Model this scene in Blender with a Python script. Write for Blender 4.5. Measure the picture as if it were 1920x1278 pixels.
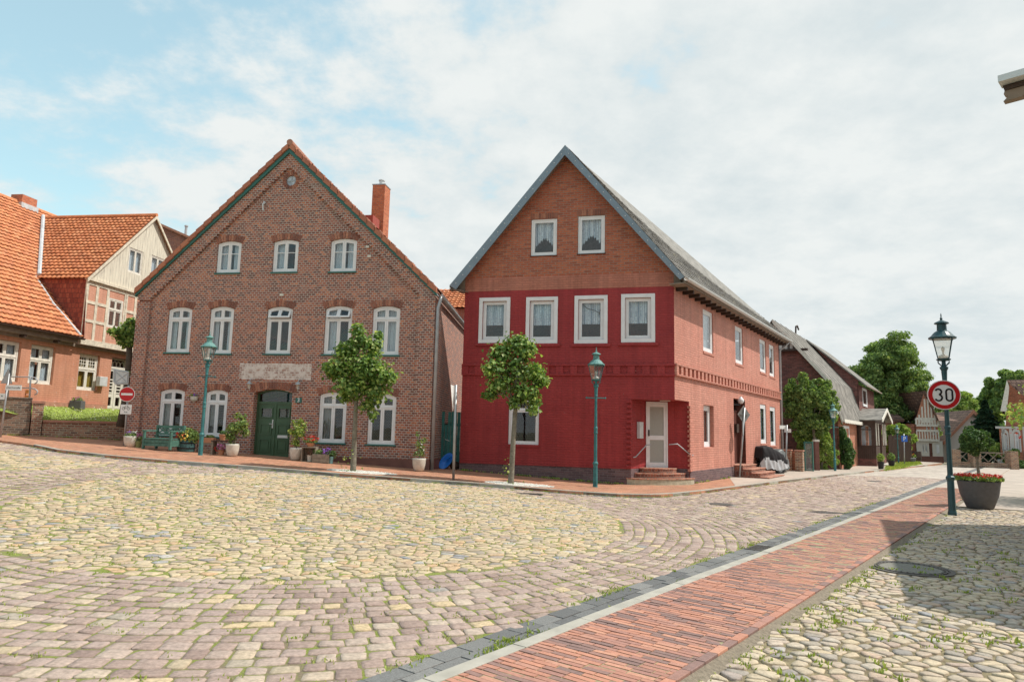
import bpy, bmesh, math, random
import numpy as np
from mathutils import Vector, Matrix, geometry
R = math.radians
rnd = random.Random(7)
for o in list(bpy.data.objects): bpy.data.objects.remove(o)
sc = bpy.context.scene
COL = sc.collection
# ------------------------------------------------------------ camera, light
F = 1280.0; HC = 1.65; PITCH = math.atan(167/1280.0); ROLL = math.atan(.024)
Hx = Vector((1,0,0)); Fw = Vector((0,math.cos(PITCH),math.sin(PITCH))); Vu = Vector((0,-math.sin(PITCH),math.cos(PITCH)))
CX = math.cos(ROLL)*Hx+math.sin(ROLL)*Vu; CY = -math.sin(ROLL)*Hx+math.cos(ROLL)*Vu
cam = bpy.data.objects.new('camera', bpy.data.cameras.new('camera')); COL.objects.link(cam)
m = Matrix((CX,CY,-Fw)).transposed().to_4x4(); m.translation = Vector((0,0,HC)); cam.matrix_world = m
cam.data.sensor_width = 36; cam.data.lens = 36*F/1920; cam.data.clip_end = 4000; cam.data.clip_start = .05
sc.camera = cam
sc.view_settings.view_transform = 'Standard'; sc.view_settings.look = 'None'
sc.view_settings.exposure = 0.85; sc.view_settings.gamma = 1
SUN_EL, SUN_AZ = 54.0, 2.0     # azimuth: math angle from +x
sdir = Vector((math.cos(R(SUN_EL))*math.cos(R(SUN_AZ)), math.cos(R(SUN_EL))*math.sin(R(SUN_AZ)), math.sin(R(SUN_EL))))
sl = bpy.data.lights.new('sun','SUN'); sl.energy = 2.5; sl.angle = R(.7); sl.color = (1,.95,.87)
so = bpy.data.objects.new('sun', sl); COL.objects.link(so); so.rotation_euler = sdir.to_track_quat('Z','Y').to_euler()
W = bpy.data.worlds.new('World'); sc.world = W; W.use_nodes = True
def build_world():
    nt = W.node_tree; nt.nodes.clear(); N = nt.nodes.new; L = nt.links.new
    out = N('ShaderNodeOutputWorld'); bg = N('ShaderNodeBackground'); L(bg.outputs[0], out.inputs[0])
    sky = N('ShaderNodeTexSky'); sky.sky_type = 'NISHITA'; sky.sun_disc = False
    sky.sun_elevation = R(SUN_EL); sky.sun_rotation = R(90-SUN_AZ); sky.air_density = 1.2; sky.dust_density = 1.5
    tc = N('ShaderNodeTexCoord'); sep = N('ShaderNodeSeparateXYZ'); L(tc.outputs['Generated'], sep.inputs[0])
    def M(op, a, b=None, clamp=False):
        n = N('ShaderNodeMath'); n.operation = op; n.use_clamp = clamp
        for i, v in enumerate((a, b)):
            if v is None: continue
            if isinstance(v, (int, float)): n.inputs[i].default_value = v
            else: L(v, n.inputs[i])
        return n.outputs[0]
    X, Y, Z = sep.outputs
    zz = M('ADD', M('MAXIMUM', Z, 0.0), .26)
    cmb = N('ShaderNodeCombineXYZ'); L(M('DIVIDE', X, zz), cmb.inputs[0]); L(M('DIVIDE', Y, zz), cmb.inputs[1])
    n1 = N('ShaderNodeTexNoise'); n1.inputs['Scale'].default_value = 1.7; n1.inputs['Detail'].default_value = 9; n1.inputs['Roughness'].default_value = .6; n1.inputs['Distortion'].default_value = .3
    L(cmb.outputs[0], n1.inputs['Vector'])
    n2 = N('ShaderNodeTexNoise'); n2.inputs['Scale'].default_value = 5.5; n2.inputs['Detail'].default_value = 8; n2.inputs['Roughness'].default_value = .62
    L(cmb.outputs[0], n2.inputs['Vector'])
    nn = M('ADD', M('MULTIPLY', n1.outputs[0], .5), M('MULTIPLY', n2.outputs[0], .5))
    bias = M('MULTIPLY', M('ADD', X, .30), .30)           # clearer sky to the left
    up = M('MULTIPLY', M('SUBTRACT', .42, Z), .30)
    mask = M('ADD', nn, M('ADD', M('MAXIMUM', bias, -.09), up))
    rmp = N('ShaderNodeValToRGB'); rmp.color_ramp.elements[0].position = .395; rmp.color_ramp.elements[1].position = .575
    rmp.color_ramp.interpolation = 'EASE'
    L(mask, rmp.inputs[0])
    shade = N('ShaderNodeValToRGB'); e = shade.color_ramp.elements
    e[0].position = .38; e[0].color = (3.9,4.3,4.4,1); e[1].position = .58; e[1].color = (4.75,4.95,4.9,1)
    L(M('ADD', M('MULTIPLY', n2.outputs[0], .6), M('MULTIPLY', n1.outputs[0], .4)), shade.inputs[0])
    skm = N('ShaderNodeMix'); skm.data_type = 'RGBA'; skm.blend_type = 'MULTIPLY'; skm.inputs[0].default_value = 1
    L(sky.outputs[0], skm.inputs[6]); skm.inputs[7].default_value = (.84,.95,.80,1); skm2 = N('ShaderNodeMix'); skm2.data_type = 'RGBA'; skm2.blend_type = 'ADD'; skm2.inputs[0].default_value = 1; L(skm.outputs[2], skm2.inputs[6]); skm2.inputs[7].default_value = (1.3,1.7,1.65,1)
    mx = N('ShaderNodeMix'); mx.data_type = 'RGBA'; L(rmp.outputs[0], mx.inputs[0]); L(skm2.outputs[2], mx.inputs[6]); L(shade.outputs[0], mx.inputs[7])
    L(mx.outputs[2], bg.inputs[0]); bg.inputs[1].default_value = .1
build_world()
# ------------------------------------------------------------ projection from measured picture points
def tz(x, y):
    a = 3-x; a = a if a > .6 else (max(0.0, a+.6)**2)/2.4
    a = min(a, 20.0)
    t = min(1.0, max(0.0, (y-4)/12)); s = t*t*(3-2*t)
    return .05*a*s
def ray(px, py): return (Fw*F+CX*(px-960)+CY*(639-py)).normalized()
def gp(px, py, dz=0.0):
    d = ray(px, py); z = 0.0
    t = 10.0
    for i in range(60):
        t2 = (HC-z-dz)/(-d.z) if d.z < -1e-5 else 300
        t = t*.5+t2*.5
        z = tz(d.x*t, d.y*t)
    return Vector((d.x*t, d.y*t, z))
def aty(px, py, Y):
    d = ray(px, py); t = Y/d.y; return Vector((d.x*t, Y, HC+d.z*t))
class Frame:
    """local frame: x along a facade, y into the building, z up"""
    def __init__(s, ox, oy, oz, ang):
        s.o = Vector((ox,oy,oz)); s.a = ang; c, n = math.cos(ang), math.sin(ang)
        s.ux = Vector((c,n,0)); s.uy = Vector((-n,c,0))
    def hit(s, px, py, y=0.0):
        d = ray(px, py); o = Vector((0,0,HC))-s.o
        t = (y-o.dot(s.uy))/d.dot(s.uy); p = o+d*t
        return p.dot(s.ux), p.z
    def hitx(s, px, py, x=0.0):     # plane local x = const -> (y, z)
        d = ray(px, py); o = Vector((0,0,HC))-s.o
        t = (x-o.dot(s.ux))/d.dot(s.ux); p = o+d*t
        return p.dot(s.uy), p.z
    def w(s, x, y, z=0.0): return s.o+s.ux*x+s.uy*y+Vector((0,0,z))
    def loc(s, p): p = Vector(p)-s.o; return Vector((p.dot(s.ux), p.dot(s.uy), p.z))
    def quad(s, pts, y=0.0):        # TL TR BL BR -> x0,x1,z0,z1
        q = [s.hit(*p, y) for p in pts]
        return ((q[0][0]+q[2][0])/2, (q[1][0]+q[3][0])/2, (q[2][1]+q[3][1])/2, (q[0][1]+q[1][1])/2)
# ------------------------------------------------------------ materials
MAT = {}
def nodes(name):
    m = bpy.data.materials.new(name); m.use_nodes = True; nt = m.node_tree
    return m, nt, nt.nodes.new, nt.links.new, nt.nodes['Principled BSDF']
def rgb(c): return (c[0], c[1], c[2], 1)
def ramp(N, cols, fac=None, L=None, interp='LINEAR'):
    r = N('ShaderNodeValToRGB'); r.color_ramp.interpolation = interp; e = r.color_ramp.elements
    while len(e) < len(cols): e.new(.5)
    for i, (p, c) in enumerate(cols): e[i].position = p
    for i, (p, c) in enumerate(cols): e[i].color = rgb(c)
    if fac is not None: L(fac, r.inputs[0])
    return r
def mixc(N, L, f, a, b, blend='MIX'):
    n = N('ShaderNodeMix'); n.data_type = 'RGBA'; n.blend_type = blend
    if isinstance(f, (int,float)): n.inputs[0].default_value = f
    else: L(f, n.inputs[0])
    for i, v in ((6,a),(7,b)):
        if isinstance(v, tuple): n.inputs[i].default_value = rgb(v)
        else: L(v, n.inputs[i])
    return n.outputs[2]
def math2(N, L, op, a, b, clamp=False):
    n = N('ShaderNodeMath'); n.operation = op; n.use_clamp = clamp
    for i, v in enumerate((a,b)):
        if isinstance(v, (int,float)): n.inputs[i].default_value = v
        else: L(v, n.inputs[i])
    return n.outputs[0]
def noise(N, L, scale, detail=4, vec=None, rough=.55):
    n = N('ShaderNodeTexNoise'); n.inputs['Scale'].default_value = scale; n.inputs['Detail'].default_value = detail; n.inputs['Roughness'].default_value = rough
    if vec is not None: L(vec, n.inputs['Vector'])
    return n.outputs[0]
def plain(name, c, rough=.6, metal=0.0, var=.12, vs=6.0, bump=0.0, bs=60.0, c2=None, spec=.4):
    """painted / plain surface with soft colour variation"""
    m, nt, N, L, P = nodes(name)
    tc = N('ShaderNodeTexCoord').outputs['Object']
    n = noise(N, L, vs, 5, tc)
    a = tuple(x*(1-var) for x in c); b = c2 if c2 else tuple(min(1,x*(1+var)) for x in c)
    r = ramp(N, [(.3,a),(.7,b)], n, L)
    L(r.outputs[0], P.inputs['Base Color']); P.inputs['Roughness'].default_value = rough; P.inputs['Metallic'].default_value = metal
    P.inputs['Specular IOR Level'].default_value = spec
    if bump:
        bn = N('ShaderNodeBump'); bn.inputs['Distance'].default_value = bump; L(noise(N, L, bs, 4, tc), bn.inputs['Height']); L(bn.outputs[0], P.inputs['Normal'])
    MAT[name] = m; return m
def island(name, cols, rough=.8, nv=.25, ns=12.0, bump=.004, bs=70.0, sss=0, spec=.3, moss=None):
    """colour picked per stone / leaf / tile (random per island)"""
    m, nt, N, L, P = nodes(name)
    g = N('ShaderNodeNewGeometry'); tc = N('ShaderNodeTexCoord').outputs['Object']
    r = ramp(N, cols, g.outputs['Random Per Island'], L)
    col = r.outputs[0]
    if nv:
        n = noise(N, L, ns, 6, tc, .65)
        r2 = ramp(N, [(.3,(1-nv,)*3),(.7,(1+nv,)*3)], n, L)
        col = mixc(N, L, 1.0, col, r2.outputs[0], 'MULTIPLY')
    if moss:
        n = noise(N, L, moss[1], 5, tc, .7); r3 = ramp(N, [(moss[2],(0,0,0)),(moss[2]+.08,(1,1,1))], n, L)
        col = mixc(N, L, r3.outputs[0], col, moss[0])
    L(col, P.inputs['Base Color']); P.inputs['Roughness'].default_value = rough; P.inputs['Specular IOR Level'].default_value = spec
    if bump:
        bn = N('ShaderNodeBump'); bn.inputs['Distance'].default_value = bump; L(noise(N, L, bs, 5, tc, .7), bn.inputs['Height']); L(bn.outputs[0], P.inputs['Normal'])
    MAT[name] = m; return m
def leafmat(name, cols, trans=.35, rough=.5):
    m, nt, N, L, P = nodes(name)
    g = N('ShaderNodeNewGeometry'); r = ramp(N, cols, g.outputs['Random Per Island'], L)
    L(r.outputs[0], P.inputs['Base Color']); P.inputs['Roughness'].default_value = rough; P.inputs['Specular IOR Level'].default_value = .35
    t = N('ShaderNodeBsdfTranslucent'); br = mixc(N, L, 1.0, r.outputs[0], (1.5,1.6,.7), 'MULTIPLY'); L(br, t.inputs[0])
    ms = N('ShaderNodeMixShader'); ms.inputs[0].default_value = trans; L(P.outputs[0], ms.inputs[1]); L(t.outputs[0], ms.inputs[2])
    L(ms.outputs[0], nt.nodes['Material Output'].inputs[0]); MAT[name] = m; return m
def wallvec(N, L, axis='z'):
    """(x+y, z) in object space: courses stay level on walls along x or y"""
    tc = N('ShaderNodeTexCoord').outputs['Object']; s = N('ShaderNodeSeparateXYZ'); L(tc, s.inputs[0])
    c = N('ShaderNodeCombineXYZ'); L(math2(N, L, 'ADD', s.outputs[0], s.outputs[1]), c.inputs[0]); L(s.outputs[2], c.inputs[1])
    return tc, c.outputs[0], s
def brick(name, cols, mortar, bw=.24, bh=.077, ms=.011, bump=.006, stain=None, rough=.85, paint=None, msm=.1, soft=1.0, floor=False, stain2=None):
    m, nt, N, L, P = nodes(name)
    tc, v, sep = wallvec(N, L)
    if floor: v = tc
    # slight wobble so that courses are not ruler-straight
    wob = noise(N, L, 1.6, 2, tc); cw = N('ShaderNodeCombineXYZ'); L(math2(N, L, 'MULTIPLY', math2(N, L, 'SUBTRACT', wob, .5), .03), cw.inputs[1])
    va = N('ShaderNodeVectorMath'); va.operation = 'ADD'; L(v, va.inputs[0]); L(cw.outputs[0], va.inputs[1])
    b = N('ShaderNodeTexBrick'); b.inputs['Scale'].default_value = 1; b.inputs['Brick Width'].default_value = bw; b.inputs['Row Height'].default_value = bh
    b.inputs['Mortar Size'].default_value = ms; b.inputs['Mortar Smooth'].default_value = msm; b.inputs['Bias'].default_value = 0
    b.inputs['Color1'].default_value = (0,0,0,1); b.inputs['Color2'].default_value = (1,1,1,1); b.inputs['Mortar'].default_value = (.5,.5,.5,1)
    L(va.outputs[0], b.inputs['Vector'])
    r = ramp(N, cols, b.outputs['Color'], L)
    col = r.outputs[0]
    n = noise(N, L, 9, 6, tc, .7); r2 = ramp(N, [(.3,(.78,)*3),(.7,(1.22,)*3)], n, L); col = mixc(N, L, 1.0, col, r2.outputs[0], 'MULTIPLY')
    mf = math2(N, L, 'MULTIPLY', b.outputs['Fac'], soft)
    nm = noise(N, L, 25, 4, tc); mcol = ramp(N, [(.3,tuple(x*.75 for x in mortar)),(.7,tuple(min(1,x*1.15) for x in mortar))], nm, L).outputs[0]
    col = mixc(N, L, mf, col, mcol)
    for st in (stain, stain2):
        if st:   # (colour, scale, threshold, amount)
            n3 = noise(N, L, st[1], 6, tc, .65); r3 = ramp(N, [(st[2],(0,0,0)),(st[2]+.14,(st[3],)*3)], n3, L)
            col = mixc(N, L, r3.outputs[0], col, st[0])
    L(col, P.inputs['Base Color']); P.inputs['Roughness'].default_value = rough; P.inputs['Specular IOR Level'].default_value = .3
    bn = N('ShaderNodeBump'); bn.inputs['Distance'].default_value = bump
    hgt = math2(N, L, 'SUBTRACT', math2(N, L, 'MULTIPLY', noise(N, L, 40, 4, tc, .7), .35), b.outputs['Fac'])
    L(hgt, bn.inputs['Height']); L(bn.outputs[0], P.inputs['Normal'])
    MAT[name] = m; return m
def glassmat(name='glass', tint=(.90,.93,.94), refl=.05):
    m, nt, N, L, P = nodes(name); nt.nodes.remove(P)
    t = N('ShaderNodeBsdfTransparent'); t.inputs[0].default_value = rgb(tint); g = N('ShaderNodeBsdfGlossy'); g.inputs['Roughness'].default_value = .01
    fr = N('ShaderNodeLayerWeight'); fr.inputs[0].default_value = .5; tc = N('ShaderNodeTexCoord').outputs['Object']
    bn = N('ShaderNodeBump'); bn.inputs['Distance'].default_value = .01; bn.inputs['Strength'].default_value = .06; L(noise(N, L, 2.5, 2, tc), bn.inputs['Height']); L(bn.outputs[0], g.inputs['Normal'])
    f = math2(N, L, 'ADD', math2(N, L, 'POWER', fr.outputs['Facing'], 4.0), refl, True)
    ms = N('ShaderNodeMixShader'); L(f, ms.inputs[0]); L(t.outputs[0], ms.inputs[1]); L(g.outputs[0], ms.inputs[2]); L(ms.outputs[0], nt.nodes['Material Output'].inputs[0])
    MAT[name] = m; return m
glassmat()
glassmat('lamp_glass', (.93,.94,.92), .22)
# ------------------------------------------------------------ mesh helpers
class MB:
    def __init__(s): s.v = []; s.f = []; s.mi = []
    def add(s, vs, fs, mi=0):
        b = len(s.v); s.v += [tuple(p) for p in vs]; s.f += [tuple(i+b for i in f) for f in fs]; s.mi += [mi]*len(fs); return s
    def box(s, x0, x1, y0, y1, z0, z1, mi=0):
        v = [(x,y,z) for x in (x0,x1) for y in (y0,y1) for z in (z0,z1)]
        return s.add(v, [(0,1,3,2),(4,6,7,5),(0,4,5,1),(2,3,7,6),(0,2,6,4),(1,5,7,3)], mi)
    def slab(s, top, h, mi=0, axis=(0,0,-1)):      # polygon + extrusion vector
        n = len(top); a = Vector(axis)*h; t = [Vector(p) for p in top]
        v = t+[p+a for p in t]
        return s.add(v, [tuple(range(n)), tuple(range(2*n-1,n-1,-1))]+[(i,(i+1)%n,(i+1)%n+n,i+n)[::-1] for i in range(n)], mi)
    def prism(s, poly, y0, y1, mi=0):              # polygon in x,z between y0 and y1
        return s.slab([(p[0],y0,p[1]) for p in poly], 1, mi, (0,y1-y0,0))
    def ring(s, outer, inner, y0, y1, mi=0):
        n = len(outer); v = []
        for y in (y0,y1):
            v += [(p[0],y,p[1]) for p in outer]+[(p[0],y,p[1]) for p in inner]
        f = []
        for i in range(n):
            j = (i+1)%n
            f += [(i,j,n+j,n+i),(2*n+j,2*n+i,3*n+i,3*n+j),(j,i,2*n+i,2*n+j),(n+i,n+j,3*n+j,3*n+i)]
        return s.add(v, f, mi)
    def tube(s, pts, rad, seg=8, mi=0, caps=True):
        pts = [Vector(p) for p in pts]; n = len(pts); rad = rad if isinstance(rad,(list,tuple)) else [rad]*n
        v = []; up = None
        for i, p in enumerate(pts):
            d = (pts[min(i+1,n-1)]-pts[max(i-1,0)]).normalized()
            if up is None: up = d.orthogonal().normalized()
            up = (up-d*up.dot(d)); up = up.normalized() if up.length > 1e-6 else d.orthogonal().normalized()
            w = d.cross(up)
            v += [p+(up*math.cos(2*math.pi*k/seg)+w*math.sin(2*math.pi*k/seg))*rad[i] for k in range(seg)]
        f = [(i*seg+k,i*seg+(k+1)%seg,(i+1)*seg+(k+1)%seg,(i+1)*seg+k) for i in range(n-1) for k in range(seg)]
        if caps: f += [tuple(range(seg))[::-1], tuple((n-1)*seg+k for k in range(seg))]
        return s.add(v, f, mi)
    def lathe(s, prof, c=(0,0,0), seg=16, mi=0, rot=0.0):
        v = [(c[0]+r*math.cos(2*math.pi*k/seg+rot), c[1]+r*math.sin(2*math.pi*k/seg+rot), c[2]+z) for r, z in prof for k in range(seg)]
        n = len(prof)
        f = [(i*seg+k,i*seg+(k+1)%seg,(i+1)*seg+(k+1)%seg,(i+1)*seg+k) for i in range(n-1) for k in range(seg)]
        f += [tuple(range(seg))[::-1], tuple((n-1)*seg+k for k in range(seg))]
        return s.add(v, f, mi)
    def build(s, name, mat, parent=None, smooth=False, bevel=0.0, loc=None, rz=0.0):
        me = bpy.data.meshes.new(name); me.from_pydata(s.v, [], s.f); me.validate(clean_customdata=False)
        for mm in (mat if isinstance(mat,(list,tuple)) else [mat]): me.materials.append(MAT[mm] if isinstance(mm,str) else mm)
        if len(me.polygons) == len(s.mi) and any(s.mi): me.polygons.foreach_set('material_index', s.mi)
        if smooth: me.polygons.foreach_set('use_smooth', [True]*len(me.polygons))
        o = bpy.data.objects.new(name, me); COL.objects.link(o)
        if parent: o.parent = parent
        if loc is not None: o.location = loc
        o.rotation_euler.z = rz
        if bevel:
            md = o.modifiers.new('bevel','BEVEL'); md.width = bevel; md.segments = 2; md.limit_method = 'ANGLE'
        return o
def np_mesh(name, verts, faces, mat, parent=None, smooth=False, loc=None):
    """verts (n,3), faces list of equal-size index arrays (k,m)"""
    me = bpy.data.meshes.new(name); verts = np.asarray(verts, dtype=np.float32)
    me.vertices.add(len(verts)); me.vertices.foreach_set('co', verts.ravel())
    fl = [np.asarray(f, dtype=np.int32) for f in faces if len(f)]
    tot = sum(f.size for f in fl); nf = sum(len(f) for f in fl)
    me.loops.add(tot); me.loops.foreach_set('vertex_index', np.concatenate([f.ravel() for f in fl]))
    me.polygons.add(nf)
    lens = np.concatenate([np.full(len(f), f.shape[1], dtype=np.int32) for f in fl]); st = np.concatenate([[0], np.cumsum(lens)[:-1]]).astype(np.int32)
    me.polygons.foreach_set('loop_start', st); me.polygons.foreach_set('loop_total', lens)
    me.polygons.foreach_set('use_smooth', np.full(nf, smooth))
    me.update(calc_edges=True); me.materials.append(MAT[mat])
    o = bpy.data.objects.new(name, me); COL.objects.link(o)
    if parent: o.parent = parent
    if loc is not None: o.location = loc
    return o
def tag(o, label=None, cat=None, group=None, kind=None):
    if label: o['label'] = label
    if cat: o['category'] = cat
    if group: o['group'] = group
    if kind: o['kind'] = kind
    return o
def thing(name, label, cat, loc=(0,0,0), rz=0.0, group=None):
    o = bpy.data.objects.new(name, None); COL.objects.link(o); o.empty_display_size = .3
    o.location = loc; o.rotation_euler = (0,0,rz); return tag(o, label, cat, group)
def copy_tree(o, parent=None):
    c = o.copy(); COL.objects.link(c); c.parent = parent
    for ch in list(o.children): copy_tree(ch, c)
    return c
def inpoly(x, y, poly):
    c = False; j = len(poly)-1
    for i in range(len(poly)):
        xi, yi = poly[i][0], poly[i][1]; xj, yj = poly[j][0], poly[j][1]
        if (yi > y) != (yj > y) and x < (xj-xi)*(y-yi)/(yj-yi)+xi: c = not c
        j = i
    return c
def wall_mesh(name, outline, holes, mat, parent, depth=.14, y=0.0, reveal=None):
    """front wall at local y with real openings and reveals going in"""
    bm = bmesh.new(); edges = []
    loops = []
    for lp in [outline]+holes:
        vs = [bm.verts.new((p[0], y, p[1])) for p in lp]; loops.append(vs)
        edges += [bm.edges.new((vs[i], vs[(i+1)%len(vs)])) for i in range(len(vs))]
    bmesh.ops.triangle_fill(bm, use_beauty=True, use_dissolve=False, edges=edges, normal=(0,-1,0))
    for vs in loops[1:]:
        b = [bm.verts.new((v.co.x, y+depth, v.co.z)) for v in vs]
        for i in range(len(vs)):
            j = (i+1)%len(vs); f = bm.faces.new((vs[i], vs[j], b[j], b[i])); f.material_index = 1 if reveal else 0
    bmesh.ops.recalc_face_normals(bm, faces=bm.faces[:])
    me = bpy.data.meshes.new(name); bm.to_mesh(me); bm.free()
    me.materials.append(MAT[mat]);
    if reveal: me.materials.append(MAT[reveal])
    o = bpy.data.objects.new(name, me); COL.objects.link(o); o.parent = parent; return o
def leaves(name, pts, nrm, size, mat, parent=None, asp=.75, fold=.25, seed=1, loc=None, up=.3):
    rs = np.random.RandomState(seed); n = len(pts); nrm = nrm/np.maximum(1e-6, np.linalg.norm(nrm,axis=1,keepdims=True))
    t = rs.normal(size=(n,3)); t[:,2] -= up; t -= nrm*np.sum(t*nrm,axis=1,keepdims=True); t /= np.maximum(1e-6,np.linalg.norm(t,axis=1,keepdims=True))
    b = np.cross(nrm, t); s = (size*(.6+.8*rs.rand(n)))[:,None]
    v0 = pts-t*s*.5; v2 = pts+t*s*.5; v1 = pts+b*s*.5*asp+nrm*s*fold-t*s*.08; v3 = pts-b*s*.5*asp+nrm*s*fold-t*s*.08
    v = np.stack([v0,v1,v2,v3],1).reshape(-1,3); i = np.arange(n)*4
    f = np.concatenate([np.stack([i,i+1,i+2],1), np.stack([i,i+2,i+3],1)])
    return np_mesh(name, v, [f], mat, parent, False, loc)
def blob_points(blobs, n, seed=1, shell=.55, jit=.0):
    """points in the outer part of a set of ellipsoids (cx,cy,cz,rx,ry,rz)"""
    rs = np.random.RandomState(seed); B = np.array(blobs, float)
    w = (B[:,3]*B[:,4]*B[:,5])**(2/3); k = rs.choice(len(B), n, p=w/w.sum())
    d = rs.normal(size=(n,3)); d /= np.linalg.norm(d,axis=1,keepdims=True)
    r = shell+(1-shell)*rs.rand(n)**.6; r *= 1+jit*rs.normal(size=n)
    p = B[k,:3]+d*B[k,3:6]*r[:,None]
    nr = d+rs.normal(size=(n,3))*.55; nr[:,2] += .35
    return p, nr
def text_mb(s, size, font_bold=False):
    cu = bpy.data.curves.new('t','FONT'); cu.body = s; cu.size = size; cu.extrude = .001; cu.align_x = 'CENTER'; cu.align_y = 'CENTER'
    if font_bold: cu.offset = size*.012
    o = bpy.data.objects.new('t', cu); COL.objects.link(o); dg = bpy.context.evaluated_depsgraph_get(); dg.update()
    me = bpy.data.meshes.new_from_object(o.evaluated_get(dg)); mb = MB()
    mb.add([(v.co.x, -v.co.z, v.co.y) for v in me.vertices], [tuple(p.vertices) for p in me.polygons])
    bpy.data.objects.remove(o); bpy.data.curves.remove(cu); bpy.data.meshes.remove(me); return mb
def ribbon(mb, pts, w, y0, y1, mi=0):
    """thick stroke in the x,z plane"""
    n = len(pts); L_ = []; Rr = []
    for i in range(n):
        a = pts[max(0,i-1)]; b = pts[min(n-1,i+1)]; dx, dz = b[0]-a[0], b[1]-a[1]; l = math.hypot(dx,dz) or 1
        L_.append((pts[i][0]-dz/l*w/2, pts[i][1]+dx/l*w/2)); Rr.append((pts[i][0]+dz/l*w/2, pts[i][1]-dx/l*w/2))
    for i in range(n-1): mb.prism([L_[i],L_[i+1],Rr[i+1],Rr[i]], y0, y1, mi)
    return mb
# ------------------------------------------------------------ ground materials
island('sett', [(0,(.28,.20,.17)),(.2,(.41,.31,.26)),(.4,(.35,.255,.215)),(.58,(.45,.35,.29)),(.72,(.38,.285,.25)),(.88,(.48,.39,.31)),(.97,(.56,.43,.26)),(1,(.27,.26,.26))], rough=.8, nv=.30, ns=26, bump=.008, bs=60)
island('fieldstone', [(0,(.29,.25,.21)),(.12,(.46,.365,.25)),(.3,(.55,.44,.29)),(.45,(.44,.33,.23)),(.6,(.58,.46,.29)),(.75,(.50,.41,.29)),(.87,(.54,.36,.21)),(.965,(.28,.28,.29)),(1,(.55,.50,.43))], rough=.75, nv=.30, ns=22, bump=.008, bs=55)
island('loose_cobble', [(0,(.30,.27,.24)),(.12,(.46,.38,.28)),(.3,(.56,.45,.30)),(.45,(.43,.34,.27)),(.6,(.58,.47,.32)),(.75,(.49,.42,.34)),(.87,(.52,.36,.25)),(.96,(.30,.29,.29)),(1,(.54,.49,.42))], rough=.65, nv=.28, ns=20, bump=.008, bs=50, spec=.4)
island('path_brick', [(0,(.23,.15,.135)),(.25,(.28,.17,.145)),(.36,(.44,.21,.15)),(.6,(.52,.245,.165)),(.8,(.36,.19,.155)),(1,(.55,.28,.19))], rough=.75, nv=.15, ns=30, bump=.002, bs=150)
island('gutter_stone', [(0,(.12,.12,.12)),(.6,(.17,.17,.165)),(1,(.22,.215,.205))], rough=.8, nv=.35, ns=90, bump=.003, bs=180)
plain('kerb_stone', (.40,.375,.32), .85, var=.14, vs=5, bump=.003, bs=160)
plain('path_edge', (.23,.19,.14), .9, var=.3, vs=30, bump=.01, bs=90)
def soil():
    m, nt, N, L, P = nodes('joint_soil')
    tc = N('ShaderNodeTexCoord').outputs['Object']
    a = ramp(N, [(.3,(.19,.15,.10)),(.7,(.33,.26,.17))], noise(N, L, 60, 5, tc, .7), L).outputs[0]
    g = ramp(N, [(.44,(0,0,0)),(.56,(1,1,1))], math2(N, L, 'ADD', math2(N, L, 'MULTIPLY', noise(N, L, 5.0, 5, tc, .7), .7), math2(N, L, 'MULTIPLY', noise(N, L, .35, 3, tc), .33)), L).outputs[0]
    gc = ramp(N, [(.3,(.15,.19,.03)),(.7,(.34,.38,.08))], noise(N, L, 90, 4, tc), L).outputs[0]
    L(mixc(N, L, g, a, gc), P.inputs['Base Color']); P.inputs['Roughness'].default_value = 1
    bn = N('ShaderNodeBump'); bn.inputs['Distance'].default_value = .02; L(noise(N, L, 70, 5, tc, .7), bn.inputs['Height']); L(bn.outputs[0], P.inputs['Normal'])
    MAT['joint_soil'] = m
soil()
plain('yard_sand', (.20,.155,.10), 1, var=.35, vs=14, bump=.012, bs=70, c2=(.31,.26,.15))
plain('path_sand', (.34,.29,.20), 1, var=.3, vs=20, bump=.004, bs=90, c2=(.40,.38,.20))
def far_street():
    """fine transverse setts for the street where single stones are smaller than a pixel"""
    m, nt, N, L, P = nodes('far_sett')
    tc = N('ShaderNodeTexCoord').outputs['Object']; v = N('ShaderNodeTexVoronoi'); v.inputs['Scale'].default_value = 5.5; L(tc, v.inputs['Vector'])
    s = N('ShaderNodeSeparateColor'); L(v.outputs['Color'], s.inputs[0])
    c = ramp(N, [(0,(.36,.30,.26)),(.5,(.46,.40,.34)),(1,(.55,.48,.40))], s.outputs[0], L).outputs[0]
    n = ramp(N, [(.35,(.82,.82,.82)),(.65,(1.1,1.1,1.1))], noise(N, L, .8, 5, tc), L).outputs[0]
    L(mixc(N, L, 1.0, c, n, 'MULTIPLY'), P.inputs['Base Color']); P.inputs['Roughness'].default_value = .85
    bn = N('ShaderNodeBump'); bn.inputs['Distance'].default_value = .02; L(v.outputs['Distance'], bn.inputs['Height']); bn.invert = True; L(bn.outputs[0], P.inputs['Normal'])
    MAT['far_sett'] = m
far_street()
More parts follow.
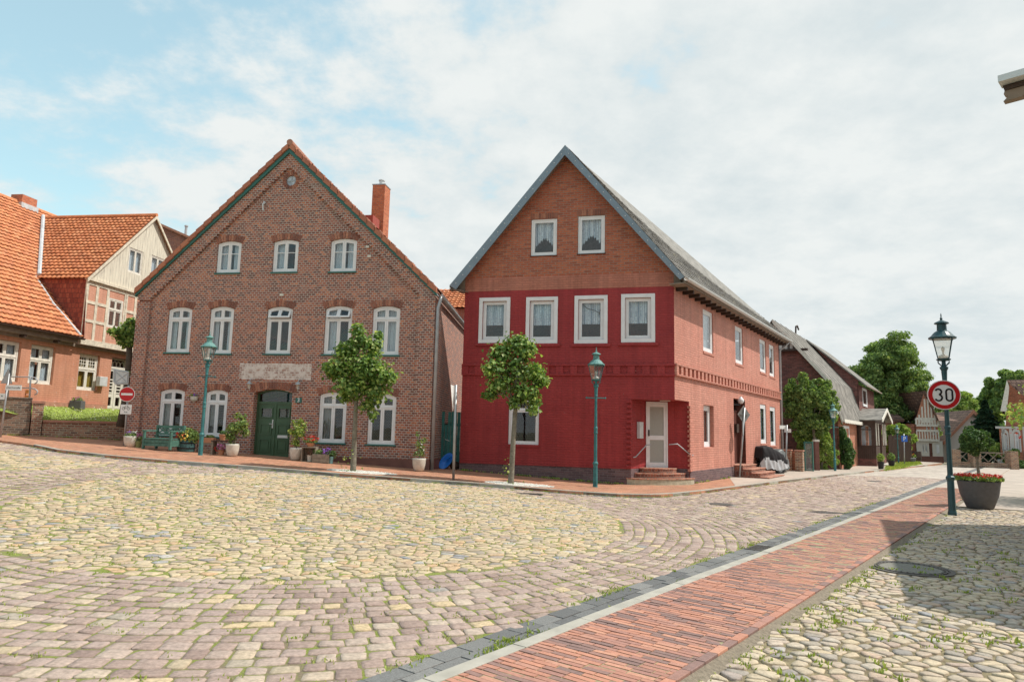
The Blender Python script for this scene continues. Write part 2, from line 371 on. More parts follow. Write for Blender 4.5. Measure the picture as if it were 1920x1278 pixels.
def pavement_mat():
    m, nt, N, L, P = nodes('pavement_brick')
    tc = N('ShaderNodeTexCoord').outputs['Object']
    mp = N('ShaderNodeMapping'); mp.inputs['Rotation'].default_value = (0,0,R(30)); L(tc, mp.inputs[0])
    b = N('ShaderNodeTexBrick'); b.inputs['Scale'].default_value = 1; b.inputs['Brick Width'].default_value = .21; b.inputs['Row Height'].default_value = .105; b.inputs['Mortar Size'].default_value = .006
    b.inputs['Color1'].default_value = (0,0,0,1); b.inputs['Color2'].default_value = (1,1,1,1); b.inputs['Mortar'].default_value = (.5,)*3+(1,)
    L(mp.outputs[0], b.inputs['Vector'])
    c = ramp(N, [(0,(.36,.15,.09)),(.4,(.47,.21,.12)),(.75,(.53,.25,.15)),(1,(.42,.20,.14))], b.outputs['Color'], L).outputs[0]
    g = ramp(N, [(.52,(0,0,0)),(.66,(.8,.8,.8))], noise(N, L, 3.2, 6, tc, .7), L).outputs[0]
    mo = mixc(N, L, g, (.28,.20,.13), (.22,.24,.07))
    c = mixc(N, L, b.outputs['Fac'], c, mo)
    c = mixc(N, L, math2(N, L, 'MULTIPLY', g, .35), c, (.28,.24,.12))
    n = ramp(N, [(.3,(.8,.8,.8)),(.7,(1.15,1.15,1.15))], noise(N, L, 1.1, 6, tc, .65), L).outputs[0]
    L(mixc(N, L, 1.0, c, n, 'MULTIPLY'), P.inputs['Base Color']); P.inputs['Roughness'].default_value = .8
    bn = N('ShaderNodeBump'); bn.inputs['Distance'].default_value = .004; bn.invert = True; L(b.outputs['Fac'], bn.inputs['Height']); L(bn.outputs[0], P.inputs['Normal'])
    MAT['pavement_brick'] = m
pavement_mat()
plain('pavement_pale', (.44,.37,.31), .85, var=.16, vs=1.2, bump=.003, bs=60)
plain('earth', (.25,.23,.17), 1, var=.3, vs=.6, bump=.02, bs=20)
plain('light_slab', (.50,.47,.43), .8, var=.12, vs=3, bump=.002, bs=80)
# ------------------------------------------------------------ base ground sheet (with slope), one sheet to the horizon
def grid_axis(a, b, lo, hi, step, far):
    xs = list(np.arange(a, b+.01, step)); return sorted(set([-far,-300,-120,-60]+xs+[60,120,300,far])) if lo else xs
def ground_sheet():
    xs = [-1500,-400,-150,-60,-40]+list(np.arange(-30,30.1,1.0))+[40,60,100,200,500,1500]
    ys = [-600,-100,-30]+list(np.arange(-10,40.1,1.0))+[50,70,100,200,500,1800]
    v = [(x,y,tz(x,y)-.045) for y in ys for x in xs]; nx = len(xs)
    f = [(j*nx+i,j*nx+i+1,(j+1)*nx+i+1,(j+1)*nx+i) for j in range(len(ys)-1) for i in range(nx-1)]
    o = MB().add(v, f).build('ground', 'earth'); tag(o, kind='structure')
ground_sheet()
def sheet(name, poly, mat, dz, step=.5, kind='structure', thick=None):
    """terrain-following sheet for a polygon (grid cells clipped by bisecting), optional skirt"""
    bm = bmesh.new(); vs = [bm.verts.new((p[0],p[1],0)) for p in poly]; bm.faces.new(vs)
    bmesh.ops.triangulate(bm, faces=bm.faces[:])
    x0 = min(p[0] for p in poly); x1 = max(p[0] for p in poly); y0 = min(p[1] for p in poly); y1 = max(p[1] for p in poly)
    for ax, lo, hi in ((0,x0,x1),(1,y0,y1)):
        c = max(-26,math.floor(lo/step)*step+step)
        while c < min(hi,24) and step < 20:
            if True: bmesh.ops.bisect_plane(bm, geom=bm.verts[:]+bm.edges[:]+bm.faces[:], plane_co=(c,0,0) if ax == 0 else (0,c,0), plane_no=(1,0,0) if ax == 0 else (0,1,0))
            c += step
    for v in bm.verts: v.co.z = tz(v.co.x, v.co.y)+dz
    if thick:
        ed = [e for e in bm.edges if e.is_boundary]; r = bmesh.ops.extrude_edge_only(bm, edges=ed)
        for g in r['geom']:
            if isinstance(g, bmesh.types.BMVert): g.co.z -= thick
    bmesh.ops.recalc_face_normals(bm, faces=bm.faces[:])
    me = bpy.data.meshes.new(name); bm.to_mesh(me); bm.free(); me.materials.append(MAT[mat])
    o = bpy.data.objects.new(name, me); COL.objects.link(o); return tag(o, kind=kind) if kind else o
# path frame
PD = R(38.1); pd = Vector((math.sin(PD), math.cos(PD))); pr = Vector((math.cos(PD), -math.sin(PD)))
def pp(off, s): q = pr*off+pd*s; return (q.x, q.y)
O_G0, O_K0, O_B0, O_B1, O_E = -3.66, -3.30, -3.17, -2.10, -2.02
PEND = 23.0      # brick path seen up to here
kerb_px = [(-420,826),(-120,822),(30,824),(62,838),(110,848),(200,858),(300,867),(480,880),(640,893),(800,904),(940,914),(1060,925),(1160,931),(1240,932),(1320,924),(1380,916),(1450,906.5),(1530,897),(1640,884),(1740,873)]
KERB = [gp(*p) for p in kerb_px]
kerb2 = [(p.x,p.y) for p in KERB]
ROAD = kerb2+[(60,73),(64,66)]+[pp(O_G0, s) for s in (60,24,12,4,1,-3)]+[(-3.5,-1.5),(-30,-1.5),(-40,10)]
sheet('road_bed', ROAD, 'joint_soil', -.0065)
E1 = (-3.05,12.7,5.1,5.4)
e2c = gp(150,879); E2 = (e2c.x-4.2, e2c.y+.6, 4.2, 2.3)
def ell_pts(E, k, row, step):
    cx, cy, rx, ry = E; a, b = rx+k*row, ry+k*row; out = []; th = rnd.random()
    while th < 2*math.pi+.0:
        out.append((cx+a*math.cos(th), cy+b*math.sin(th), th)); th += step/math.hypot(a*math.sin(th), b*math.cos(th))
    return out
def edist(E, x, y):
    cx, cy, rx, ry = E; dx, dy = x-cx, y-cy; r = math.hypot(dx, dy); th = math.atan2(dy/ry, dx/rx)
    return r-math.hypot(rx*math.cos(th), ry*math.sin(th))
def stones(name, polys, mat, top, crown, shrink, depth=.03, rnd_h=.006, dz=0.0, cut=.13):
    """each stone: rounded polygon with bevelled shoulders and a slight crown"""
    V = []; Q = []; T = []
    for poly in polys:
        n0 = len(poly); cx = sum(p[0] for p in poly)/n0; cy = sum(p[1] for p in poly)/n0
        rg = []
        for i in range(n0):    # one chaikin pass rounds the corners
            a, b = poly[i], poly[(i+1)%n0]
            for t in (cut,1-cut): rg.append((a[0]+(b[0]-a[0])*t, a[1]+(b[1]-a[1])*t))
        n = len(rg); z0 = tz(cx, cy)+dz; h = top+rnd.uniform(-rnd_h, rnd_h); tx, ty = rnd.gauss(0,.022), rnd.gauss(0,.022)
        base = len(V)
        for sc_, zz in ((shrink,-depth),(shrink*.995,h-.006),(shrink*.955,h),(shrink*.5,h+crown)):
            for p in rg:
                dx, dy = (p[0]-cx)*sc_, (p[1]-cy)*sc_
                V.append((cx+dx, cy+dy, z0+zz+tx*dx+ty*dy))
        V.append((cx, cy, z0+h+crown*1.15))
        for r_ in range(3):
            for i in range(n):
                j = (i+1)%n; Q.append((base+r_*n+i, base+r_*n+j, base+(r_+1)*n+j, base+(r_+1)*n+i))
        for i in range(n): T.append((base+3*n+i, base+3*n+(i+1)%n, base+4*n))
    return tag(np_mesh(name, np.array(V), [np.array(Q), np.array(T)], mat, smooth=True), kind='structure')
def setts():
    polys = []; row = .175
    for E, O, kmax in ((E1,E2,130),(E2,E1,60)):
        for k in range(kmax):
            a = E[2]+(k+.06)*row; b = E[3]+(k+.06)*row; th = rnd.random()*.05-math.pi; cuts = []
            end = th+2*math.pi
            while th < end:
                cuts.append(th); th += (.185+rnd.uniform(-.035,.05))/math.hypot(a*math.sin(th), b*math.cos(th))
            cuts[-1] = end-.0 if end-cuts[-1] < .01 else cuts[-1]; cuts.append(end)
            wob = lambda t, kk: .025*math.sin(5*t+kk*.15)+.015*math.sin(17*t+kk)
            for i in range(len(cuts)-1):
                t0, t1 = cuts[i], cuts[i+1]; tm = (t0+t1)/2
                x, y = E[0]+(a+row/2)*math.cos(tm), E[1]+(b+row/2)*math.sin(tm)
                if not (-1 < y < 31 and -24 < x < 22): continue
                if abs(x) > 1.0*y+2.5: continue
                if edist(O, x, y) < edist(E, x, y): continue
                if not inpoly(x, y, ROAD): continue
                q = []
                for (t, kk) in ((t0,k),(t1,k),(t1,k+1),(t0,k+1)):
                    rr = row*kk+wob(t,kk); q.append((E[0]+(E[2]+rr)*math.cos(t)+rnd.gauss(0,.008), E[1]+(E[3]+rr)*math.sin(t)+rnd.gauss(0,.008)))
                polys.append(q)
    stones('cobbled_street', polys, 'sett', .0, .002, .92, rnd_h=.004, cut=.10)
    return len(polys)
NS = setts()
def voronoi(pts, keep):
    """voronoi cells as the dual of a delaunay triangulation"""
    r = geometry.delaunay_2d_cdt([Vector(p) for p in pts], [], [], 0, 1e-6); vs, tris = r[0], r[2]
    cc = []; inc = {}
    for ti, t in enumerate(tris):
        a, b, c = (vs[i] for i in t); d = 2*(a.x*(b.y-c.y)+b.x*(c.y-a.y)+c.x*(a.y-b.y))
        if abs(d) < 1e-9: cc.append((a.x,a.y)); continue
        A, B, C_ = a.length_squared, b.length_squared, c.length_squared
        cc.append(((A*(b.y-c.y)+B*(c.y-a.y)+C_*(a.y-b.y))/d, (A*(c.x-b.x)+B*(a.x-c.x)+C_*(b.x-a.x))/d))
        for i in t: inc.setdefault(i, []).append(ti)
    out = []
    for i, tl in inc.items():
        p = vs[i]
        if len(tl) < 3 or not keep(p.x, p.y): continue
        q = sorted((cc[t] for t in tl), key=lambda c: math.atan2(c[1]-p.y, c[0]-p.x))
        if max(math.hypot(c[0]-p.x, c[1]-p.y) for c in q) > .4: continue
        # merge close corners
        m_ = [q[0]]
        for c in q[1:]:
            if math.hypot(c[0]-m_[-1][0], c[1]-m_[-1][1]) > .025: m_.append(c)
        if len(m_) > 3: out.append(m_)
    return out
def field(x0, x1, y0, y1, sx, sy, jit, ang, keep, margin=1.0):
    pts = []; c, s = math.cos(ang), math.sin(ang); cx, cy = (x0+x1)/2, (y0+y1)/2; r = math.hypot(x1-x0, y1-y0)/2+.5
    j = 0; v = -r
    while v < r:
        u = -r+(sx/2 if j%2 else 0)
        while u < r:
            uu, vv = u+rnd.gauss(0,jit*sx), v+rnd.gauss(0,jit*sy); x, y = cx+uu*c-vv*s, cy+uu*s+vv*c
            if x0-margin < x < x1+margin and y0-margin < y < y1+margin: pts.append((x,y))
            u += sx*rnd.uniform(.8,1.25)
        v += sy; j += 1
    return voronoi(pts, keep)
inroad = lambda x, y: inpoly(x, y, ROAD)
fs = field(E1[0]-E1[2], E1[0]+E1[2], E1[1]-E1[3], E1[1]+E1[3], .18, .115, .27, R(6), lambda x, y: edist(E1, x, y) < -.02 and inroad(x, y))
fs += field(E2[0]-E2[2], E2[0]+E2[2], E2[1]-E2[3], E2[1]+E2[3], .22, .16, .22, R(12), lambda x, y: edist(E2, x, y) < -.02 and inroad(x, y) and abs(x) < y+2.5)
stones('fieldstone_circle', fs, 'fieldstone', .0, .002, .905, rnd_h=.005, cut=.11)
# pavement in front of the houses, kerb on its rim
far_kerb = kerb2[:]
PAVE = [(p[0],p[1]) for p in kerb2[3:]]+[(31,49.5),(30,52),(14.5,36),(9,28),(5.6,23),(5.4,24),(-2,25.5),(-14,28),(-22,30),(-22,24.5)]
PAVE_X = 9.6
sheet('pavement', PAVE, 'pavement_brick', .065, thick=.11)
def strip_along(name, pts, o0, o1, z, mat, thick, step=1.0, joint=0.0, cap=True, unit=1.0):
    """blocks laid along a polyline; offsets to the right of travel"""
    mb = MB(); P = [Vector((p[0],p[1])) for p in pts]
    # resample
    L_ = [0]
    for i in range(1,len(P)): L_.append(L_[-1]+(P[i]-P[i-1]).length)
    def at(s):
        for i in range(1,len(P)):
            if s <= L_[i] or i == len(P)-1:
                t = (s-L_[i-1])/max(1e-6,(L_[i]-L_[i-1])); d = (P[i]-P[i-1]).normalized(); return P[i-1].lerp(P[i], t), Vector((d.y,-d.x))
    s = 0; 
    while s < L_[-1]-.01:
        e = min(s+unit, L_[-1]); q = []
        (a, na), (b, nb) = at(s+joint/2), at(e-joint/2); h = rnd.gauss(0,.0015)
        for (p, n, o) in ((a,na,o0),(b,nb,o0),(b,nb,o1),(a,na,o1)):
            w = p+n*o; q.append((w.x,w.y,tz(w.x,w.y)+z+h))
        mb.slab(q, thick); s = e
    return mb.build(name, mat, bevel=.004)
k_near = kerb2[3:]
tag(strip_along('kerb', k_near, -.11, 0.0, .082, 'kerb_stone', .2, unit=.9, joint=.006), kind='structure')
tag(strip_along('gutter', k_near[:11], 0.0, .2, .003, 'gutter_stone', .1, unit=.3, joint=.008), kind='structure')
# brick path on the near side of the street
line = lambda off: [pp(off, s) for s in (-1.0, 60)]
def path_blocks(name, o0, o1, z, mat, thick, unit, joint, s0=0.5, s1=30, wob=.0, parent=None):
    mb = MB(); s = s0; P_ = []
    while s < s1:
        l = unit*(1+rnd.uniform(-wob,wob)); h = z+rnd.gauss(0,.0018)
        q = [pp(o0+joint/2, s+joint/2), pp(o0+joint/2, s+l-joint/2), pp(o1-joint/2, s+l-joint/2), pp(o1-joint/2, s+joint/2)]
        mb.slab([(a,b,tz(a,b)+h+rnd.gauss(0,.0008)) for a, b in q], thick); s += l
    o = mb.build(name, mat, bevel=.004); return tag(o, kind='structure')
path_blocks('street_kerb', O_K0, O_B0, .045, 'kerb_stone', .15, .95, .006, s1=60)
path_blocks('street_gutter', O_G0, O_G0+.18, .004, 'gutter_stone', .1, .30, .01, wob=.05, s1=60)
path_blocks('street_gutter', O_G0+.18, O_K0, .004, 'gutter_stone', .1, .30, .01, s0=.35, wob=.05, s1=60)
path_blocks('path_edging', O_B1, O_E, .052, 'path_brick', .1, .22, .006, s1=PEND, wob=.1)
tag(MB().slab([(*pp(O_E,.3),.035),(*pp(O_E,PEND),.035),(*pp(O_E+.10,PEND),.0),(*pp(O_E+.10,.3),.0)], .08).build('path_haunch','path_edge'), kind='structure')
tag(MB().slab([(*pp(O_B0,0),.0435),(*pp(O_B0,62),.0435),(*pp(O_B1,62),.0435),(*pp(O_B1,0),.0435)], .06).build('path_bed','path_sand'), kind='structure')
def path_bricks():
    polys = []; s = .6; k = 0; mb = MB(); w = O_B1-O_B0
    while s < PEND+5:
        t = .060; u = -rnd.choice((0,.07,.14))
        while u < w-.01:
            l = .205; a, b = max(u,0), min(u+l, w)
            if b-a > .02:
                h = .046+rnd.gauss(0,.0016)
                q = [pp(O_B0+a+.004, s+.006), pp(O_B0+a+.005, s+t-.006), pp(O_B0+b-.005, s+t-.006), pp(O_B0+b-.005, s+.006)]
                g = rnd.gauss(0,.0012); mb.slab([(x,y,tz(x,y)+h+(g if i > 1 else -g)) for i, (x,y) in enumerate(q)], .03)
            u += l
        s += t; k += 1
    tag(mb.build('brick_path', 'path_brick'), kind='structure')
path_bricks()
tag(MB().slab([(*pp(O_B0,PEND+5),.046),(*pp(O_B0,62),.046),(*pp(O_B1+.1,62),.046),(*pp(O_B1+.1,PEND+5),.046)], .06).build('path_beyond','pavement_pale'), kind='structure')
# near-side yard with loosely laid round cobbles
YARD = [pp(O_E+.05, -1), pp(O_E+.05, PEND-2.2), (14.6,15.6), (22,15.6), (22,-1)]
sheet('yard_soil', [pp(O_E+.02,-2), pp(O_E+.02,PEND), (40,PEND*.8), (40,-3)], 'yard_sand', -.009, step=50)
MH = gp(1707,1065)
ckeep = lambda x, y: inpoly(x, y, YARD) and math.hypot(x-MH.x, y-MH.y) > .56 and x < y*.86+1.6
cs = field(-1, 16, 1.5, 17, .17, .10, .26, R(-20), ckeep)
stones('cobbled_yard', cs, 'loose_cobble', .002, .003, .83, rnd_h=.006, depth=.03, cut=.17)
YB = [pp(O_E+.02, PEND-2.0), pp(O_E+.02, 62), (80,66), (80,15.6), (15.0,15.6)]
sheet('yard_pavement', YB, 'pavement_pale', .004, step=50)
sheet('street_beyond', kerb2[-3:]+[(60,73),(64,66),pp(O_G0-.02,60),pp(O_G0-.02,25.5)], 'far_sett', -.002, step=50)
sheet('pavement_beyond', [(p[0],p[1]) for p in kerb2[-5:]]+[(31,49.5),(30,52),(14.5,36),(9.6,29),(8.6,27.2)], 'pavement_pale', .070, thick=.02)
# ------------------------------------------------------------ building helpers
plain('white_paint', (.74,.74,.75), .45, var=.06, vs=4)
plain('white_old', (.66,.63,.56), .7, var=.15, vs=8, bump=.003, bs=60)
plain('green_trim', (.035,.14,.12), .5, var=.12)
plain('curtain', (.62,.66,.70), .9, var=.08, vs=8)
plain('curtain_dark', (.36,.34,.33), .9, var=.15, vs=8)
plain('curtain_ochre', (.42,.27,.03), .8, var=.25, vs=30)
plain('zinc', (.40,.42,.44), .5, metal=.25, var=.15, vs=5)
plain('zinc_light', (.60,.62,.62), .5, metal=.2, var=.12, vs=5)
plain('dark_wood', (.05,.03,.022), .6, var=.3, vs=9)
plain('door_net', (.10,.075,.06), .9, var=.3, vs=40)
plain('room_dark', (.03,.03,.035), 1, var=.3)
def lace():
    m, nt, N, L, P = nodes('lace'); tc, v, sp = wallvec(N, L)
    ck = N('ShaderNodeTexVoronoi'); ck.inputs['Scale'].default_value = 26; L(v, ck.inputs['Vector'])
    w = N('ShaderNodeTexWave'); w.inputs['Scale'].default_value = 5; w.inputs['Distortion'].default_value = 1.5; L(v, w.inputs['Vector'])
    c = ramp(N, [(0,(.30,.37,.46)),(1,(.82,.86,.9))], math2(N, L, 'MULTIPLY', w.outputs[0], ck.outputs['Distance']), L)
    c.color_ramp.elements[1].position = .35
    L(c.outputs[0], P.inputs['Base Color']); P.inputs['Roughness'].default_value = .9; MAT['lace'] = m
lace()
def top_pts(x0, x1, z1, arch, n=8):
    return [(x0+(x1-x0)*i/n, z1+arch*(1-(2*i/n-1)**2)) for i in range(n, -1, -1)]
def outl(x0, x1, z0, z1, arch=0.0, n=8):
    """z1 = height of the spring of the arch"""
    if arch == 0: return [(x0,z0),(x1,z0),(x1,z1),(x0,z1)]
    return [(x0,z0),(x1,z0)]+top_pts(x0,x1,z1,arch,n)
def curtain_mb(x0, x1, z0, z1, y, waves=14, amp=.018, hem=None):
    mb = MB(); n = waves*4; v = []
    for i in range(n+1):
        t = i/n; x = x0+(x1-x0)*t; yy = y+amp*math.sin(t*waves*math.pi*2/2)
        zb = z0 if hem is None else z0+hem(t)
        v += [(x,yy,zb),(x,yy,z1)]
    return mb.add(v, [(2*i,2*i+2,2*i+3,2*i+1) for i in range(n)])
def cell_ring(mb, x0, x1, z0, z1, w, y0, y1, topf=None):
    """ring following an arched top if topf(x) is given; returns inner outline"""
    n = 6
    if topf is None:
        o = [(x0,z0),(x1,z0),(x1,z1),(x0,z1)]; i_ = [(x0+w,z0+w),(x1-w,z0+w),(x1-w,z1-w),(x0+w,z1-w)]
    else:
        o = [(x0,z0),(x1,z0)]+[(x1+(x0-x1)*k/n, topf(x1+(x0-x1)*k/n)) for k in range(n+1)]
        i_ = [(x0+w,z0+w),(x1-w,z0+w)]+[(x1-w+(x0-x1+2*w)*k/n, topf(x1-w+(x0-x1+2*w)*k/n)-w) for k in range(n+1)]
    mb.ring(o, i_, y0, y1); return i_
def window(parent, x0, x1, z0, z1, y, arch=0.0, cols=2, transom=None, fw=.07, sw=.058, mat='white_paint', cur=None, sill=None, open_top=0.0, sbars=None, name='window', label=None, curmat='curtain', tilt=0.0, bars=None):
    fr = MB(); ar = arch
    topf = (lambda x: z1-ar+ar*(1-(2*(x-x0)/(x1-x0)-1)**2)) if ar else None
    inner_top = (lambda x: topf(x)-fw) if ar else None
    cell_ring(fr, x0, x1, z0, z1, fw, y, y+.08, topf)
    a0, a1, b0, b1 = x0+fw, x1-fw, z0+fw, z1-fw
    gl = []; rows = [(b0, b1, True)] if not transom else [(b0, z0+(z1-z0)*transom-.02, False), (z0+(z1-z0)*transom+.02, b1, True)]
    if transom: tzc = z0+(z1-z0)*transom; fr.box(a0, a1, y-.004, y+.07, tzc-.02, tzc+.02)
    sashes = MB(); top_sash = MB(); top_gl = []
    for (r0, r1, istop) in rows:
        tgt, tg = (top_sash, top_gl) if (istop and open_top and transom) else (sashes, gl)
        for c in range(cols):
            c0 = a0+(a1-a0)*c/cols; c1 = a0+(a1-a0)*(c+1)/cols
            io = cell_ring(tgt, c0+.002, c1-.002, r0, r1, sw, y+.012, y+.062, inner_top if istop else None); tg.append(io)
            if bars and not istop or (bars and not transom):
                nb = bars
                zb = r0+(r1-r0)*nb; tgt.box(c0+sw, c1-sw, y+.02, y+.05, zb-.012, zb+.012)
            if sbars and istop:
                for k in range(1, sbars[0]): xx = c0+sw+(c1-c0-2*sw)*k/sbars[0]; tgt.box(xx-.012, xx+.012, y+.02, y+.05, r0+sw, (r1-sw))
                for k in range(1, sbars[1]): zz = r0+sw+(r1-r0-2*sw)*k/sbars[1]; tgt.box(c0+sw, c1-sw, y+.022, y+.048, zz-.012, zz+.012)
    o = fr.build(name, mat, parent)
    if label: o['label'] = label
    g = sashes.build('sash', mat, o) if sashes.v else None
    pm = MB()
    for io in gl: pm.prism([(a,b) for a,b in io], y+.035, y+.041)
    if pm.v: pm.build('pane', 'glass', o)
    if open_top and transom:
        ts = top_sash.build('vent_sash', mat, o)
        for io in top_gl: top_sash2 = MB().prism(io, y+.035, y+.041); g2 = top_sash2.build('pane', 'glass', o); g2.location = ts.location
        hz = z0+(z1-z0)*transom+.02
        for ob in [ts]+[c for c in o.children if c.name.startswith('pane') and c is not ts][-len(top_gl):]:
            for v in ob.data.vertices:
                dz = v.co.z-hz; yy = v.co.y-(y+.03); a = -open_top       # hinged at its foot, or opening outwards at the top if negative
                if open_top < 0:                                        # hinge at the top: foot swings out
                    hz2 = z1-ar; dz = v.co.z-hz2; a = -open_top; v.co.y = y+.03+yy*math.cos(a)+dz*math.sin(a); v.co.z = hz2+dz*math.cos(a)-yy*math.sin(a)
    if cur:
        cz1 = z1-fw-(ar*.6 if ar else 0)
        for spec in cur:
            f0, f1, h0, h1 = spec[:4]; hem = spec[4] if len(spec) > 4 else None
            curtain_mb(a0+(a1-a0)*f0, a0+(a1-a0)*f1, b0+(b1-b0)*h0, min(b0+(b1-b0)*h1, cz1+.02), y+.15, waves=max(3,int(18*(f1-f0))), hem=hem).build('curtain', spec[5] if len(spec) > 5 else curmat, o, smooth=True)
    if sill:
        MB().box(x0-sill[1], x1+sill[1], y-sill[0], y+.03, z0-sill[2], z0-.002).build('sill', sill[3], o, bevel=.006)
    return o
def soldier(parent, x0, x1, z, arch, h, y, mat, n=None, name='brick_arch'):
    """fan of bricks on edge over an opening"""
    n = n or max(6, int((x1-x0)/.085)); mb = MB(); e = .10
    f = lambda x: z+arch*(1-(2*(x-x0)/(x1-x0)-1)**2)
    for i in range(n):
        a = x0+(x1-x0)*i/n; b = x0+(x1-x0)*(i+1)/n; g = .011
        ka = (2*(a-x0)/(x1-x0)-1)*e; kb = (2*(b-x0)/(x1-x0)-1)*e
        mb.prism([(a+g,f(a)),(b-g,f(b)),(b-g+kb,f(b)+h),(a+g+ka,f(a)+h)], y-.012-rnd.random()*.008, y+.02)
    return mb.build(name, mat, parent)
def tile_roof(name, parent, o, du, dv, nu_len, nv_len, mat, w=.23, l=.33, amp=.024, clip=None, lift=.018):
    """pantiles laid course by course; o eave corner, du along eave, dv up the slope (unit vectors)"""
    o, du, dv = Vector(o), Vector(du).normalized(), Vector(dv).normalized(); nn = du.cross(dv).normalized()
    if nn.z < 0: nn = -nn
    nu = int(nu_len/w)+1; nv = int(nv_len/l)+1; V = []; Fc = []
    prof = [(0,.0),(.18,-.45),(.42,-.6),(.62,-.1),(.80,.85),(.93,.75),(1.04,.1)]
    for j in range(nv):
        for i in range(nu):
            uc, vc = (i+.5)*w, (j+.5)*l
            if uc > nu_len+w*.3 or vc > nv_len+l*.2: continue
            if clip and not clip(uc, vc): continue
            b = len(V); g = rnd.gauss(0,.004); r_ = rnd.gauss(0,.006)
            for (vv, hh) in ((-.06,lift+.02),(-.06,lift+.045),(.5,lift*.6+.02),(1.0,.012)):
                for (p, q) in prof:
                    V.append(o+du*((i+p)*w)+dv*((j+vv)*l)+nn*(amp*q+hh+g+r_*(p-.5)))
            m_ = len(prof)
            for r2 in range(3):
                for k in range(m_-1): Fc.append((b+r2*m_+k, b+r2*m_+k+1, b+(r2+1)*m_+k+1, b+(r2+1)*m_+k))
    return np_mesh(name, np.array([tuple(v) for v in V]), [np.array(Fc)], mat, parent, smooth=True)
def fr_root(fr, name, label, cat): return thing(name, label, cat, fr.o, fr.a)
def half_round(mb, p0, p1, r, seg=8, mi=0):
    """half-round gutter from p0 to p1 (open upwards)"""
    p0, p1 = Vector(p0), Vector(p1); d = (p1-p0).normalized(); s = d.cross(Vector((0,0,1))).normalized(); v = []
    for p in (p0,p1):
        for rr in (r, r*.9):
            for k in range(seg+1):
                a = math.pi+math.pi*k/seg; v.append(p+s*rr*math.cos(a)+Vector((0,0,1))*rr*math.sin(a))
    n = seg+1; f = []
    for k in range(seg):
        f += [(k,k+1,2*n+k+1,2*n+k),(n+k+1,n+k,3*n+k,3*n+k+1),(k+1,k,n+k,n+k+1),(2*n+k,2*n+k+1,3*n+k+1,3*n+k)]
    f += [(0,2*n,3*n,n),(n-1,2*n-1,4*n-1,3*n-1)]
    mb.add(v, f, mi); return mb
# ------------------------------------------------------------ brown brick house with the gable to the square
brick('brown_brick', [(0,(.17,.08,.068)),(.22,(.22,.095,.072)),(.4,(.28,.105,.075)),(.6,(.34,.12,.08)),(.76,(.38,.135,.085)),(.9,(.46,.165,.09)),(1,(.52,.20,.11))], (.50,.42,.37), bw=.145, bh=.077, ms=.011, stain=((.55,.20,.10),.6,.585,.42), stain2=((.42,.36,.32),.9,.60,.45))
brick('arch_brick', [(0,(.20,.08,.06)),(.5,(.32,.12,.08)),(1,(.45,.18,.10))], (.4,.36,.32), bw=.5, bh=.3)
island('arch_island', [(0,(.17,.08,.065)),(.4,(.27,.115,.08)),(.75,(.33,.14,.095)),(1,(.42,.20,.13))], nv=.2)
island('orange_tile', [(0,(.46,.16,.07)),(.3,(.56,.20,.085)),(.6,(.61,.23,.095)),(.85,(.54,.21,.10)),(1,(.65,.28,.13))], rough=.7, nv=.18, ns=3, bump=.002, spec=.4)
island('brown_tile', [(0,(.28,.13,.09)),(.5,(.38,.18,.12)),(1,(.48,.24,.16))], rough=.6, nv=.15, ns=5)
island('verge_tile', [(0,(.36,.13,.08)),(.5,(.42,.155,.09)),(1,(.47,.18,.10))], rough=.6, nv=.12)
plain('oculus_reflection', (.42,.47,.52), .25, var=.35, vs=9)  # opaque round pane; the bright reflection is painted in as mottled pale blue-grey
plain('plinth_paint', (.17,.075,.06), .7, var=.15, vs=4, bump=.004, bs=30)
plain('green_door', (.055,.11,.06), .4, var=.12, vs=5)
YB0 = 22.0; pR = aty(812.6,680,YB0)
FB = Frame(pR.x, pR.y, 0, R(-10)); xl = FB.hit(250.5,680)[0]; p_ = FB.w(xl,0); FB = Frame(p_.x, p_.y, tz(pR.x,pR.y)-.05, R(-10)); WB = -xl
SKB = -.115
brown = fr_root(FB, 'brick_house', 'brown brick gabled house with green double door and arched white windows', 'house')
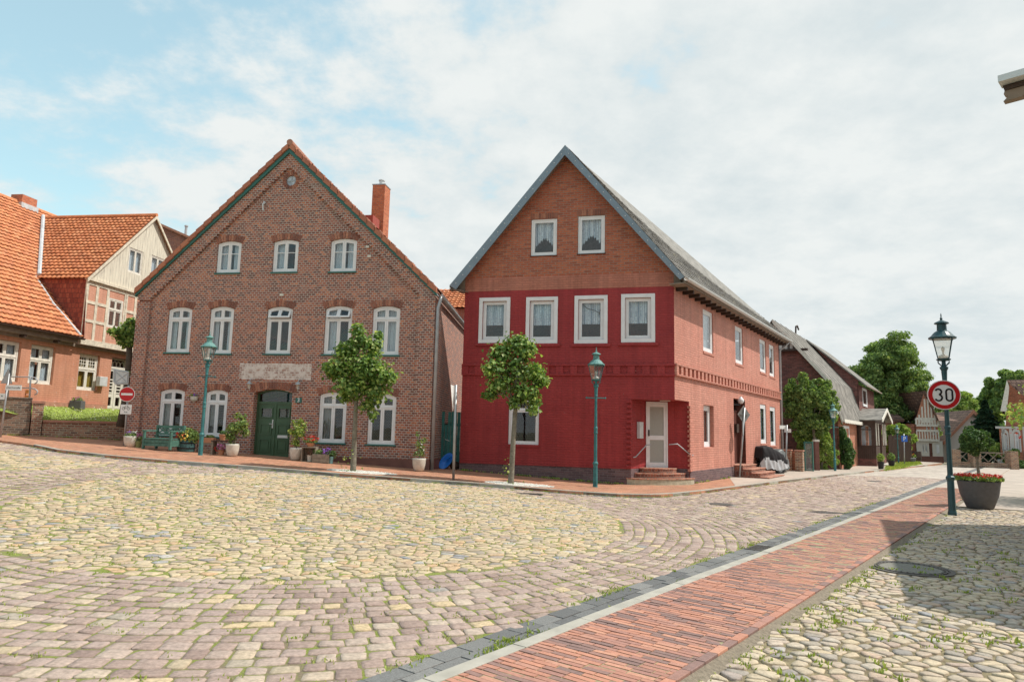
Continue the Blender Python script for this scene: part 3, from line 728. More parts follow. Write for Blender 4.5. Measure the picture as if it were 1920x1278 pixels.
def build_brown():
    heL = FB.hit(262,549)[1]; heR = FB.hit(815,549)[1]; xa, ha = FB.hit(545.5,284); he = (heL+heR)/2
    ax, az = FB.hit(545,269,-.1); lx, lz = FB.hit(256,543,-.1); rx, rz_ = FB.hit(820,541,-.1)
    wins = []; holes = []
    Q = {'m': [((320.1,576.6),(362.4,575.2),(310.3,659.7),(355.4,661.7)), ((398.2,575.2),(441.8,574.4),(388.5,662.4),(432.8,663.4)), ((504.6,575.5),(550.6,574.4),(496.2,662.5),(544,664)), ((612.9,574.2),(661.4,573.3),(606,663.4),(657.5,665)), ((700,575.1),(751.2,572.7),(697.6,664.3),(747.3,666.4))],
         'a': [((411.8,453.8),(455.4,451.4),(405,512),(449.8,512)), ((515.8,451.4),(561.3,448.4),(510.5,510.1),(558.2,510.7)), ((623.2,448.8),(671,446.9),(617.6,510),(667.3,509.5))],
         'g': [((303.8,728.2),(348.9,729.3),(295,815),(340.5,816)), ((388.3,729.3),(428.6,732.1),(382.1,817.5),(423,818.9)), ((601,734.8),(652.4,735.5),(595.9,828.5),(646.5,830.9)), ((693.8,737.8),(744.6,738.7),(687.8,831.5),(739.3,833.9))]}
    for kind in 'mag':
        for i, q in enumerate(Q[kind]):
            x0,x1,z0,z1 = FB.quad(q, .05); wins.append((kind,i,x0,x1,z0,z1)); ar = .10 if kind != 'a' else .09
            holes.append(outl(x0-.01,x1+.01,z0-.01,z1-ar,ar)[0:2]+top_pts(x0-.01,x1+.01,z1-ar+.01,ar))
    d = FB.quad(((482.4,730),(550.7,730),(475.8,857),(546.5,862)), .18); dx0,dx1 = d[0]-.02,d[1]+.02; dz1 = d[3]; dar = .12
    dz0 = FB.hit(512,858,.1)[1]
    ox, oz_ = FB.hit(545.7,338.5); orr = .19
    holes.append([(ox+orr*math.cos(2*math.pi*k/20), oz_+orr*math.sin(2*math.pi*k/20)) for k in range(20)])
    outline = [(0,-.6),(dx0,-.6),(dx0,dz1-dar)]+top_pts(dx0,dx1,dz1-dar,dar)[::-1][1:-1]+[(dx1,dz1-dar),(dx1,-.6),(WB,-.6),(WB,heR),(xa,ha),(0,heL)]
    w = wall_mesh('wall', outline, holes, 'brown_brick', brown, depth=.16)
    # door jambs
    jm = MB(); a_ = [(dx0,-.3),(dx0,dz1-dar)]+top_pts(dx0,dx1,dz1-dar,dar)[::-1][1:-1]+[(dx1,dz1-dar),(dx1,-.3)]
    jm.add([(p[0],yy,p[1]) for yy in (0,.3) for p in a_], [(i,i+1,len(a_)+i+1,len(a_)+i) for i in range(len(a_)-1)]); jm.build('door_jamb','brown_brick',brown)
    D = 15.0; S = lambda x,y,z: (x+SKB*y,y,z)
    sw = MB(); sw.add([S(WB,.0,-.6),S(WB,D,-.6),S(WB,D,heR),S(WB,0,heR)],[(0,1,2,3)]); sw.add([S(0,0,-.6),S(0,D,-.6),S(0,D,heL),S(0,0,heL)],[(0,3,2,1)])
    sw.add([S(0,D,-.6),S(WB,D,-.6),S(WB,D,heR),S(xa,D,ha),S(0,D,heL)],[(0,1,2,3,4)]); sw.build('side_wall','brown_brick',brown)
    # raised pilasters and stepped rake band
    ia = FB.hit(545,311); il = FB.hit(286,558); ir = FB.hit(787,550); pb = MB(); t = .09
    pb.box(-.002,il[0],-t,.01,-.55,il[1]-.15); pb.box(ir[0],WB+.002,-t,.01,-.55,ir[1]-.1)
    for (i0,o0,o1,sg) in ((il,(0,heL),(xa,ha),1),(ir,(WB,heR),(xa,ha),-1)):
        n = 46
        for k in range(n):
            t0,t1 = k/n,(k+1)/n; z0 = i0[1]+(ia[1]-i0[1])*t0-.1; z1 = i0[1]+(ia[1]-i0[1])*t1-.1+.001
            xi = i0[0]+(ia[0]-i0[0])*t0
            xo = lambda z: o0[0]+(o1[0]-o0[0])*(z-o0[1])/(o1[1]-o0[1])
            zc = min(z0,ha)
            x_a, x_b = xo(z0), xo(z1)
            if sg > 0: pb.prism([(max(0,x_a),z0),(xi,z0),(xi,z1),(max(0,x_b),z1)], -t, .01)
            else: pb.prism([(xi,z0),(min(WB,x_a),z0),(min(WB,x_b),z1),(xi,z1)], -t, .01)
    zt = ia[1]-.1; xo1 = xa-(xa)*(ha-zt)/(ha-heL); xo2 = xa+(WB-xa)*(ha-zt)/(ha-heR); pb.prism([(xo1,zt),(xo2,zt),(xa,ha)],-t,.01)
    pb.build('raised_brick_edge','brown_brick',brown)
    # worn whitewashed band over the door, plinth
    q = FB.quad(((450,681),(584.5,680.5),(449,711.5),(583.5,712)))
    MB().box(q[0],q[1],-.006,.0-.001,q[2],q[3]).build('worn_whitewash','worn_band',brown)
    zp = FB.hit(809,862)[1]
    MB().box(dx1+.15,WB+.03,-.13,-.091,-.55,zp).build('plinth','plinth_paint',brown); MB().box(WB,WB+.03,-.08,2,-.55,zp).build('plinth','plinth_paint',brown)
    # windows
    for (kind,i,x0,x1,z0,z1) in wins:
        cur = None
        if kind == 'a': cur = [(0,.38,0,1),(.62,1,0,1)] if i != 1 else [(.02,.45,0,1)]
        if kind == 'm': cur = [(0,1,0,1)] if i == 4 else ([(0,.5,0,1)] if i == 3 else ([(.0,.25,0,1),(.7,1,0,1)] if i < 2 else None))
        if kind == 'g': cur = [(0,.5,0,1,None,'curtain_dark')] if i == 2 else ([(.05,.4,0,1,None,'curtain_dark')] if i < 2 else None)
        ar = .09 if kind == 'a' else .10
        if kind == 'a': window(brown,x0,x1,z0,z1,.05,arch=ar,cols=2,bars=.62,cur=cur,sill=(.10,.04,.05,'green_trim'))
        else:
            window(brown,x0,x1,z0,z1,.05,arch=ar,cols=2,transom=.73,cur=cur,open_top=(-.42 if kind == 'm' and i in (2,3) else 0),sill=(.10,.06,.055,'green_trim'), label='white arched window with its top vent propped open' if kind == 'm' and i in (2,3) else None)
        soldier(brown,x0-.04,x1+.04,z1-ar+.005,ar,.21,0,'arch_island')
    soldier(brown,dx0-.12,dx1+.12,dz1-dar+.01,dar,.24,0,'arch_island')
    # oculus
    oc = MB(); n = 24
    for k in range(n):
        a0 = 2*math.pi*k/n+.03; a1 = 2*math.pi*(k+1)/n-.03
        oc.prism([(ox+orr*math.cos(a0),oz_+orr*math.sin(a0)),(ox+.31*math.cos(a0),oz_+.31*math.sin(a0)),(ox+.31*math.cos(a1),oz_+.31*math.sin(a1)),(ox+orr*math.cos(a1),oz_+orr*math.sin(a1))][::-1], -.015, .02)
    oo = oc.build('round_window','arch_island',brown)
    MB().prism([(ox+.18*math.cos(2*math.pi*k/20),oz_+.18*math.sin(2*math.pi*k/20)) for k in range(20)],.05,.06).build('pane','oculus_reflection',oo)
    MB().box(ox-.012,ox+.012,.03,.05,oz_-.18,oz_+.18).box(ox-.17,ox+.17,.031,.049,oz_-.012,oz_+.012).build('glazing_bar','zinc',oo)
    # roof: green boards, verge tiles, slopes
    U = MB(); bo = MB()
    for (ex,ez,sg) in ((lx,lz,-1),(rx,rz_,1)):
        th = .10
        bo.prism([(ex,ez-.13),(ax,az-.20),(ax,az-.36),(ex-.0*sg,ez-.26)] if sg > 0 else [(ex,ez-.26),(ax,az-.36),(ax,az-.20),(ex,ez-.13)], -.16, -.06)
        v = [S(ex,-.1,ez-.06),S(ax,-.1,az-.08),S(ax,D+.1,az-.08),S(ex,D+.1,ez-.06)]
        U.slab(v if sg > 0 else v[::-1], .06)
        L_ = math.hypot(ax-ex, az-ez); dv = Vector((ax-ex,0,az-ez)).normalized(); du = Vector((SKB,1,0)).normalized()
        o = Vector(S(ex,-.12,ez-.05))
        tile_roof('roof_tiles', brown, o, du, dv, 4.5 if sg > 0 else 1.2, L_, 'brown_tile')
        # verge tiles seen on edge
        vt = MB(); n = 20
        for k in range(n):
            a, b = k/n, (k+1)/n+.006; lo, hi = (ex+(ax-ex)*a, ez+(az-ez)*a), (ex+(ax-ex)*b, ez+(az-ez)*b); g = .012
            vt.prism([(lo[0],lo[1]-.16),(hi[0],hi[1]-.20),(hi[0],hi[1]-.01),(lo[0],lo[1]+.04)] if sg < 0 else [(lo[0],lo[1]+.04),(hi[0],hi[1]-.01),(hi[0],hi[1]-.20),(lo[0],lo[1]-.16)], -.215, -.05)
        vt.build('verge_tile','verge_tile',brown)
    U.build('roof','brown_tile',brown); bo.build('verge_board','green_trim',brown)
    MB().tube([S(ax,-.22,az+.0),S(ax,D+.1,az)],.11,10).build('ridge_tile','brown_tile',brown)
    # door
    dr = MB(); y = .22
    df = [(dx0+.0,dz0)]+[(dx0+.0,dz1-dar)]+top_pts(dx0,dx1,dz1-dar,dar)[::-1][1:-1]+[(dx1,dz1-dar),(dx1,dz0)]
    fo = outl(dx0+.005,dx1-.005,dz0,dz1-dar,dar)
    fi = outl(dx0+.06,dx1-.06,dz0+.02,dz1-dar-.05,dar)
    dr.ring(fo,fi,y,y+.1); tr = dz1-dar-.32; dr.box(dx0+.06,dx1-.06,y-.01,y+.09,tr-.05,tr+.03)
    dfo = dr.build('door_frame','green_door',brown)
    MB().prism(outl(dx0+.06,dx1-.06,tr+.03,dz1-dar-.05,dar),y+.05,y+.06).build('transom_pane','glass',dfo)
    cx = (dx0+dx1)/2
    for s0,s1,act in ((dx0+.065,cx-.004,1),(cx+.004,dx1-.065,0)):
        lf = MB(); lf.ring([(s0,dz0+.02),(s1,dz0+.02),(s1,tr-.05),(s0,tr-.05)],[(s0+.12,dz0+1.35),(s1-.12,dz0+1.35),(s1-.12,tr-.2),(s0+.12,tr-.2)],y+.02,y+.07)
        for (za,zb) in ((.18,.62),(.75,1.12)):
            lf.ring([(s0+.10,dz0+za),(s1-.10,dz0+za),(s1-.10,dz0+zb),(s0+.10,dz0+zb)],[(s0+.14,dz0+za+.04),(s1-.14,dz0+za+.04),(s1-.14,dz0+zb-.04),(s0+.14,dz0+zb-.04)],y-.005,y+.021)
            lf.box(s0+.18,s1-.18,y+.003,y+.021,dz0+za+.08,dz0+zb-.08)
        lf.ring([(s0+.09,dz0+1.32),(s1-.09,dz0+1.32),(s1-.09,tr-.17),(s0+.09,tr-.17)],[(s0+.12,dz0+1.35),(s1-.12,dz0+1.35),(s1-.12,tr-.2),(s0+.12,tr-.2)],y-.002,y+.021)
        lo = lf.build('door_leaf','green_door',brown)
        MB().box(s0+.12,s1-.12,y+.04,y+.05,dz0+1.35,tr-.2).build('pane','glass',lo); MB().box(s0+.1,s1-.1,y+.09,y+.1,dz0+1.3,tr-.15).build('curtain','door_net',lo)
        if act: MB().box(s1-.09,s1-.05,y-.004,y+.021,dz0+.98,dz0+1.26).tube([(s1-.07,y-.04,dz0+1.12),(s1-.17,y-.04,dz0+1.12)],.012).build('door_handle','zinc_light',lo)
        else: MB().box(s0+.13,s1-.13,y-.008,y+.021,dz0+.66,dz0+.75).build('letter_slot','zinc_light',lo); 
    MB().box(cx-.035,cx+.035,y-.006,y+.03,dz0+.02,tr-.05).build('door_stop','green_door',dfo)
    MB().box(dx0-.1,dx1+.1,-.28,.3,dz0-.5,dz0).build('doorstep','light_slab',brown)
    # downpipe and gutter at the right corner
    gm = MB(); g0 = S(WB+.14,-.15,heR-.06); g1 = S(WB+.14,D,heR-.06); half_round(gm,g0,g1,.085); gm.build('gutter','zinc',brown)
    MB().tube([(WB+.16,0,heR-.12),(WB+.16,.0,heR-.24),(WB+.09,-.02,heR-.5),(WB+.09,-.02,.02)],.055,10).build('downpipe','zinc',brown,smooth=True)
    # chimney, roof hatch
    rz0 = FB.hit(700,430)
    yc = 4.2
    a = FB.hit(699,347,yc); b = FB.hit(722,347,yc); bt = FB.hit(716,440,yc)
    ch = MB().box(a[0],b[0],yc,yc+.62,bt[1]-.6,a[1]); co = ch.build('chimney','orange_brick',brown)
    MB().box(a[0]-.02,b[0]+.02,yc-.02,yc+.64,a[1],a[1]+.04).build('chimney_cap','zinc',co); MB().lathe([(.10,0),(.10,.22),(.13,.22),(.13,.26)],((a[0]+b[0])/2,yc+.3,a[1]+.04),12).build('flue','zinc_light',co)
    h = FB.hit(688,404,3.2); MB().box(h[0]-.22,h[0]+.25,3.2,3.9,h[1]-.35,h[1]+.02).build('roof_hatch','red_brick_paint',brown)
    # small details: wall lamps, iron anchor, wall bracket, number plate, hanging pot
    for px,py in ((467,723),(558.5,724)):
        l = FB.hit(px,py,-.2); m_ = MB()
        m_.tube([(l[0],0,l[1]+.18),(l[0],-.1,l[1]+.24),(l[0],-.2,l[1]+.16)],.014,6); m_.lathe([(.01,.16),(.09,.08),(.10,.06),(.02,.05)],(l[0],-.2,l[1]),10)
        wl = m_.build('wall_lamp','zinc',brown); MB().lathe([(.05,-.10),(.075,.05),(.01,.05)],(l[0],-.2,l[1]),10).build('lamp_glass','lamp_glass',wl)
    n_ = FB.quad(((555.5,745),(565,745),(555.5,755),(565,755)))
    pl = MB().box(n_[0]-.02,n_[1]+.02,-.02,-.001,n_[2],n_[3]).build('number_plate','green_trim',brown)
    t = text_mb('3',.19,True); to = t.build('number','white_paint',pl); to.location = ((n_[0]+n_[1])/2,-.022,(n_[2]+n_[3])/2)
    e = FB.hit(496,388); MB().tube([(e[0],-.02,e[1]+.15),(e[0],-.12,e[1]+.05),(e[0]+.03,-.12,e[1]-.18)],[.05,.03,.02],6).build('hoist_hook','zinc_light',brown)
    for px,py in ((529,553),(690,463),(693,481)):
        l = FB.hit(px,py); MB().box(l[0]-.06,l[0]+.06,-.06,0,l[1]-.04,l[1]+.04).build('wall_bracket','white_old',brown)
brick('worn_band', [(0,(.30,.14,.11)),(.5,(.42,.26,.21)),(1,(.52,.38,.32))], (.66,.60,.55), bw=.19, bh=.076, ms=.012, stain=((.72,.65,.60),5.0,.42,.95))
brick('orange_brick', [(0,(.42,.12,.06)),(.5,(.50,.15,.07)),(1,(.56,.19,.09))], (.40,.26,.20), bw=.24, bh=.08, ms=.008, soft=.7)
plain('red_brick_paint', (.33,.06,.04), .6)
build_brown()
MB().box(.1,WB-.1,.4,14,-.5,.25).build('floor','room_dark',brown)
# ------------------------------------------------------------ red corner house
def painted(name, c, c2, br=.006, chips=.70, bk=.6, spot=7):
    """thick paint over brick: courses read only as soft relief, chipped in places"""
    m, nt, N, L, P = nodes(name); tc, v, sp = wallvec(N, L)
    wob = noise(N, L, 2.2, 3, tc); cw = N('ShaderNodeCombineXYZ'); L(math2(N, L, 'MULTIPLY', math2(N, L, 'SUBTRACT', wob, .5), .06), cw.inputs[1])
    va = N('ShaderNodeVectorMath'); va.operation = 'ADD'; L(v, va.inputs[0]); L(cw.outputs[0], va.inputs[1])
    b = N('ShaderNodeTexBrick'); b.inputs['Scale'].default_value = 1; b.inputs['Brick Width'].default_value = .25; b.inputs['Row Height'].default_value = .078
    b.inputs['Mortar Size'].default_value = .012; b.inputs['Mortar Smooth'].default_value = .5; b.inputs['Color1'].default_value = (0,0,0,1); b.inputs['Color2'].default_value = (1,1,1,1); L(va.outputs[0], b.inputs['Vector'])
    col = ramp(N, [(.3,c),(.7,c2)], noise(N, L, .9, 6, tc, .65), L).outputs[0]
    f = ramp(N, [(.2,(.86,.86,.86)),(.8,(1.1,1.1,1.1))], b.outputs['Color'], L).outputs[0]; col = mixc(N, L, bk, col, f, 'MULTIPLY')
    sm_ = N('ShaderNodeMapping'); sm_.inputs['Scale'].default_value = (3.2,.16,1); L(v, sm_.inputs[0]); stq = ramp(N, [(.40,(.80,.80,.80)),(.62,(1.06,1.06,1.06))], noise(N, L, 1.5, 6, sm_.outputs[0], .7), L).outputs[0]; col = mixc(N, L, .8, col, stq, 'MULTIPLY')
    ch = ramp(N, [(chips,(0,0,0)),(chips+.02,(1,1,1))], noise(N, L, spot, 7, tc, .75), L).outputs[0]
    col = mixc(N, L, math2(N, L, 'MULTIPLY', ch, .7), col, (.55,.40,.36))
    L(col, P.inputs['Base Color']); P.inputs['Roughness'].default_value = .6; P.inputs['Specular IOR Level'].default_value = .35
    bn = N('ShaderNodeBump'); bn.inputs['Distance'].default_value = br
    h = math2(N, L, 'ADD', math2(N, L, 'MULTIPLY', noise(N, L, 18, 5, tc, .7), .9), math2(N, L, 'MULTIPLY', b.outputs['Color'], .5)); L(math2(N, L, 'SUBTRACT', h, math2(N, L, 'MULTIPLY', b.outputs['Fac'], min(1,bk*1.6))), bn.inputs['Height']); L(bn.outputs[0], P.inputs['Normal'])
    MAT[name] = m
painted('red_paint', (.31,.030,.034), (.38,.045,.045), br=.008, chips=.66, bk=.4)
painted('pink_paint', (.56,.225,.165), (.63,.29,.22), br=.012, chips=.74)
painted('band_paint', (.43,.155,.10), (.50,.20,.14), br=.008, chips=.76)
brick('gable_brick', [(0,(.30,.09,.055)),(.35,(.40,.11,.06)),(.7,(.44,.125,.065)),(1,(.49,.155,.08))], (.34,.22,.17), bw=.24, bh=.077, ms=.011, stain=((.12,.09,.08),1.2,.66,.5))
brick('plinth_brick', [(0,(.10,.065,.07)),(.5,(.145,.09,.095)),(1,(.18,.115,.115))], (.20,.16,.16), bw=.25, bh=.07, ms=.008)
plain('verge_zinc', (.20,.25,.29), .45, metal=.35, var=.12, vs=2)
plain('soffit', (.24,.19,.15), .8, var=.2)
plain('old_asbestos', (.24,.23,.21), .9, var=.3, vs=4, bump=.01, bs=12)
island('grey_slate', [(0,(.13,.125,.12)),(.4,(.18,.175,.16)),(.8,(.24,.225,.205)),(1,(.16,.155,.15))], rough=.9, nv=.35, ns=9, bump=.004, moss=((.34,.32,.22),3.0,.60))
brick('step_brick', [(0,(.15,.06,.05)),(.5,(.24,.09,.065)),(1,(.36,.14,.09))], (.30,.22,.17), bw=.12, bh=.16, ms=.01)
brick('tread_brick', [(0,(.30,.12,.08)),(.5,(.44,.19,.13)),(1,(.52,.28,.20))], (.42,.33,.26), bw=.12, bh=.3, ms=.01, floor=True)
plain('step_concrete', (.42,.40,.30), .85, var=.2, vs=8, bump=.004)
plain('frosted', (.36,.37,.34), .35, var=.06, vs=40, bump=.002, bs=120)
plain('brown_door', (.12,.045,.035), .5, var=.15)
AR = R(-14.1); YC = 21.26; pC = aty(1264.3,640,YC)
FR = Frame(pC.x, pC.y, 0, AR); xl = FR.hit(867,700)[0]; p_ = FR.w(xl,0); FR = Frame(p_.x,p_.y,-.02,AR); WR = -xl
AS = R(56.9); FS = Frame(pC.x, pC.y, -.02, AS); SKR = math.tan(math.pi/2-(AS-AR))       # side wall slant in the front frame
red = fr_root(FR, 'corner_house', 'red painted corner house with brick gable, salmon side wall and grey metal verge', 'house')
LS = FS.hit(1462,745)[0]
def build_red():
    S = lambda x,y,z: (x+SKR*y,y,z); D = LS*math.sin(AS-AR)
    zpl = FR.hit(1175.4,878.5)[1]; zb1 = FR.hit(1066,FR and 541)[1]; zb2 = FR.hit(1066,518)[1]
    zb1 = (FR.hit(872,545.5)[1]+FR.hit(1261,533.5)[1])/2-.04; zb2 = (FR.hit(872,521.5)[1]+FR.hit(1261,510)[1])/2
    apx, apz = FR.hit(1059.4,276); 
    wx = lambda px,py: FR.hit(px,py)
    xn = FR.hit(1183,800)[0]; zn = FR.hit(1187,748)[1]
    # ---- front
    W_ = []
    for q in [((899.7,557.8),(957,557.2),(895.4,643.3),(954.8,642.3)),((986.1,556.3),(1046.2,556.3),(985.2,643.3),(1044.6,644.2)),((1077.5,554),(1139.4,553.1),(1075.9,644.2),(1138.8,643.3)),((1163.9,552.5),(1227,548.4),(1165,642.6),(1229.6,640.8))]: W_.append(FR.quad(q,-.03))
    G_ = [FR.quad(q,.04) for q in [((996.9,412.1),(1045.3,409.7),(995.2,480.9),(1044.4,479.2)),((1083.7,405.7),(1134.7,403.8),(1083.7,476.8),(1134.7,475.6))]]
    GW = FR.quad(((954.5,746),(1011.5,746),(952.3,832.6),(1010.2,834.1)),.04)
    b = .125
    holes = [[(x0+b,z0+b),(x1-b,z0+b),(x1-b,z1-b),(x0+b,z1-b)] for x0,x1,z0,z1 in W_]+[[(GW[0],GW[2]),(GW[1],GW[2]),(GW[1],GW[3]),(GW[0],GW[3])]]
    wall_mesh('front_wall', [(0,zpl),(xn,zpl),(xn,zn),(WR,zn),(WR,zb1),(0,zb1)], holes, 'red_paint', red, depth=.16)
    wall_mesh('salmon_band', [(0,zb1),(WR,zb1),(WR,zb2),(0,zb2)], [], 'band_paint', red, y=-.003)
    MB().box(0,xn,-.012,.01,-.4,zpl).build('plinth','plinth_brick',red); MB().box(0,xn,-.03,.0,zpl-.0,zpl+.035).build('plinth_ledge','red_paint',red)
    # roof outline in the verge plane
    YV = -.38; A = FR.hit(1059.7,272.5,YV); EL = FR.hit(842.9,535.5,YV); ER = FR.hit(1283.2,518.7,YV)
    # gable wall under the roof line
    sl = (A[1]-EL[1])/(A[0]-EL[0]); sr = (A[1]-ER[1])/(ER[0]-A[0]); dz = .16
    top_l = lambda x: A[1]-sl*(A[0]-x)-dz; top_r = lambda x: A[1]-sr*(x-A[0])-dz
    gh = [[(x0,z0),(x1,z0),(x1,z1),(x0,z1)] for x0,x1,z0,z1 in G_]
    gl, gr = max(top_l(0),zb2+.01), max(top_r(WR),zb2+.01)
    wall_mesh('gable_wall', [(0,zb2),(WR,zb2),(WR,gr),(A[0],A[1]-dz),(0,gl)], gh, 'gable_brick', red, depth=.14)
    for i,(x0,x1,z0,z1) in enumerate(W_):
        s = MB(); s.ring([(x0,z0),(x1,z0),(x1,z1),(x0,z1)],[(x0+b,z0+b),(x1-b,z0+b),(x1-b,z1-b),(x0+b,z1-b)],-.03,.02); so_ = s.build('window_surround','white_paint',red,bevel=.008)
        MB().box(x0-.1,x1+.1,-.07,0,z0-.10,z0-.005).build('sill','red_paint',red,bevel=.01)
        hem = lambda t: .0
        cu = [(0,1,.38,1,None,'lace')] if i != 2 else [(0,1,.40,1,None,'lace')]
        w = window(red,x0+b+.005,x1-b-.005,z0+b+.005,z1-b-.005,.05,cols=1,cur=cu,fw=.05,sw=.055, label='upper window with a sagging dark cord behind the pane' if i == 2 else None)
        if i == 2:
            a0,a1 = x0+b+.1,x1-b-.1; zt = z1-b-.15
            MB().tube([(a0,.12,zt+.02),(a0+.2,.12,zt-.14),(a0+.42,.12,zt-.2),(a0+.6,.12,zt-.3),(a1-.08,.12,zt-.36),(a1,.12,zt-.12)],.012,5).build('cord','dark_wood',w)
    for i,(x0,x1,z0,z1) in enumerate(G_):
        hem = lambda t: (.05 if False else 0)+ .55*(z1-z0)*(.62-.55*abs(2*t-1)**1.3)+.04*math.sin(t*60)
        window(red,x0+.01,x1-.01,z0+.01,z1-.01,.03,cols=1,cur=[(0,1,.12,1,hem,'lace')],fw=.05,sw=.07,sill=(.06,.03,.03,'dark_wood'))
        n = 13; mb = MB()
        for k in range(n): a = x0-.03+(x1-x0+.06)*k/n; mb.box(a+.008,a+(x1-x0+.06)/n-.008,-.006,.01,z1+.005,z1+.20)
        mb.build('brick_lintel','arch_island',red)
    window(red,GW[0]+.01,GW[1]-.01,GW[2]+.01,GW[3]-.01,.05,cols=1,transom=.74,fw=.06,sw=.05,sill=(.09,.05,.08,'red_paint'))
    # frieze on the front: ledges and squares
    zt, zbm = FR.hit(900,684)[1], FR.hit(900,701.5)[1]; fz = MB()
    fz.box(-.02,WR+.02,-.07,0,zt-.03,zt+.03); fz.box(-.02,WR+.02,-.06,0,zbm-.03,zbm+.03)
    x = -.02
    while x < WR-.1:
        fz.box(x,min(x+.24,WR),-.05,0,zbm+.03,zt-.03); x += .46
    fz.build('brick_frieze','red_paint',red,bevel=.006)
    # ---- side wall in its own frame (child with the same root)
    def sp(x,y,z): return FR.loc(FS.w(x,y,z))
    def s_child(name, build):      # make a part whose local axes follow the side wall
        o = build; o.parent = red; q = FR.loc(FS.o); o.location = q; o.rotation_euler.z = AS-AR; return o
    hU = [FS.quad(q,.04) for q in [((1315.8,577.5),(1334.7,586.7),(1316.4,659),(1335.7,663.5)),((1376,609),(1390.8,616),(1377.7,680.8),(1392.2,684.9)),((1421.8,633.9),(1433.9,639),(1424.2,697),(1435.6,700.4)),((1439.7,643.6),(1450,648.7),(1442.1,704.5),(1451.4,708))]]
    hG = [FS.quad(q,.0) for q in [((1319.2,758.2),(1338.1,760.6),(1319.9,838.1),(1338.8,838.1)),((1425.4,756.8),(1436.9,758.9),(1426.3,830.7),(1436.9,832)),((1443.9,761),(1454,763.8),(1444.4,834.2),(1455.2,835.9))]]
    dr = FS.quad(((1375.3,745.8),(1397.4,750.3),(1377,867.4),(1398.4,872.6)))
    xs = FS.hit(1292.5,820)[0]; zs = zn; zE = FS.hit(1275,545)[1]
    zE = zE+.12; rect = lambda q,g=0: [(q[0]-g,q[2]-g),(q[1]+g,q[2]-g),(q[1]+g,q[3]+g),(q[0]-g,q[3]+g)]
    zps = (FS.hit(1297,881.2)[1]+FS.hit(1377,875.3)[1])/2
    o = wall_mesh('side_wall', [(0,zs),(xs,zs),(xs,-.3),(LS,-.3),(LS,zE),(0,zE)], [rect(q) for q in hU+hG+[dr]], 'pink_paint', None, depth=.18); s_child('',o)
    s_child('', MB().box(xs,dr[0],-.025,.01,-.4,zps).build('side_plinth','plinth_brick'))
    sides = []
    for i,q in enumerate(hU):
        w = window(None,q[0]+.01,q[1]-.01,q[2]+.01,q[3]-.01,.04,cols=1,fw=.08,sw=.08,cur=[(0,1,0,1)] if i in (0,3) else [(0,.6,0,1)],sill=(.07,.05,.09,'pink_paint'), label='narrow side window tilted open' if i in (1,2) else None)
        s_child('',w)
    for i,q in enumerate(hG):
        w = window(None,q[0]+.01,q[1]-.01,q[2]+.01,q[3]-.01,.14 if i == 0 else .03,cols=1,fw=.09,sw=.09,cur=[(0,1,0,1,None,'lace' if i else 'curtain_dark')],sill=(.06,.04,.08,'pink_paint')); s_child('',w)
    # dentil frieze
    a, b_ = FS.hit(1264.8,682.5)[1], FS.hit(1264.8,700.4)[1]; m_ = MB(); m_.box(-.03,LS,-.09,0,a-.03,a+.035); m_.box(-.03,LS,-.09,0,b_-.05,b_+.0)
    x = 0
    while x < LS: m_.box(x,x+.21,-.075,0,b_,a-.03); x += .42
    s_child('', m_.build('dentil_frieze','pink_paint',bevel=.006))
    # side door
    dd = MB(); dd.box(dr[0]+.02,dr[1]-.02,.32,.38,dr[2],dr[3]-.5); dd.box(dr[0]+.02,dr[1]-.02,.31,.39,dr[3]-.52,dr[3]-.44)
    for k in range(1,8): xx = dr[0]+(dr[1]-dr[0])*k/8; dd.box(xx-.008,xx+.008,.312,.33,dr[2]+.05,dr[3]-.55)
    do = dd.build('side_door','brown_door'); s_child('',do)
    MB().box(dr[0]+.02,dr[1]-.02,.36,.37,dr[3]-.44,dr[3]).build('pane','glass',do)
    jj = MB(); jj.box(dr[0]-.002,dr[0],.0,.4,dr[2]-.3,dr[3]); jj.box(dr[1],dr[1]+.002,.0,.4,dr[2]-.3,dr[3]); jj.box(dr[0],dr[1],.18,.4,dr[3],dr[3]+.03); s_child('',jj.build('door_jamb','brown_door'))
    mk = MB().box(dr[1]-.55,dr[1]-.2,.2,.31,dr[2]+1.25,dr[2]+1.6).build('letter_box','dark_wood'); s_child('',mk)
    s_child('', MB().box(dr[0]+.02,dr[0]+.3,.3,.33,dr[3]-.42,dr[3]-.06).build('house_number_panel','white_old'))
    gl = FS.hit(1389,751,-.12); s_child('', MB().lathe([(.01,-.13),(.09,-.09),(.13,0),(.09,.09),(.05,.12),(.05,.16)],(gl[0],-.12,gl[1]),14).build('globe_lamp','white_paint',smooth=True))
    st = MB(); zt0 = dr[2]; n = 3; h = zt0/ (n+1) if zt0 > 0 else .17; h = (zt0+.0)/4
    for k in range(4):    # steps come down towards the street
        yy = -.02-.32*k; w0 = dr[0]-.12; st.box(w0, dr[1]+.25+.18*k, yy-.32, .3 if k == 0 else yy, -.2, zt0-h*k-.03)
    so_ = st.build('side_steps','step_brick',bevel=.01); s_child('',so_)
    sc_ = MB()
    for k in range(4): yy = -.02-.32*k; sc_.box(dr[0]-.13,dr[1]+.27+.18*k,yy-.34,.3 if k == 0 else yy+.0,zt0-h*k-.029,zt0-h*k+.005)
    o2 = sc_.build('tread','tread_brick'); s_child('',o2); 
    # eaves of the side: soffit, rafter feet, gutter
    g0 = FS.hit(1282,521,-.5); g1 = FS.hit(1479,640,-.5); gz = (g0[1]+g1[1])/2
    s_child('', MB().box(-.35,LS+.25,-.46,.02,gz-.09,gz-.06).box(-.35,LS+.25,-.47,-.44,gz-.09,gz+.10).build('eaves_board','soffit'))
    x = .2
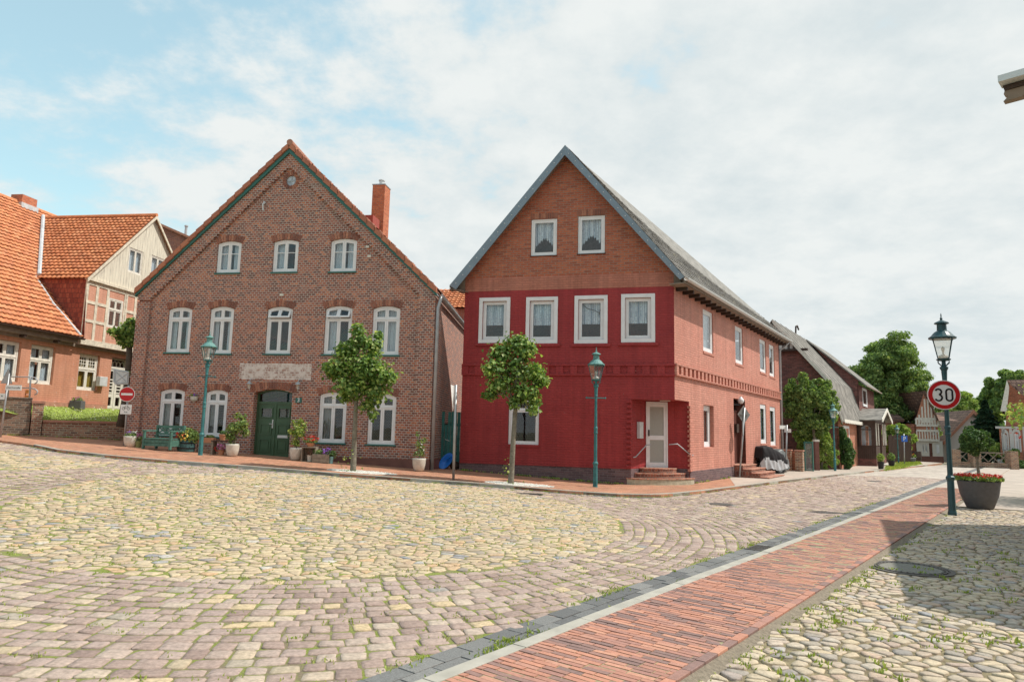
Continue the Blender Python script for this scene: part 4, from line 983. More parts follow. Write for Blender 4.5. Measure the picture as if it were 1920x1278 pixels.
    while x < LS: s_child('', MB().box(x,x+.10,-.36,.0,gz-.20,gz-.085).build('rafter_end','dark_wood')); x += .62
    ggm = MB(); half_round(ggm,(-.38,-.54,gz+.06),(LS+.3,-.54,gz+.03),.085); x = .1
    while x < LS: ggm.box(x,x+.02,-.63,-.45,gz+.055,gz+.065); x += .9
    s_child('', ggm.build('gutter','zinc_light'))
    s_child('', MB().tube([(LS+.15,-.52,gz),(LS+.12,-.3,gz-.25),(LS+.06,-.06,gz-.45),(LS+.06,-.06,.1)],.05,8).build('downpipe','zinc',smooth=True))
    # ---- roof: slabs + slates, slanting plan
    R2d = ray(1141,361); hz = FR.w(0,0,A[1]).z; t = (hz-HC)/R2d.z; R2w = Vector((0,0,HC))+R2d*t; R2 = FR.loc(R2w)
    E2 = sp(LS+.3,-.5,gz+.1); Af = Vector((A[0],YV,A[1])); ERf = Vector((ER[0],YV,ER[1])); ELf = Vector((EL[0],YV,EL[1]))
    R2 = Vector((R2.x,R2.y,A[1])); BL = ELf+(E2-ERf)*.98; BL.z = ELf.z
    rs = MB(); rs.slab([ERf,E2,R2,Af],.07); rs.slab([Af,R2,BL,ELf],.07); ro = rs.build('roof','old_asbestos',red)
    # slate courses on the street side
    V = []; Fq = []; NV, NU = 34, 90
    nn = (E2-ERf).cross(Af-ERf).normalized(); nn = nn if nn.z > 0 else -nn
    for j in range(NV):
        for i in range(NU):
            u0, u1 = (i+.5*(j%2))/NU, (i+.5*(j%2)+.94)/NU; v0, v1 = j/NV-.004, (j+1)/NV
            if u1 > 1: continue
            P_ = lambda u,v: ERf.lerp(E2,u).lerp(Af.lerp(R2,u),v)
            k = len(V); g = rnd.gauss(0,.004)
            V += [tuple(P_(u0,v0)+nn*(.028+g)),tuple(P_(u1,v0)+nn*(.028+g)),tuple(P_(u1,v1)+nn*.008),tuple(P_(u0,v1)+nn*.008),tuple(P_(u0,v0)+nn*.002),tuple(P_(u1,v0)+nn*.002)]
            Fq += [(k,k+1,k+2,k+3),(k+4,k+5,k+1,k)]
    np_mesh('roof_slates', np.array(V), [np.array(Fq)], 'grey_slate', red)
    bm_ = MB(); bm_.add([R2, E2, BL], [(0,1,2)]); bm_.add([sp(LS,0,-.4), sp(LS,0,zE), Vector((sp(LS,0,0).x-WR*.97, sp(LS,0,0).y, zE)), Vector((sp(LS,0,0).x-WR*.97, sp(LS,0,0).y, -.4))], [(0,1,2,3)])
    lw = sp(LS,0,0); bm_.add([(0,0,-.4),(0,0,zE),(lw.x-WR*.97,lw.y,zE),(lw.x-WR*.97,lw.y,-.4)], [(0,1,2,3)]); bm_.build('back_wall','gable_brick',red)
    # verge boards with rivets
    vb = MB(); wv = .20; ov = [(A[0],A[1]),(EL[0],EL[1])]
    nl = Vector((sl,0,-1)).normalized(); nr_ = Vector((-sr,0,-1)).normalized()
    In = FR.hit(1059.2,291,YV); lb = FR.hit(855,542.7,YV); rb = FR.hit(1275,524.7,YV)
    vb.prism([(A[0],A[1]),(EL[0],EL[1]),lb,In],YV-.03,YV); vb.prism([In,rb,(ER[0],ER[1]),(A[0],A[1])],YV-.03,YV)
    vo = vb.build('verge_board','verge_zinc',red); rv = MB()
    for (p,q,c0,c1) in (((A[0],A[1]),(EL[0],EL[1]),In,lb),((A[0],A[1]),(ER[0],ER[1]),In,rb)):
        for k in range(16):
            t = (k+.5)/16; xx = (p[0]+(q[0]-p[0])*t+c0[0]+(c1[0]-c0[0])*t)/2; zz = (p[1]+(q[1]-p[1])*t+c0[1]+(c1[1]-c0[1])*t)/2
            rv.box(xx-.014,xx+.014,YV-.04,YV-.03,zz-.014,zz+.014)
    rv.build('rivet','zinc_light',vo)
    sf = MB(); sf.slab([(EL[0],YV,EL[1]-.13),(A[0],YV,A[1]-.2),(A[0],0,A[1]-.2),(EL[0],0,EL[1]-.13)],.02); sf.slab([(A[0],YV,A[1]-.2),(ER[0],YV,ER[1]-.13),(ER[0],0,ER[1]-.13),(A[0],0,A[1]-.2)],.02)
    sf.slab([(EL[0],YV,EL[1]-.1),(0,YV,EL[1]-.16),(lw.x-WR,lw.y,EL[1]-.16),(lw.x-WR-.4,lw.y,EL[1]-.1)],.02); 
    sf.add([(EL[0]+.05,-.02,EL[1]-.1),(0,-.02,EL[1]-.1),(0,-.02,top_l(0)+.02)],[(0,1,2)]); sf.add([(WR,-.02,ER[1]-.15),(ER[0]-.05,-.02,ER[1]-.15),(WR,-.02,top_r(WR)+.02)],[(0,1,2)])
    sf.build('soffit','soffit',red)
    # ---- recessed corner entrance
    B = FR.loc(aty(1211,800,22.35)); C = FR.loc(aty(1264,800,22.5)); xsp = sp(xs,0,0)
    nz = MB(); zf = .48
    nz.add([(xn,0,-.3),(B.x,B.y,-.3),(B.x,B.y,zn),(xn,0,zn)],[(0,1,2,3)]); nz.add([(C.x,C.y,-.3),(xsp.x,xsp.y,-.3),(xsp.x,xsp.y,zn),(C.x,C.y,zn)],[(0,1,2,3)])
    nz.add([(xn,0,zn),(B.x,B.y,zn),(C.x,C.y,zn),(xsp.x,xsp.y,zn),(WR,0,zn)],[(0,1,2,3,4)])
    dv = (C-B); dl = dv.length; dv.normalize(); e_ = B+dv*dl*.76
    nz.add([(e_.x,e_.y,-.3),(C.x,C.y,-.3),(C.x,C.y,zn),(e_.x,e_.y,zn)],[(0,1,2,3)])
    nz.build('entrance_recess','red_paint',red)
    ang = math.atan2(dv.y,dv.x); dz0 = FR.loc(aty(1232,876,22.35)).z; dz1 = FR.loc(aty(1232,753,22.35)).z; dw = dl*.76
    pp_ = MB().box(0,dw,.0,.03,dz1,zn).build('door_lintel','red_paint',red,loc=(B.x,B.y,0)); pp_.rotation_euler.z = ang
    df = MB(); df.ring([(0.0,dz0),(dw,dz0),(dw,dz1),(0.0,dz1)],[(.05,dz0+.05),(dw-.05,dz0+.05),(dw-.05,dz1-.06),(.05,dz1-.06)],-.03,.05)
    df.ring([(.055,dz0+.055),(dw-.055,dz0+.055),(dw-.055,dz1-.065),(.055,dz1-.065)],[(.13,dz0+.16),(dw-.13,dz0+.16),(dw-.13,dz1-.16),(.13,dz1-.16)],-.015,.045); df.box(.12,dw-.12,-.014,.044,dz0+.88,dz0+1.02)
    dro = df.build('entrance_door','white_paint',red,loc=(B.x,B.y,0)); dro.rotation_euler.z = ang
    MB().box(.12,dw-.12,.01,.02,dz0+.15,dz1-.15).build('pane','frosted',dro); MB().box(.07,.11,-.05,-.02,dz0+1.0,dz0+1.2).build('door_handle','dark_wood',dro)
    # letter box on the left cheek, light over the door
    q = FR.loc(aty(1199,806,22.0)); lm = MB().box(-.12,.12,-.08,.02,-.26,.26).build('letter_box','zinc_light',red,loc=(q.x,q.y-.05,q.z)); lm.rotation_euler.z = math.atan2(B.y,B.x-xn)
    q = FR.loc(aty(1247,749,21.9)); MB().box(-.16,.16,-.06,.06,-.05,.05).build('entrance_light','white_old',red,loc=q)
    # toothed brick jambs
    tq = MB(); z = zpl+.02; k = 0
    while z < zn-.06:
        if k%2 == 0: tq.box(xn-.14,xn+.02,-.07,.01,z,z+.078)
        z += .078; k += 1
    tq.build('toothed_jamb','red_paint',red,bevel=.006)
    tq = MB(); z = zps; k = 0
    while z < zn-.06:
        if k%2 == 0: tq.box(xs-.10,xs+.09,-.07,.03,z,z+.078)
        z += .078; k += 1
    s_child('', tq.build('toothed_jamb','pink_paint',bevel=.006))
    pl = MB(); pl.add([(xn,-.012,-.3),(B.x,B.y-.012,-.3),(B.x,B.y-.012,zpl),(xn,-.012,zpl)],[(0,1,2,3)]); pl.build('recess_plinth','plinth_brick',red); pl = MB(); pl.add([(C.x-.01,C.y-.01,-.3),(xsp.x-.01,xsp.y-.012,-.3),(xsp.x-.01,xsp.y-.012,zpl),(C.x-.01,C.y-.01,zpl)],[(0,1,2,3)]); pl.build('recess_plinth','plinth_brick',red)
    # steps: rounded concrete base and two brick treads
    cx_, cy_ = (B.x+C.x)/2, (B.y+C.y)/2; P0 = Vector((xn-.12,-.02,0)); P1 = Vector((xsp.x+.14,xsp.y-.02,0))
    zz = FR.loc(gp(1240,908)); 
    for (s_,zt_,ins,nm,mt) in ((0,dz0-.30,0.0,'rounded_step','step_concrete'),(1,dz0-.15,.22,'step','step_brick'),(2,dz0-.0,.44,'step','step_brick')):
        a = P0.lerp(P1,ins*.5); b2 = P1.lerp(P0,ins*.5); mid = (a+b2)/2; outv = Vector((dv.y,-dv.x,0)); n = 12; poly = []
        for k in range(n+1):
            t = k/n; p = a.lerp(b2,t); bul = (.34-.0*ins)*(1-(2*t-1)**2)**.6; poly.append(p+outv*(bul-ins*.5))
        poly += [Vector((C.x,C.y+.1,0)),Vector((B.x,B.y+.1,0))]
        so_ = MB().slab([(p.x,p.y,zt_-.035) for p in poly][::-1],.45).build(nm,mt,red)
        MB().slab([(p.x+(p.x-cx_)*.02,p.y+(p.y-cy_)*.02,zt_) for p in poly][::-1],.036).build('tread','tread_brick',so_)
    # hand rails
    hr = MB()
    for (pts) in ([(1187.5,857,21.75),(1192,856,21.8),(1212,834,22.2),(1221,833,22.25)],[(1254,833,22.35),(1270,832,22.3),(1294,852,22.5),(1300,853.5,22.55)]):
        hr.tube([FR.loc(aty(*p[:2],p[2]-.12)) for p in pts],.018,8)
    hr.build('handrail','zinc',red,smooth=True)
    # interior blockers
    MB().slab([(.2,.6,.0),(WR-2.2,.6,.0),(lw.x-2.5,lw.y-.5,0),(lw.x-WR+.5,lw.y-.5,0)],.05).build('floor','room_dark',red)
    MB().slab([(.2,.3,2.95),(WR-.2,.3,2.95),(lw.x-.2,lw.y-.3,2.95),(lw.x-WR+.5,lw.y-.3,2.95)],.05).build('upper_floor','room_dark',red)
build_red()
# ------------------------------------------------------------ orange-roofed house on its terrace
painted('orange_render', (.52,.23,.14), (.60,.30,.20), br=.008, chips=.61, bk=.22, spot=3.2)
painted('panel_render', (.58,.28,.19), (.64,.34,.24), br=.006, chips=.74, bk=.3)
plain('old_beam', (.62,.56,.45), .85, var=.25, vs=9, bump=.006, bs=40)
def weathered():
    m, nt, N, L, P = nodes('weathered_boards'); tc, v, sp = wallvec(N, L); s2 = N('ShaderNodeSeparateXYZ'); L(v, s2.inputs[0])
    mp = N('ShaderNodeMapping'); mp.inputs['Scale'].default_value = (7,.6,1); L(v, mp.inputs[0])
    c = ramp(N, [(.3,(.33,.31,.27)),(.46,(.60,.56,.46)),(.7,(.74,.70,.57))], noise(N, L, 2.2, 6, mp.outputs[0], .7), L).outputs[0]
    fr = math2(N, L, 'FRACT', math2(N, L, 'MULTIPLY', s2.outputs[0], 6.0), 0.0); g = ramp(N, [(0,(.3,.3,.3)),(.05,(1,1,1)),(.95,(1,1,1)),(1,(.3,.3,.3))], fr, L).outputs[0]
    L(mixc(N, L, 1.0, c, g, 'MULTIPLY'), P.inputs['Base Color']); P.inputs['Roughness'].default_value = .9; MAT['weathered_boards'] = m
weathered()
island('old_red_tile', [(0,(.30,.07,.04)),(.5,(.38,.09,.05)),(1,(.44,.12,.06))], nv=.2)
brick('wall_brick', [(0,(.14,.07,.06)),(.4,(.27,.12,.08)),(.8,(.36,.17,.11)),(1,(.42,.24,.16))], (.42,.37,.27), bw=.22, bh=.077, ms=.013, stain=((.40,.37,.27),1.8,.56,.6))
brick('mossy_wall', [(0,(.09,.07,.06)),(.5,(.17,.11,.08)),(1,(.27,.16,.11))], (.26,.23,.18), bw=.22, bh=.077, ms=.012, stain=((.50,.46,.38),2.5,.60,.8), stain2=((.09,.08,.06),1.1,.52,.5))
brick('far_brick', [(0,(.20,.08,.06)),(.5,(.30,.11,.08)),(1,(.38,.15,.10))], (.36,.28,.24), bw=.24, bh=.08, ms=.009)
plain('coping', (.40,.20,.14), .8, var=.2, vs=6, bump=.004)
plain('lead', (.52,.54,.55), .5, metal=.2, var=.2, vs=6)
ZT = 2.14
FO = Frame(-17.8, 25.6, ZT, R(82.0))
orange = fr_root(FO, 'tiled_house', 'orange tiled house with weathered boarded cross gable and old white casement windows', 'house')
def build_orange():
    X0, X1 = -6.0, 9.0
    W_ = [FO.quad(q,.1) for q in [((55.1,643.8),(102,652.3),(47.2,718),(92.3,720.8)),((145.8,661),(185.2,667.6),(139.4,729.3),(176.8,733.5))]]
    w2 = W_[0]; wd = w2[1]-w2[0]; x_r = FO.hit(33,675,.1)[0]; W_.insert(0,(x_r-wd,x_r,w2[2],w2[3]))
    D_ = FO.quad(((204,669),(240,676),(193,753),(225,763)),.2)
    ez = (FO.hit(0,604.4,-.35)[1]+FO.hit(146,631,-.35)[1])/2; xe = FO.hit(146.5,631,-.35)[0]
    zw = ez-.25
    rc = lambda q: [(q[0],q[2]),(q[1],q[2]),(q[1],q[3]),(q[0],q[3])]
    wall_mesh('wall', [(X0,-1),(D_[0],-1),(D_[0],D_[3]),(D_[1],D_[3]),(D_[1],-1),(X1,-1),(X1,zw),(X0,zw)], [rc(q) for q in W_], 'orange_render', orange, depth=.2)
    MB().box(X0,X1,8.2,8.3,-1,zw).box(X0-.05,X0,0,8.2,-1,zw).box(X1,X1+.05,0,8.2,-1,zw).build('back_wall','orange_render',orange)
    for i,q in enumerate(W_):
        if i < 2: window(orange,q[0]+.01,q[1]-.01,q[2]+.01,q[3]-.01,.1,cols=2,transom=.62,cur=[(0,.42,0,1),(.72,1,0,1)],mat='white_old',fw=.07,sw=.06,sill=(.05,.04,.05,'old_beam'))
        else: window(orange,q[0]+.01,q[1]-.01,q[2]+.01,q[3]-.01,.1,cols=2,transom=.58,sbars=(3,3),cur=[(0,1,0,1,None,'curtain_ochre')],mat='white_old',fw=.06,sw=.07,sill=(.05,.04,.05,'old_beam'), label='window with small panes above and ochre curtains')
    # door: double white with glazed lattice and fanlight
    dm = MB(); y = .2; zt = D_[3]-.42; dm.ring(rc((D_[0],D_[1],0.0,D_[3])),rc((D_[0]+.06,D_[1]-.06,.04,D_[3]-.06)),y,y+.08); dm.box(D_[0]+.06,D_[1]-.06,y-.01,y+.07,zt-.05,zt+.05)
    cx = (D_[0]+D_[1])/2
    for k in range(4):
        a = D_[0]+.1+(D_[1]-D_[0]-.2)*(k+.5)/4; dm.tube([(a-.12,y+.02,zt+.05),(a-.1,y+.02,zt+.22),(a,y+.02,zt+.3),(a+.1,y+.02,zt+.22),(a+.12,y+.02,zt+.05)],.016,5)
    fo = dm.build('door_frame','white_old',orange); MB().box(D_[0]+.06,D_[1]-.06,y+.05,y+.055,.04,D_[3]-.06).build('pane','glass',fo)
    for a,b in ((D_[0]+.065,cx-.01),(cx+.01,D_[1]-.065)):
        l = MB(); l.ring(rc((a,b,.05,zt-.05)),rc((a+.12,b-.12,.15,zt-.15)),y+.01,y+.05)
        for z_ in (.72,.86,1.0,1.14,1.28): l.box(a+.12,b-.12,y+.012,y+.048,z_-.03,z_+.02)
        l.box(a+.12,b-.12,y+.012,y+.048,.52,.66); l.build('door_leaf','white_old',orange)
    # eaves: fascia, brackets, gutter
    MB().box(X0,xe+.1,-.30,.05,zw,ez+.04).box(X0,X1,-.10,.0,zw-.12,zw).build('eaves_beam','soffit',orange)
    x = X0+.3
    while x < xe: MB().box(x,x+.12,-.30,.0,zw-.10,zw).build('eaves_bracket','dark_wood',orange); x += 1.55
    g = MB(); half_round(g,(X0,-.42,ez-.02),(xe+.25,-.42,ez-.04),.07); g.build('gutter','dark_wood',orange)
    # main roof
    P0 = Vector((0,0,HC)); best = None
    for k in range(10,120):
        yy = k*.1; xh, zh = FO.hit(0,367.7,yy); 
        if best is None or abs((zh-ez)-(yy+.35)*1.04) < best[0]: best = (abs((zh-ez)-(yy+.35)*1.04),yy,zh,xh)
    yR, zR = best[1], best[2]
    dv = Vector((0,yR+.35,zR-ez)).normalized(); Ls = math.hypot(yR+.35,zR-ez)
    xb = FO.hit(136,421,yR)[0]
    # cross gable geometry
    YG = -.25; gl = FO.hit(164,519,YG); ga = FO.hit(288.8,405,YG); gxr = 2*ga[0]-gl[0]
    tanm = (zR-ez)/(yR+.35); ymain = lambda z: (z-ez)/tanm-.35
    ye, ya = ymain(gl[1]), ymain(ga[1])
    def clip(u, v):       # keep the part left of the valley
        x = X0+u; z = ez+v*dv.z
        if z < gl[1]: return x < min(gl[0], xe+(gl[0]-xe)*max(0,(z-ez)/(gl[1]-ez)))+.05
        if z < ga[1]: return x < gl[0]+(ga[0]-gl[0])*(z-gl[1])/(ga[1]-gl[1])+.05
        return True
    tile_roof('roof_tiles', orange, (X0,-.42,ez), (1,0,0), dv, X1-X0, Ls, 'orange_tile', w=.21, l=.27, clip=clip)
    rb = MB(); rb.add([(X0,-.42,ez-.02),(xe,-.42,ez-.02),(gl[0],ye,gl[1]),(ga[0],ya,ga[1]),(ga[0],yR,zR),(X0,yR,zR)],[(0,1,2,3,4,5)]); rb.add([(X0,yR,zR),(X1,yR,zR),(X1,2*yR+.3,ez),(X0,2*yR+.3,ez)],[(0,1,2,3)]); rb.add([(ga[0],ya,ga[1]),(gxr,ye,gl[1]),(X1,ye,gl[1]),(X1,yR,zR),(ga[0],yR,zR)],[(0,1,2,3,4)]); rb.build('roof','orange_render',orange)
    MB().tube([(X0,yR,zR+.03),(X1,yR,zR+.03)],.11,10).build('ridge_tile','orange_tile',orange)
    # cross gable roof + ridge
    GL = Vector((gl[0]-.12,YG-.15,gl[1]-.08)); GA = Vector((ga[0],YG-.15,ga[1]))
    dvg = (Vector((ga[0],0,ga[1]))-Vector((gl[0]-.12,0,gl[1]-.08))); Lg = dvg.length; dvg.normalize()
    def clip2(u, v):
        y_ = YG-.15+u; z = GL.z+v*dvg.z; return y_ < ymain(z)+.1
    tile_roof('cross_gable_tiles', orange, GL, (0,1,0), dvg, ya-YG+.3, Lg, 'orange_tile', w=.21, l=.25, clip=clip2)
    cg = MB(); cg.add([GL-Vector((0,0,.03)),GA-Vector((0,0,.03)),(ga[0],ya,ga[1]-.03),(gl[0],ye,gl[1]-.05)],[(0,1,2,3)]); cg.add([GA,(gxr+.12,YG-.15,gl[1]-.08),(gxr,ye,gl[1]),(ga[0],ya,ga[1])],[(0,1,2,3)]); cg.build('cross_gable_roof','orange_render',orange)
    MB().tube([(ga[0],YG-.15,ga[1]+.04),(ga[0],ya,ga[1]+.03)],.09,8).build('ridge_tile','orange_tile',orange)
    # lead valley
    vl = MB(); vn = .10
    vl.tube([(gl[0]-.0,ye-.10,gl[1]+.10),(ga[0],ya-.12,ga[1]+.12)],.085,8); vl.tube([(xe+.05,-.42,ez+.06),((xe+gl[0])/2-.25,(ye-.42)/2,(ez+gl[1])/2+.08),(gl[0]-.12,ye,gl[1]+.06)],.05,8); vl.build('valley_flashing','lead',orange)
    # boarded gable
    gw = [FO.quad(q,YG+.02) for q in [((242.9,464.1),(269.3,472.2),(237.2,508.8),(263.6,517)),((283.6,478.3),(310,486.5),(279.5,523),(306,531))]]
    zb = gl[1]-.02
    wall_mesh('boarded_gable', [(gl[0],zb),(gxr,zb),(ga[0],ga[1]-.03)], [rc(q) for q in gw], 'weathered_boards', orange, depth=.1, y=YG)
    for q in gw: window(orange,q[0],q[1],q[2],q[3],YG+.02,cols=2,cur=[(0,1,0,.9)],mat='white_old',fw=.05,sw=.05)
    bg = MB()
    for (p,q) in (((gl[0]-.15,gl[1]-.1),(ga[0],ga[1])),((ga[0],ga[1]),(gxr+.15,gl[1]-.1))):
        bg.prism([p,q,(q[0],q[1]-.14),(p[0],p[1]-.14)] if p[0] > q[0] else [(p[0],p[1]-.14),(q[0],q[1]-.14),q,p], YG-.17, YG-.13)
    bg.build('verge_board','old_beam',orange); MB().box(gl[0]-.1,gxr,YG-.12,YG+.02,zb-.10,zb).build('gable_ledge','old_beam',orange)
    # half-timbered storey below
    xl_ = FO.hit(152,625,YG)[0]; zlo = (FO.hit(155,636,YG)[1]+FO.hit(240,654,YG)[1])/2; xl_ = (xl_+gl[0])/2; 
    uw = FO.quad(((204.2,558.2),(231.2,564.8),(198.3,611.5),(225.3,618.8)),YG+.02)
    hh = MB(); wall_mesh('infill_wall', [(xl_,zlo),(gxr,zlo),(gxr,zb-.1),(xl_,zb-.1)], [rc(uw)], 'panel_render', orange, depth=.1, y=YG)
    window(orange,uw[0],uw[1],uw[2],uw[3],YG+.0,cols=2,transom=.62,mat='white_old',fw=.06,sw=.05)
    tb = MB(); yb = YG-.025
    tb.box(xl_-.05,gxr,yb-.02,YG+.03,zlo-.16,zlo+.06)
    px_post = [(158,560),(181,560),(236,570),(253,575)]
    xs_ = [xl_+.06]+[FO.hit(*p,YG)[0] for p in px_post[1:]]
    for x_ in xs_+[uw[0]-.09,uw[1]+.09]: tb.box(x_-.07,x_+.07,yb,YG+.02,zlo+.06,zb-.1)
    x_ = xs_[-1]+.9
    while x_ < gxr: tb.box(x_-.07,x_+.07,yb,YG+.02,zlo+.06,zb-.1); x_ += .9
    tb.box(xl_,gxr,yb-.004,YG+.02,zb-.26,zb-.10)
    for px,py in ((175,568),(170,602)):
        z_ = FO.hit(px,py,YG)[1]; tb.box(xl_,uw[0]-.1,yb-.003,YG+.02,z_-.06,z_+.06); tb.box(uw[1]+.1,gxr,yb-.003,YG+.02,z_-.06,z_+.06)
    tb.build('timber_frame','old_beam',orange)
    tr = MB(); 
    for a,b in ((xs_[-2]+.1,.0),(xs_[-2]+.45,.15)): tr.tube([(a,YG-.12,zlo+1.3-b),(a+.25,YG-.12,zlo+.7-b)],.05,4)
    tr.build('loose_board','dark_wood',orange)
    # red tiled cheek of the cross gable
    ck = MB(); ck.add([(xl_,YG,zlo),(xl_,YG,zb),(xl_,ymain(zb),zb),(xl_,-.4,ez)],[(0,1,2,3)]); ck.build('tiled_cheek','cheek_tile',orange)
    # chimney on the ridge
    c0 = FO.hit(30,380,yR)[0]; c1 = FO.hit(58,390,yR)[0]; ct = FO.hit(44,369,yR)[1]
    co = MB().box(c0,c1,yR-.3,yR+.3,zR-.6,ct).build('chimney','orange_brick',orange); MB().box(c0-.06,c1+.06,yR-.36,yR+.36,zR-.25,zR+.0).build('flashing','lead',co)
    # foot ledges, letter box, floor
    MB().box(X0,D_[0]-.3,-.18,.0,-.6,.16).build('foot_ledge','coping',orange)
    l = FO.hit(192,715,-.15); MB().box(l[0]-.22,l[0]+.22,-.22,-.02,l[1]-.2,l[1]+.2).build('letter_box','zinc_light',orange,bevel=.02)
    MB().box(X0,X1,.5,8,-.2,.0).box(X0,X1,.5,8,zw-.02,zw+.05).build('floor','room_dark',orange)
brick('cheek_tile', [(0,(.22,.05,.035)),(.5,(.30,.07,.045)),(1,(.36,.10,.06))], (.15,.05,.04), bw=.16, bh=.2, ms=.008)
build_orange()
# brick gable seen behind, over the roof
FK = Frame(aty(290,440,46).x, 46, .6, R(8))
kh = fr_root(FK, 'brick_house', 'dark red brick gable rising behind the cross gable and the brown house', 'house')
a_ = FK.hit(297,418); b_ = FK.hit(356,444); sl_ = (a_[1]-b_[1])/(b_[0]-a_[0]); wv_ = 6.5
MB().prism([(a_[0]-wv_,-.5),(a_[0]+wv_,-.5),(a_[0]+wv_,a_[1]-sl_*wv_),(a_[0],a_[1]-.15),(a_[0]-wv_,a_[1]-sl_*wv_)],0,9).build('wall','far_brick',kh)
kr = MB()
for s in (-1,1): kr.slab([(a_[0],-.3,a_[1]),(a_[0]+s*(wv_+.4),-.3,a_[1]-sl_*(wv_+.4)),(a_[0]+s*(wv_+.4),9.3,a_[1]-sl_*(wv_+.4)),(a_[0],9.3,a_[1])][::s],.16)
kr.build('roof','brown_tile',kh)
p_ = FK.hit(344,432); MB().lathe([(.09,0),(.09,.7),(.13,.72),(.13,.8)],(p_[0],.5,p_[1]-.3),8).build('flue','zinc',kh)
# low orange roof between the two houses
q0 = aty(838,546,34); FQ = Frame(q0.x-1, 34, 0, R(-5)); sh = fr_root(FQ,'outbuilding','low outbuilding with orange pantiles in the gap between brown and red house','outbuilding')
zq0, zq1 = FQ.hit(850,578)[1], FQ.hit(850,545,2.2)[1]
MB().box(-1,4,0,4,-.3,zq0).build('wall','far_brick',sh); tile_roof('roof_tiles',sh,(-1.1,-.2,zq0),(1,0,0),(0,2.4,zq1-zq0),5.2,math.hypot(2.4,zq1-zq0),'orange_tile'); MB().slab([(-1.1,2.2,zq1),(4.1,2.2,zq1),(4.1,4.4,zq0),(-1.1,4.4,zq0)],.08).build('roof','brown_tile',sh)
# ------------------------------------------------------------ terrace walls, lawn, railing
wl0 = aty(56,800,24.2); wl1 = aty(240,800,25.8); aw = math.atan2(wl1.y-wl0.y, wl1.x-wl0.x)
FWl = Frame(wl0.x, wl0.y, tz(wl0.x,wl0.y), aw)
zc = (FWl.hit(90,785)[1]+FWl.hit(225,792)[1])/2; x79 = FWl.hit(79,800)[0]; x240 = FWl.hit(246,800)[0]+1.0
tw = fr_root(FWl,'garden_wall','low weathered brick garden wall with red coping below the lawn','wall')
MB().box(x79,x240,0,.25,-.3,zc-.08).build('wall','wall_brick',tw); MB().box(x79-.0,x240,-.05,.30,zc-.08,zc).build('coping','coping',tw,bevel=.01)
zp_ = FWl.hit(68,751)[1]
pw = fr_root(FWl,'brick_pillar','square red brick pillar between the high and the low garden wall','pillar')
MB().box(0.02,x79-.02,-.1,.32,-.3,zp_-.1).build('shaft','wall_brick',pw); MB().box(-.02,x79+.01,-.13,.36,zp_-.1,zp_).build('cap','coping',pw,bevel=.01)
hw = fr_root(FWl,'retaining_wall','dark mossy brick retaining wall with crumbling whitewash at the left edge','wall'); zh_ = FWl.hit(40,747)[1]
MB().box(-6,-.02,-.02,.28,-.3,zh_).build('wall','mossy_wall',hw); MB().box(-6,-.02,-.05,.31,zh_,zh_+.05).build('coping','mossy_wall',hw)
leafmat('grass_blade', [(0,(.20,.28,.045)),(.5,(.31,.39,.08)),(1,(.46,.49,.16))], trans=.3)
plain('lawn_soil', (.27,.35,.08), 1, var=.3, vs=5)
def lawn():
    a = FWl.w(x79,.3); b = FWl.w(x240,.3); c = FO.w(6,-.15); d = FO.w(-3,-.15); e = FWl.w(-6,.3)
    zl = FWl.o.z+zc-.02; zt = ZT+.0
    m_ = MB().add([(a.x,a.y,zl),(b.x,b.y,zl),(c.x,c.y,zt),(d.x,d.y,zt),(e.x,e.y,zt),(FWl.w(0,.3).x,FWl.w(0,.3).y,zt-.1)],[(0,1,2,3)])
    tag(m_.build('lawn_ground','lawn_soil'),kind='structure')
    rs = np.random.RandomState(3); n = 7000; u, v = rs.rand(n,1), rs.rand(n,1); A,B,C_,D_ = [np.array(p) for p in ((a.x,a.y,zl),(b.x,b.y,zl),(c.x,c.y,zt),(d.x,d.y,zt))]
    P = (A*(1-u)+B*u)*(1-v)+(D_*(1-u)+C_*u)*v; P[:,2] += .015; N_ = rs.normal(size=(n,3)); N_[:,2] = abs(N_[:,2])+1.2
    tag(leaves('lawn_grass',P,N_,.04,'grass_blade',asp=.3,seed=4,up=0),'short lawn grass with daisies behind the low brick wall','grass',kind='stuff')
    leafmat('daisy', [(0,(.75,.75,.7)),(1,(.8,.78,.6))], trans=.1); Pd = P[:420].copy(); Pd[:,2] += .05; Nd = rs.normal(size=(420,3))*.3; Nd[:,2] += 1; tag(leaves('lawn_daisies',Pd,Nd,.05,'daisy',asp=1,seed=5),'small white daisies scattered in the lawn','flowers',kind='stuff')
lawn()
terr = MB(); c = FO.w(-.9,-.1); terr.slab([(-30,25.2,ZT-.03),(c.x,c.y,ZT-.03),(FO.w(9,-.1).x,FO.w(9,-.1).y,ZT-.03),(-16,40,ZT-.03),(-30,40,ZT-.03)],.5); tag(terr.build('terrace','lawn_soil'),kind='structure')
def at_pl(px, py, Y): return aty(px,py,Y)
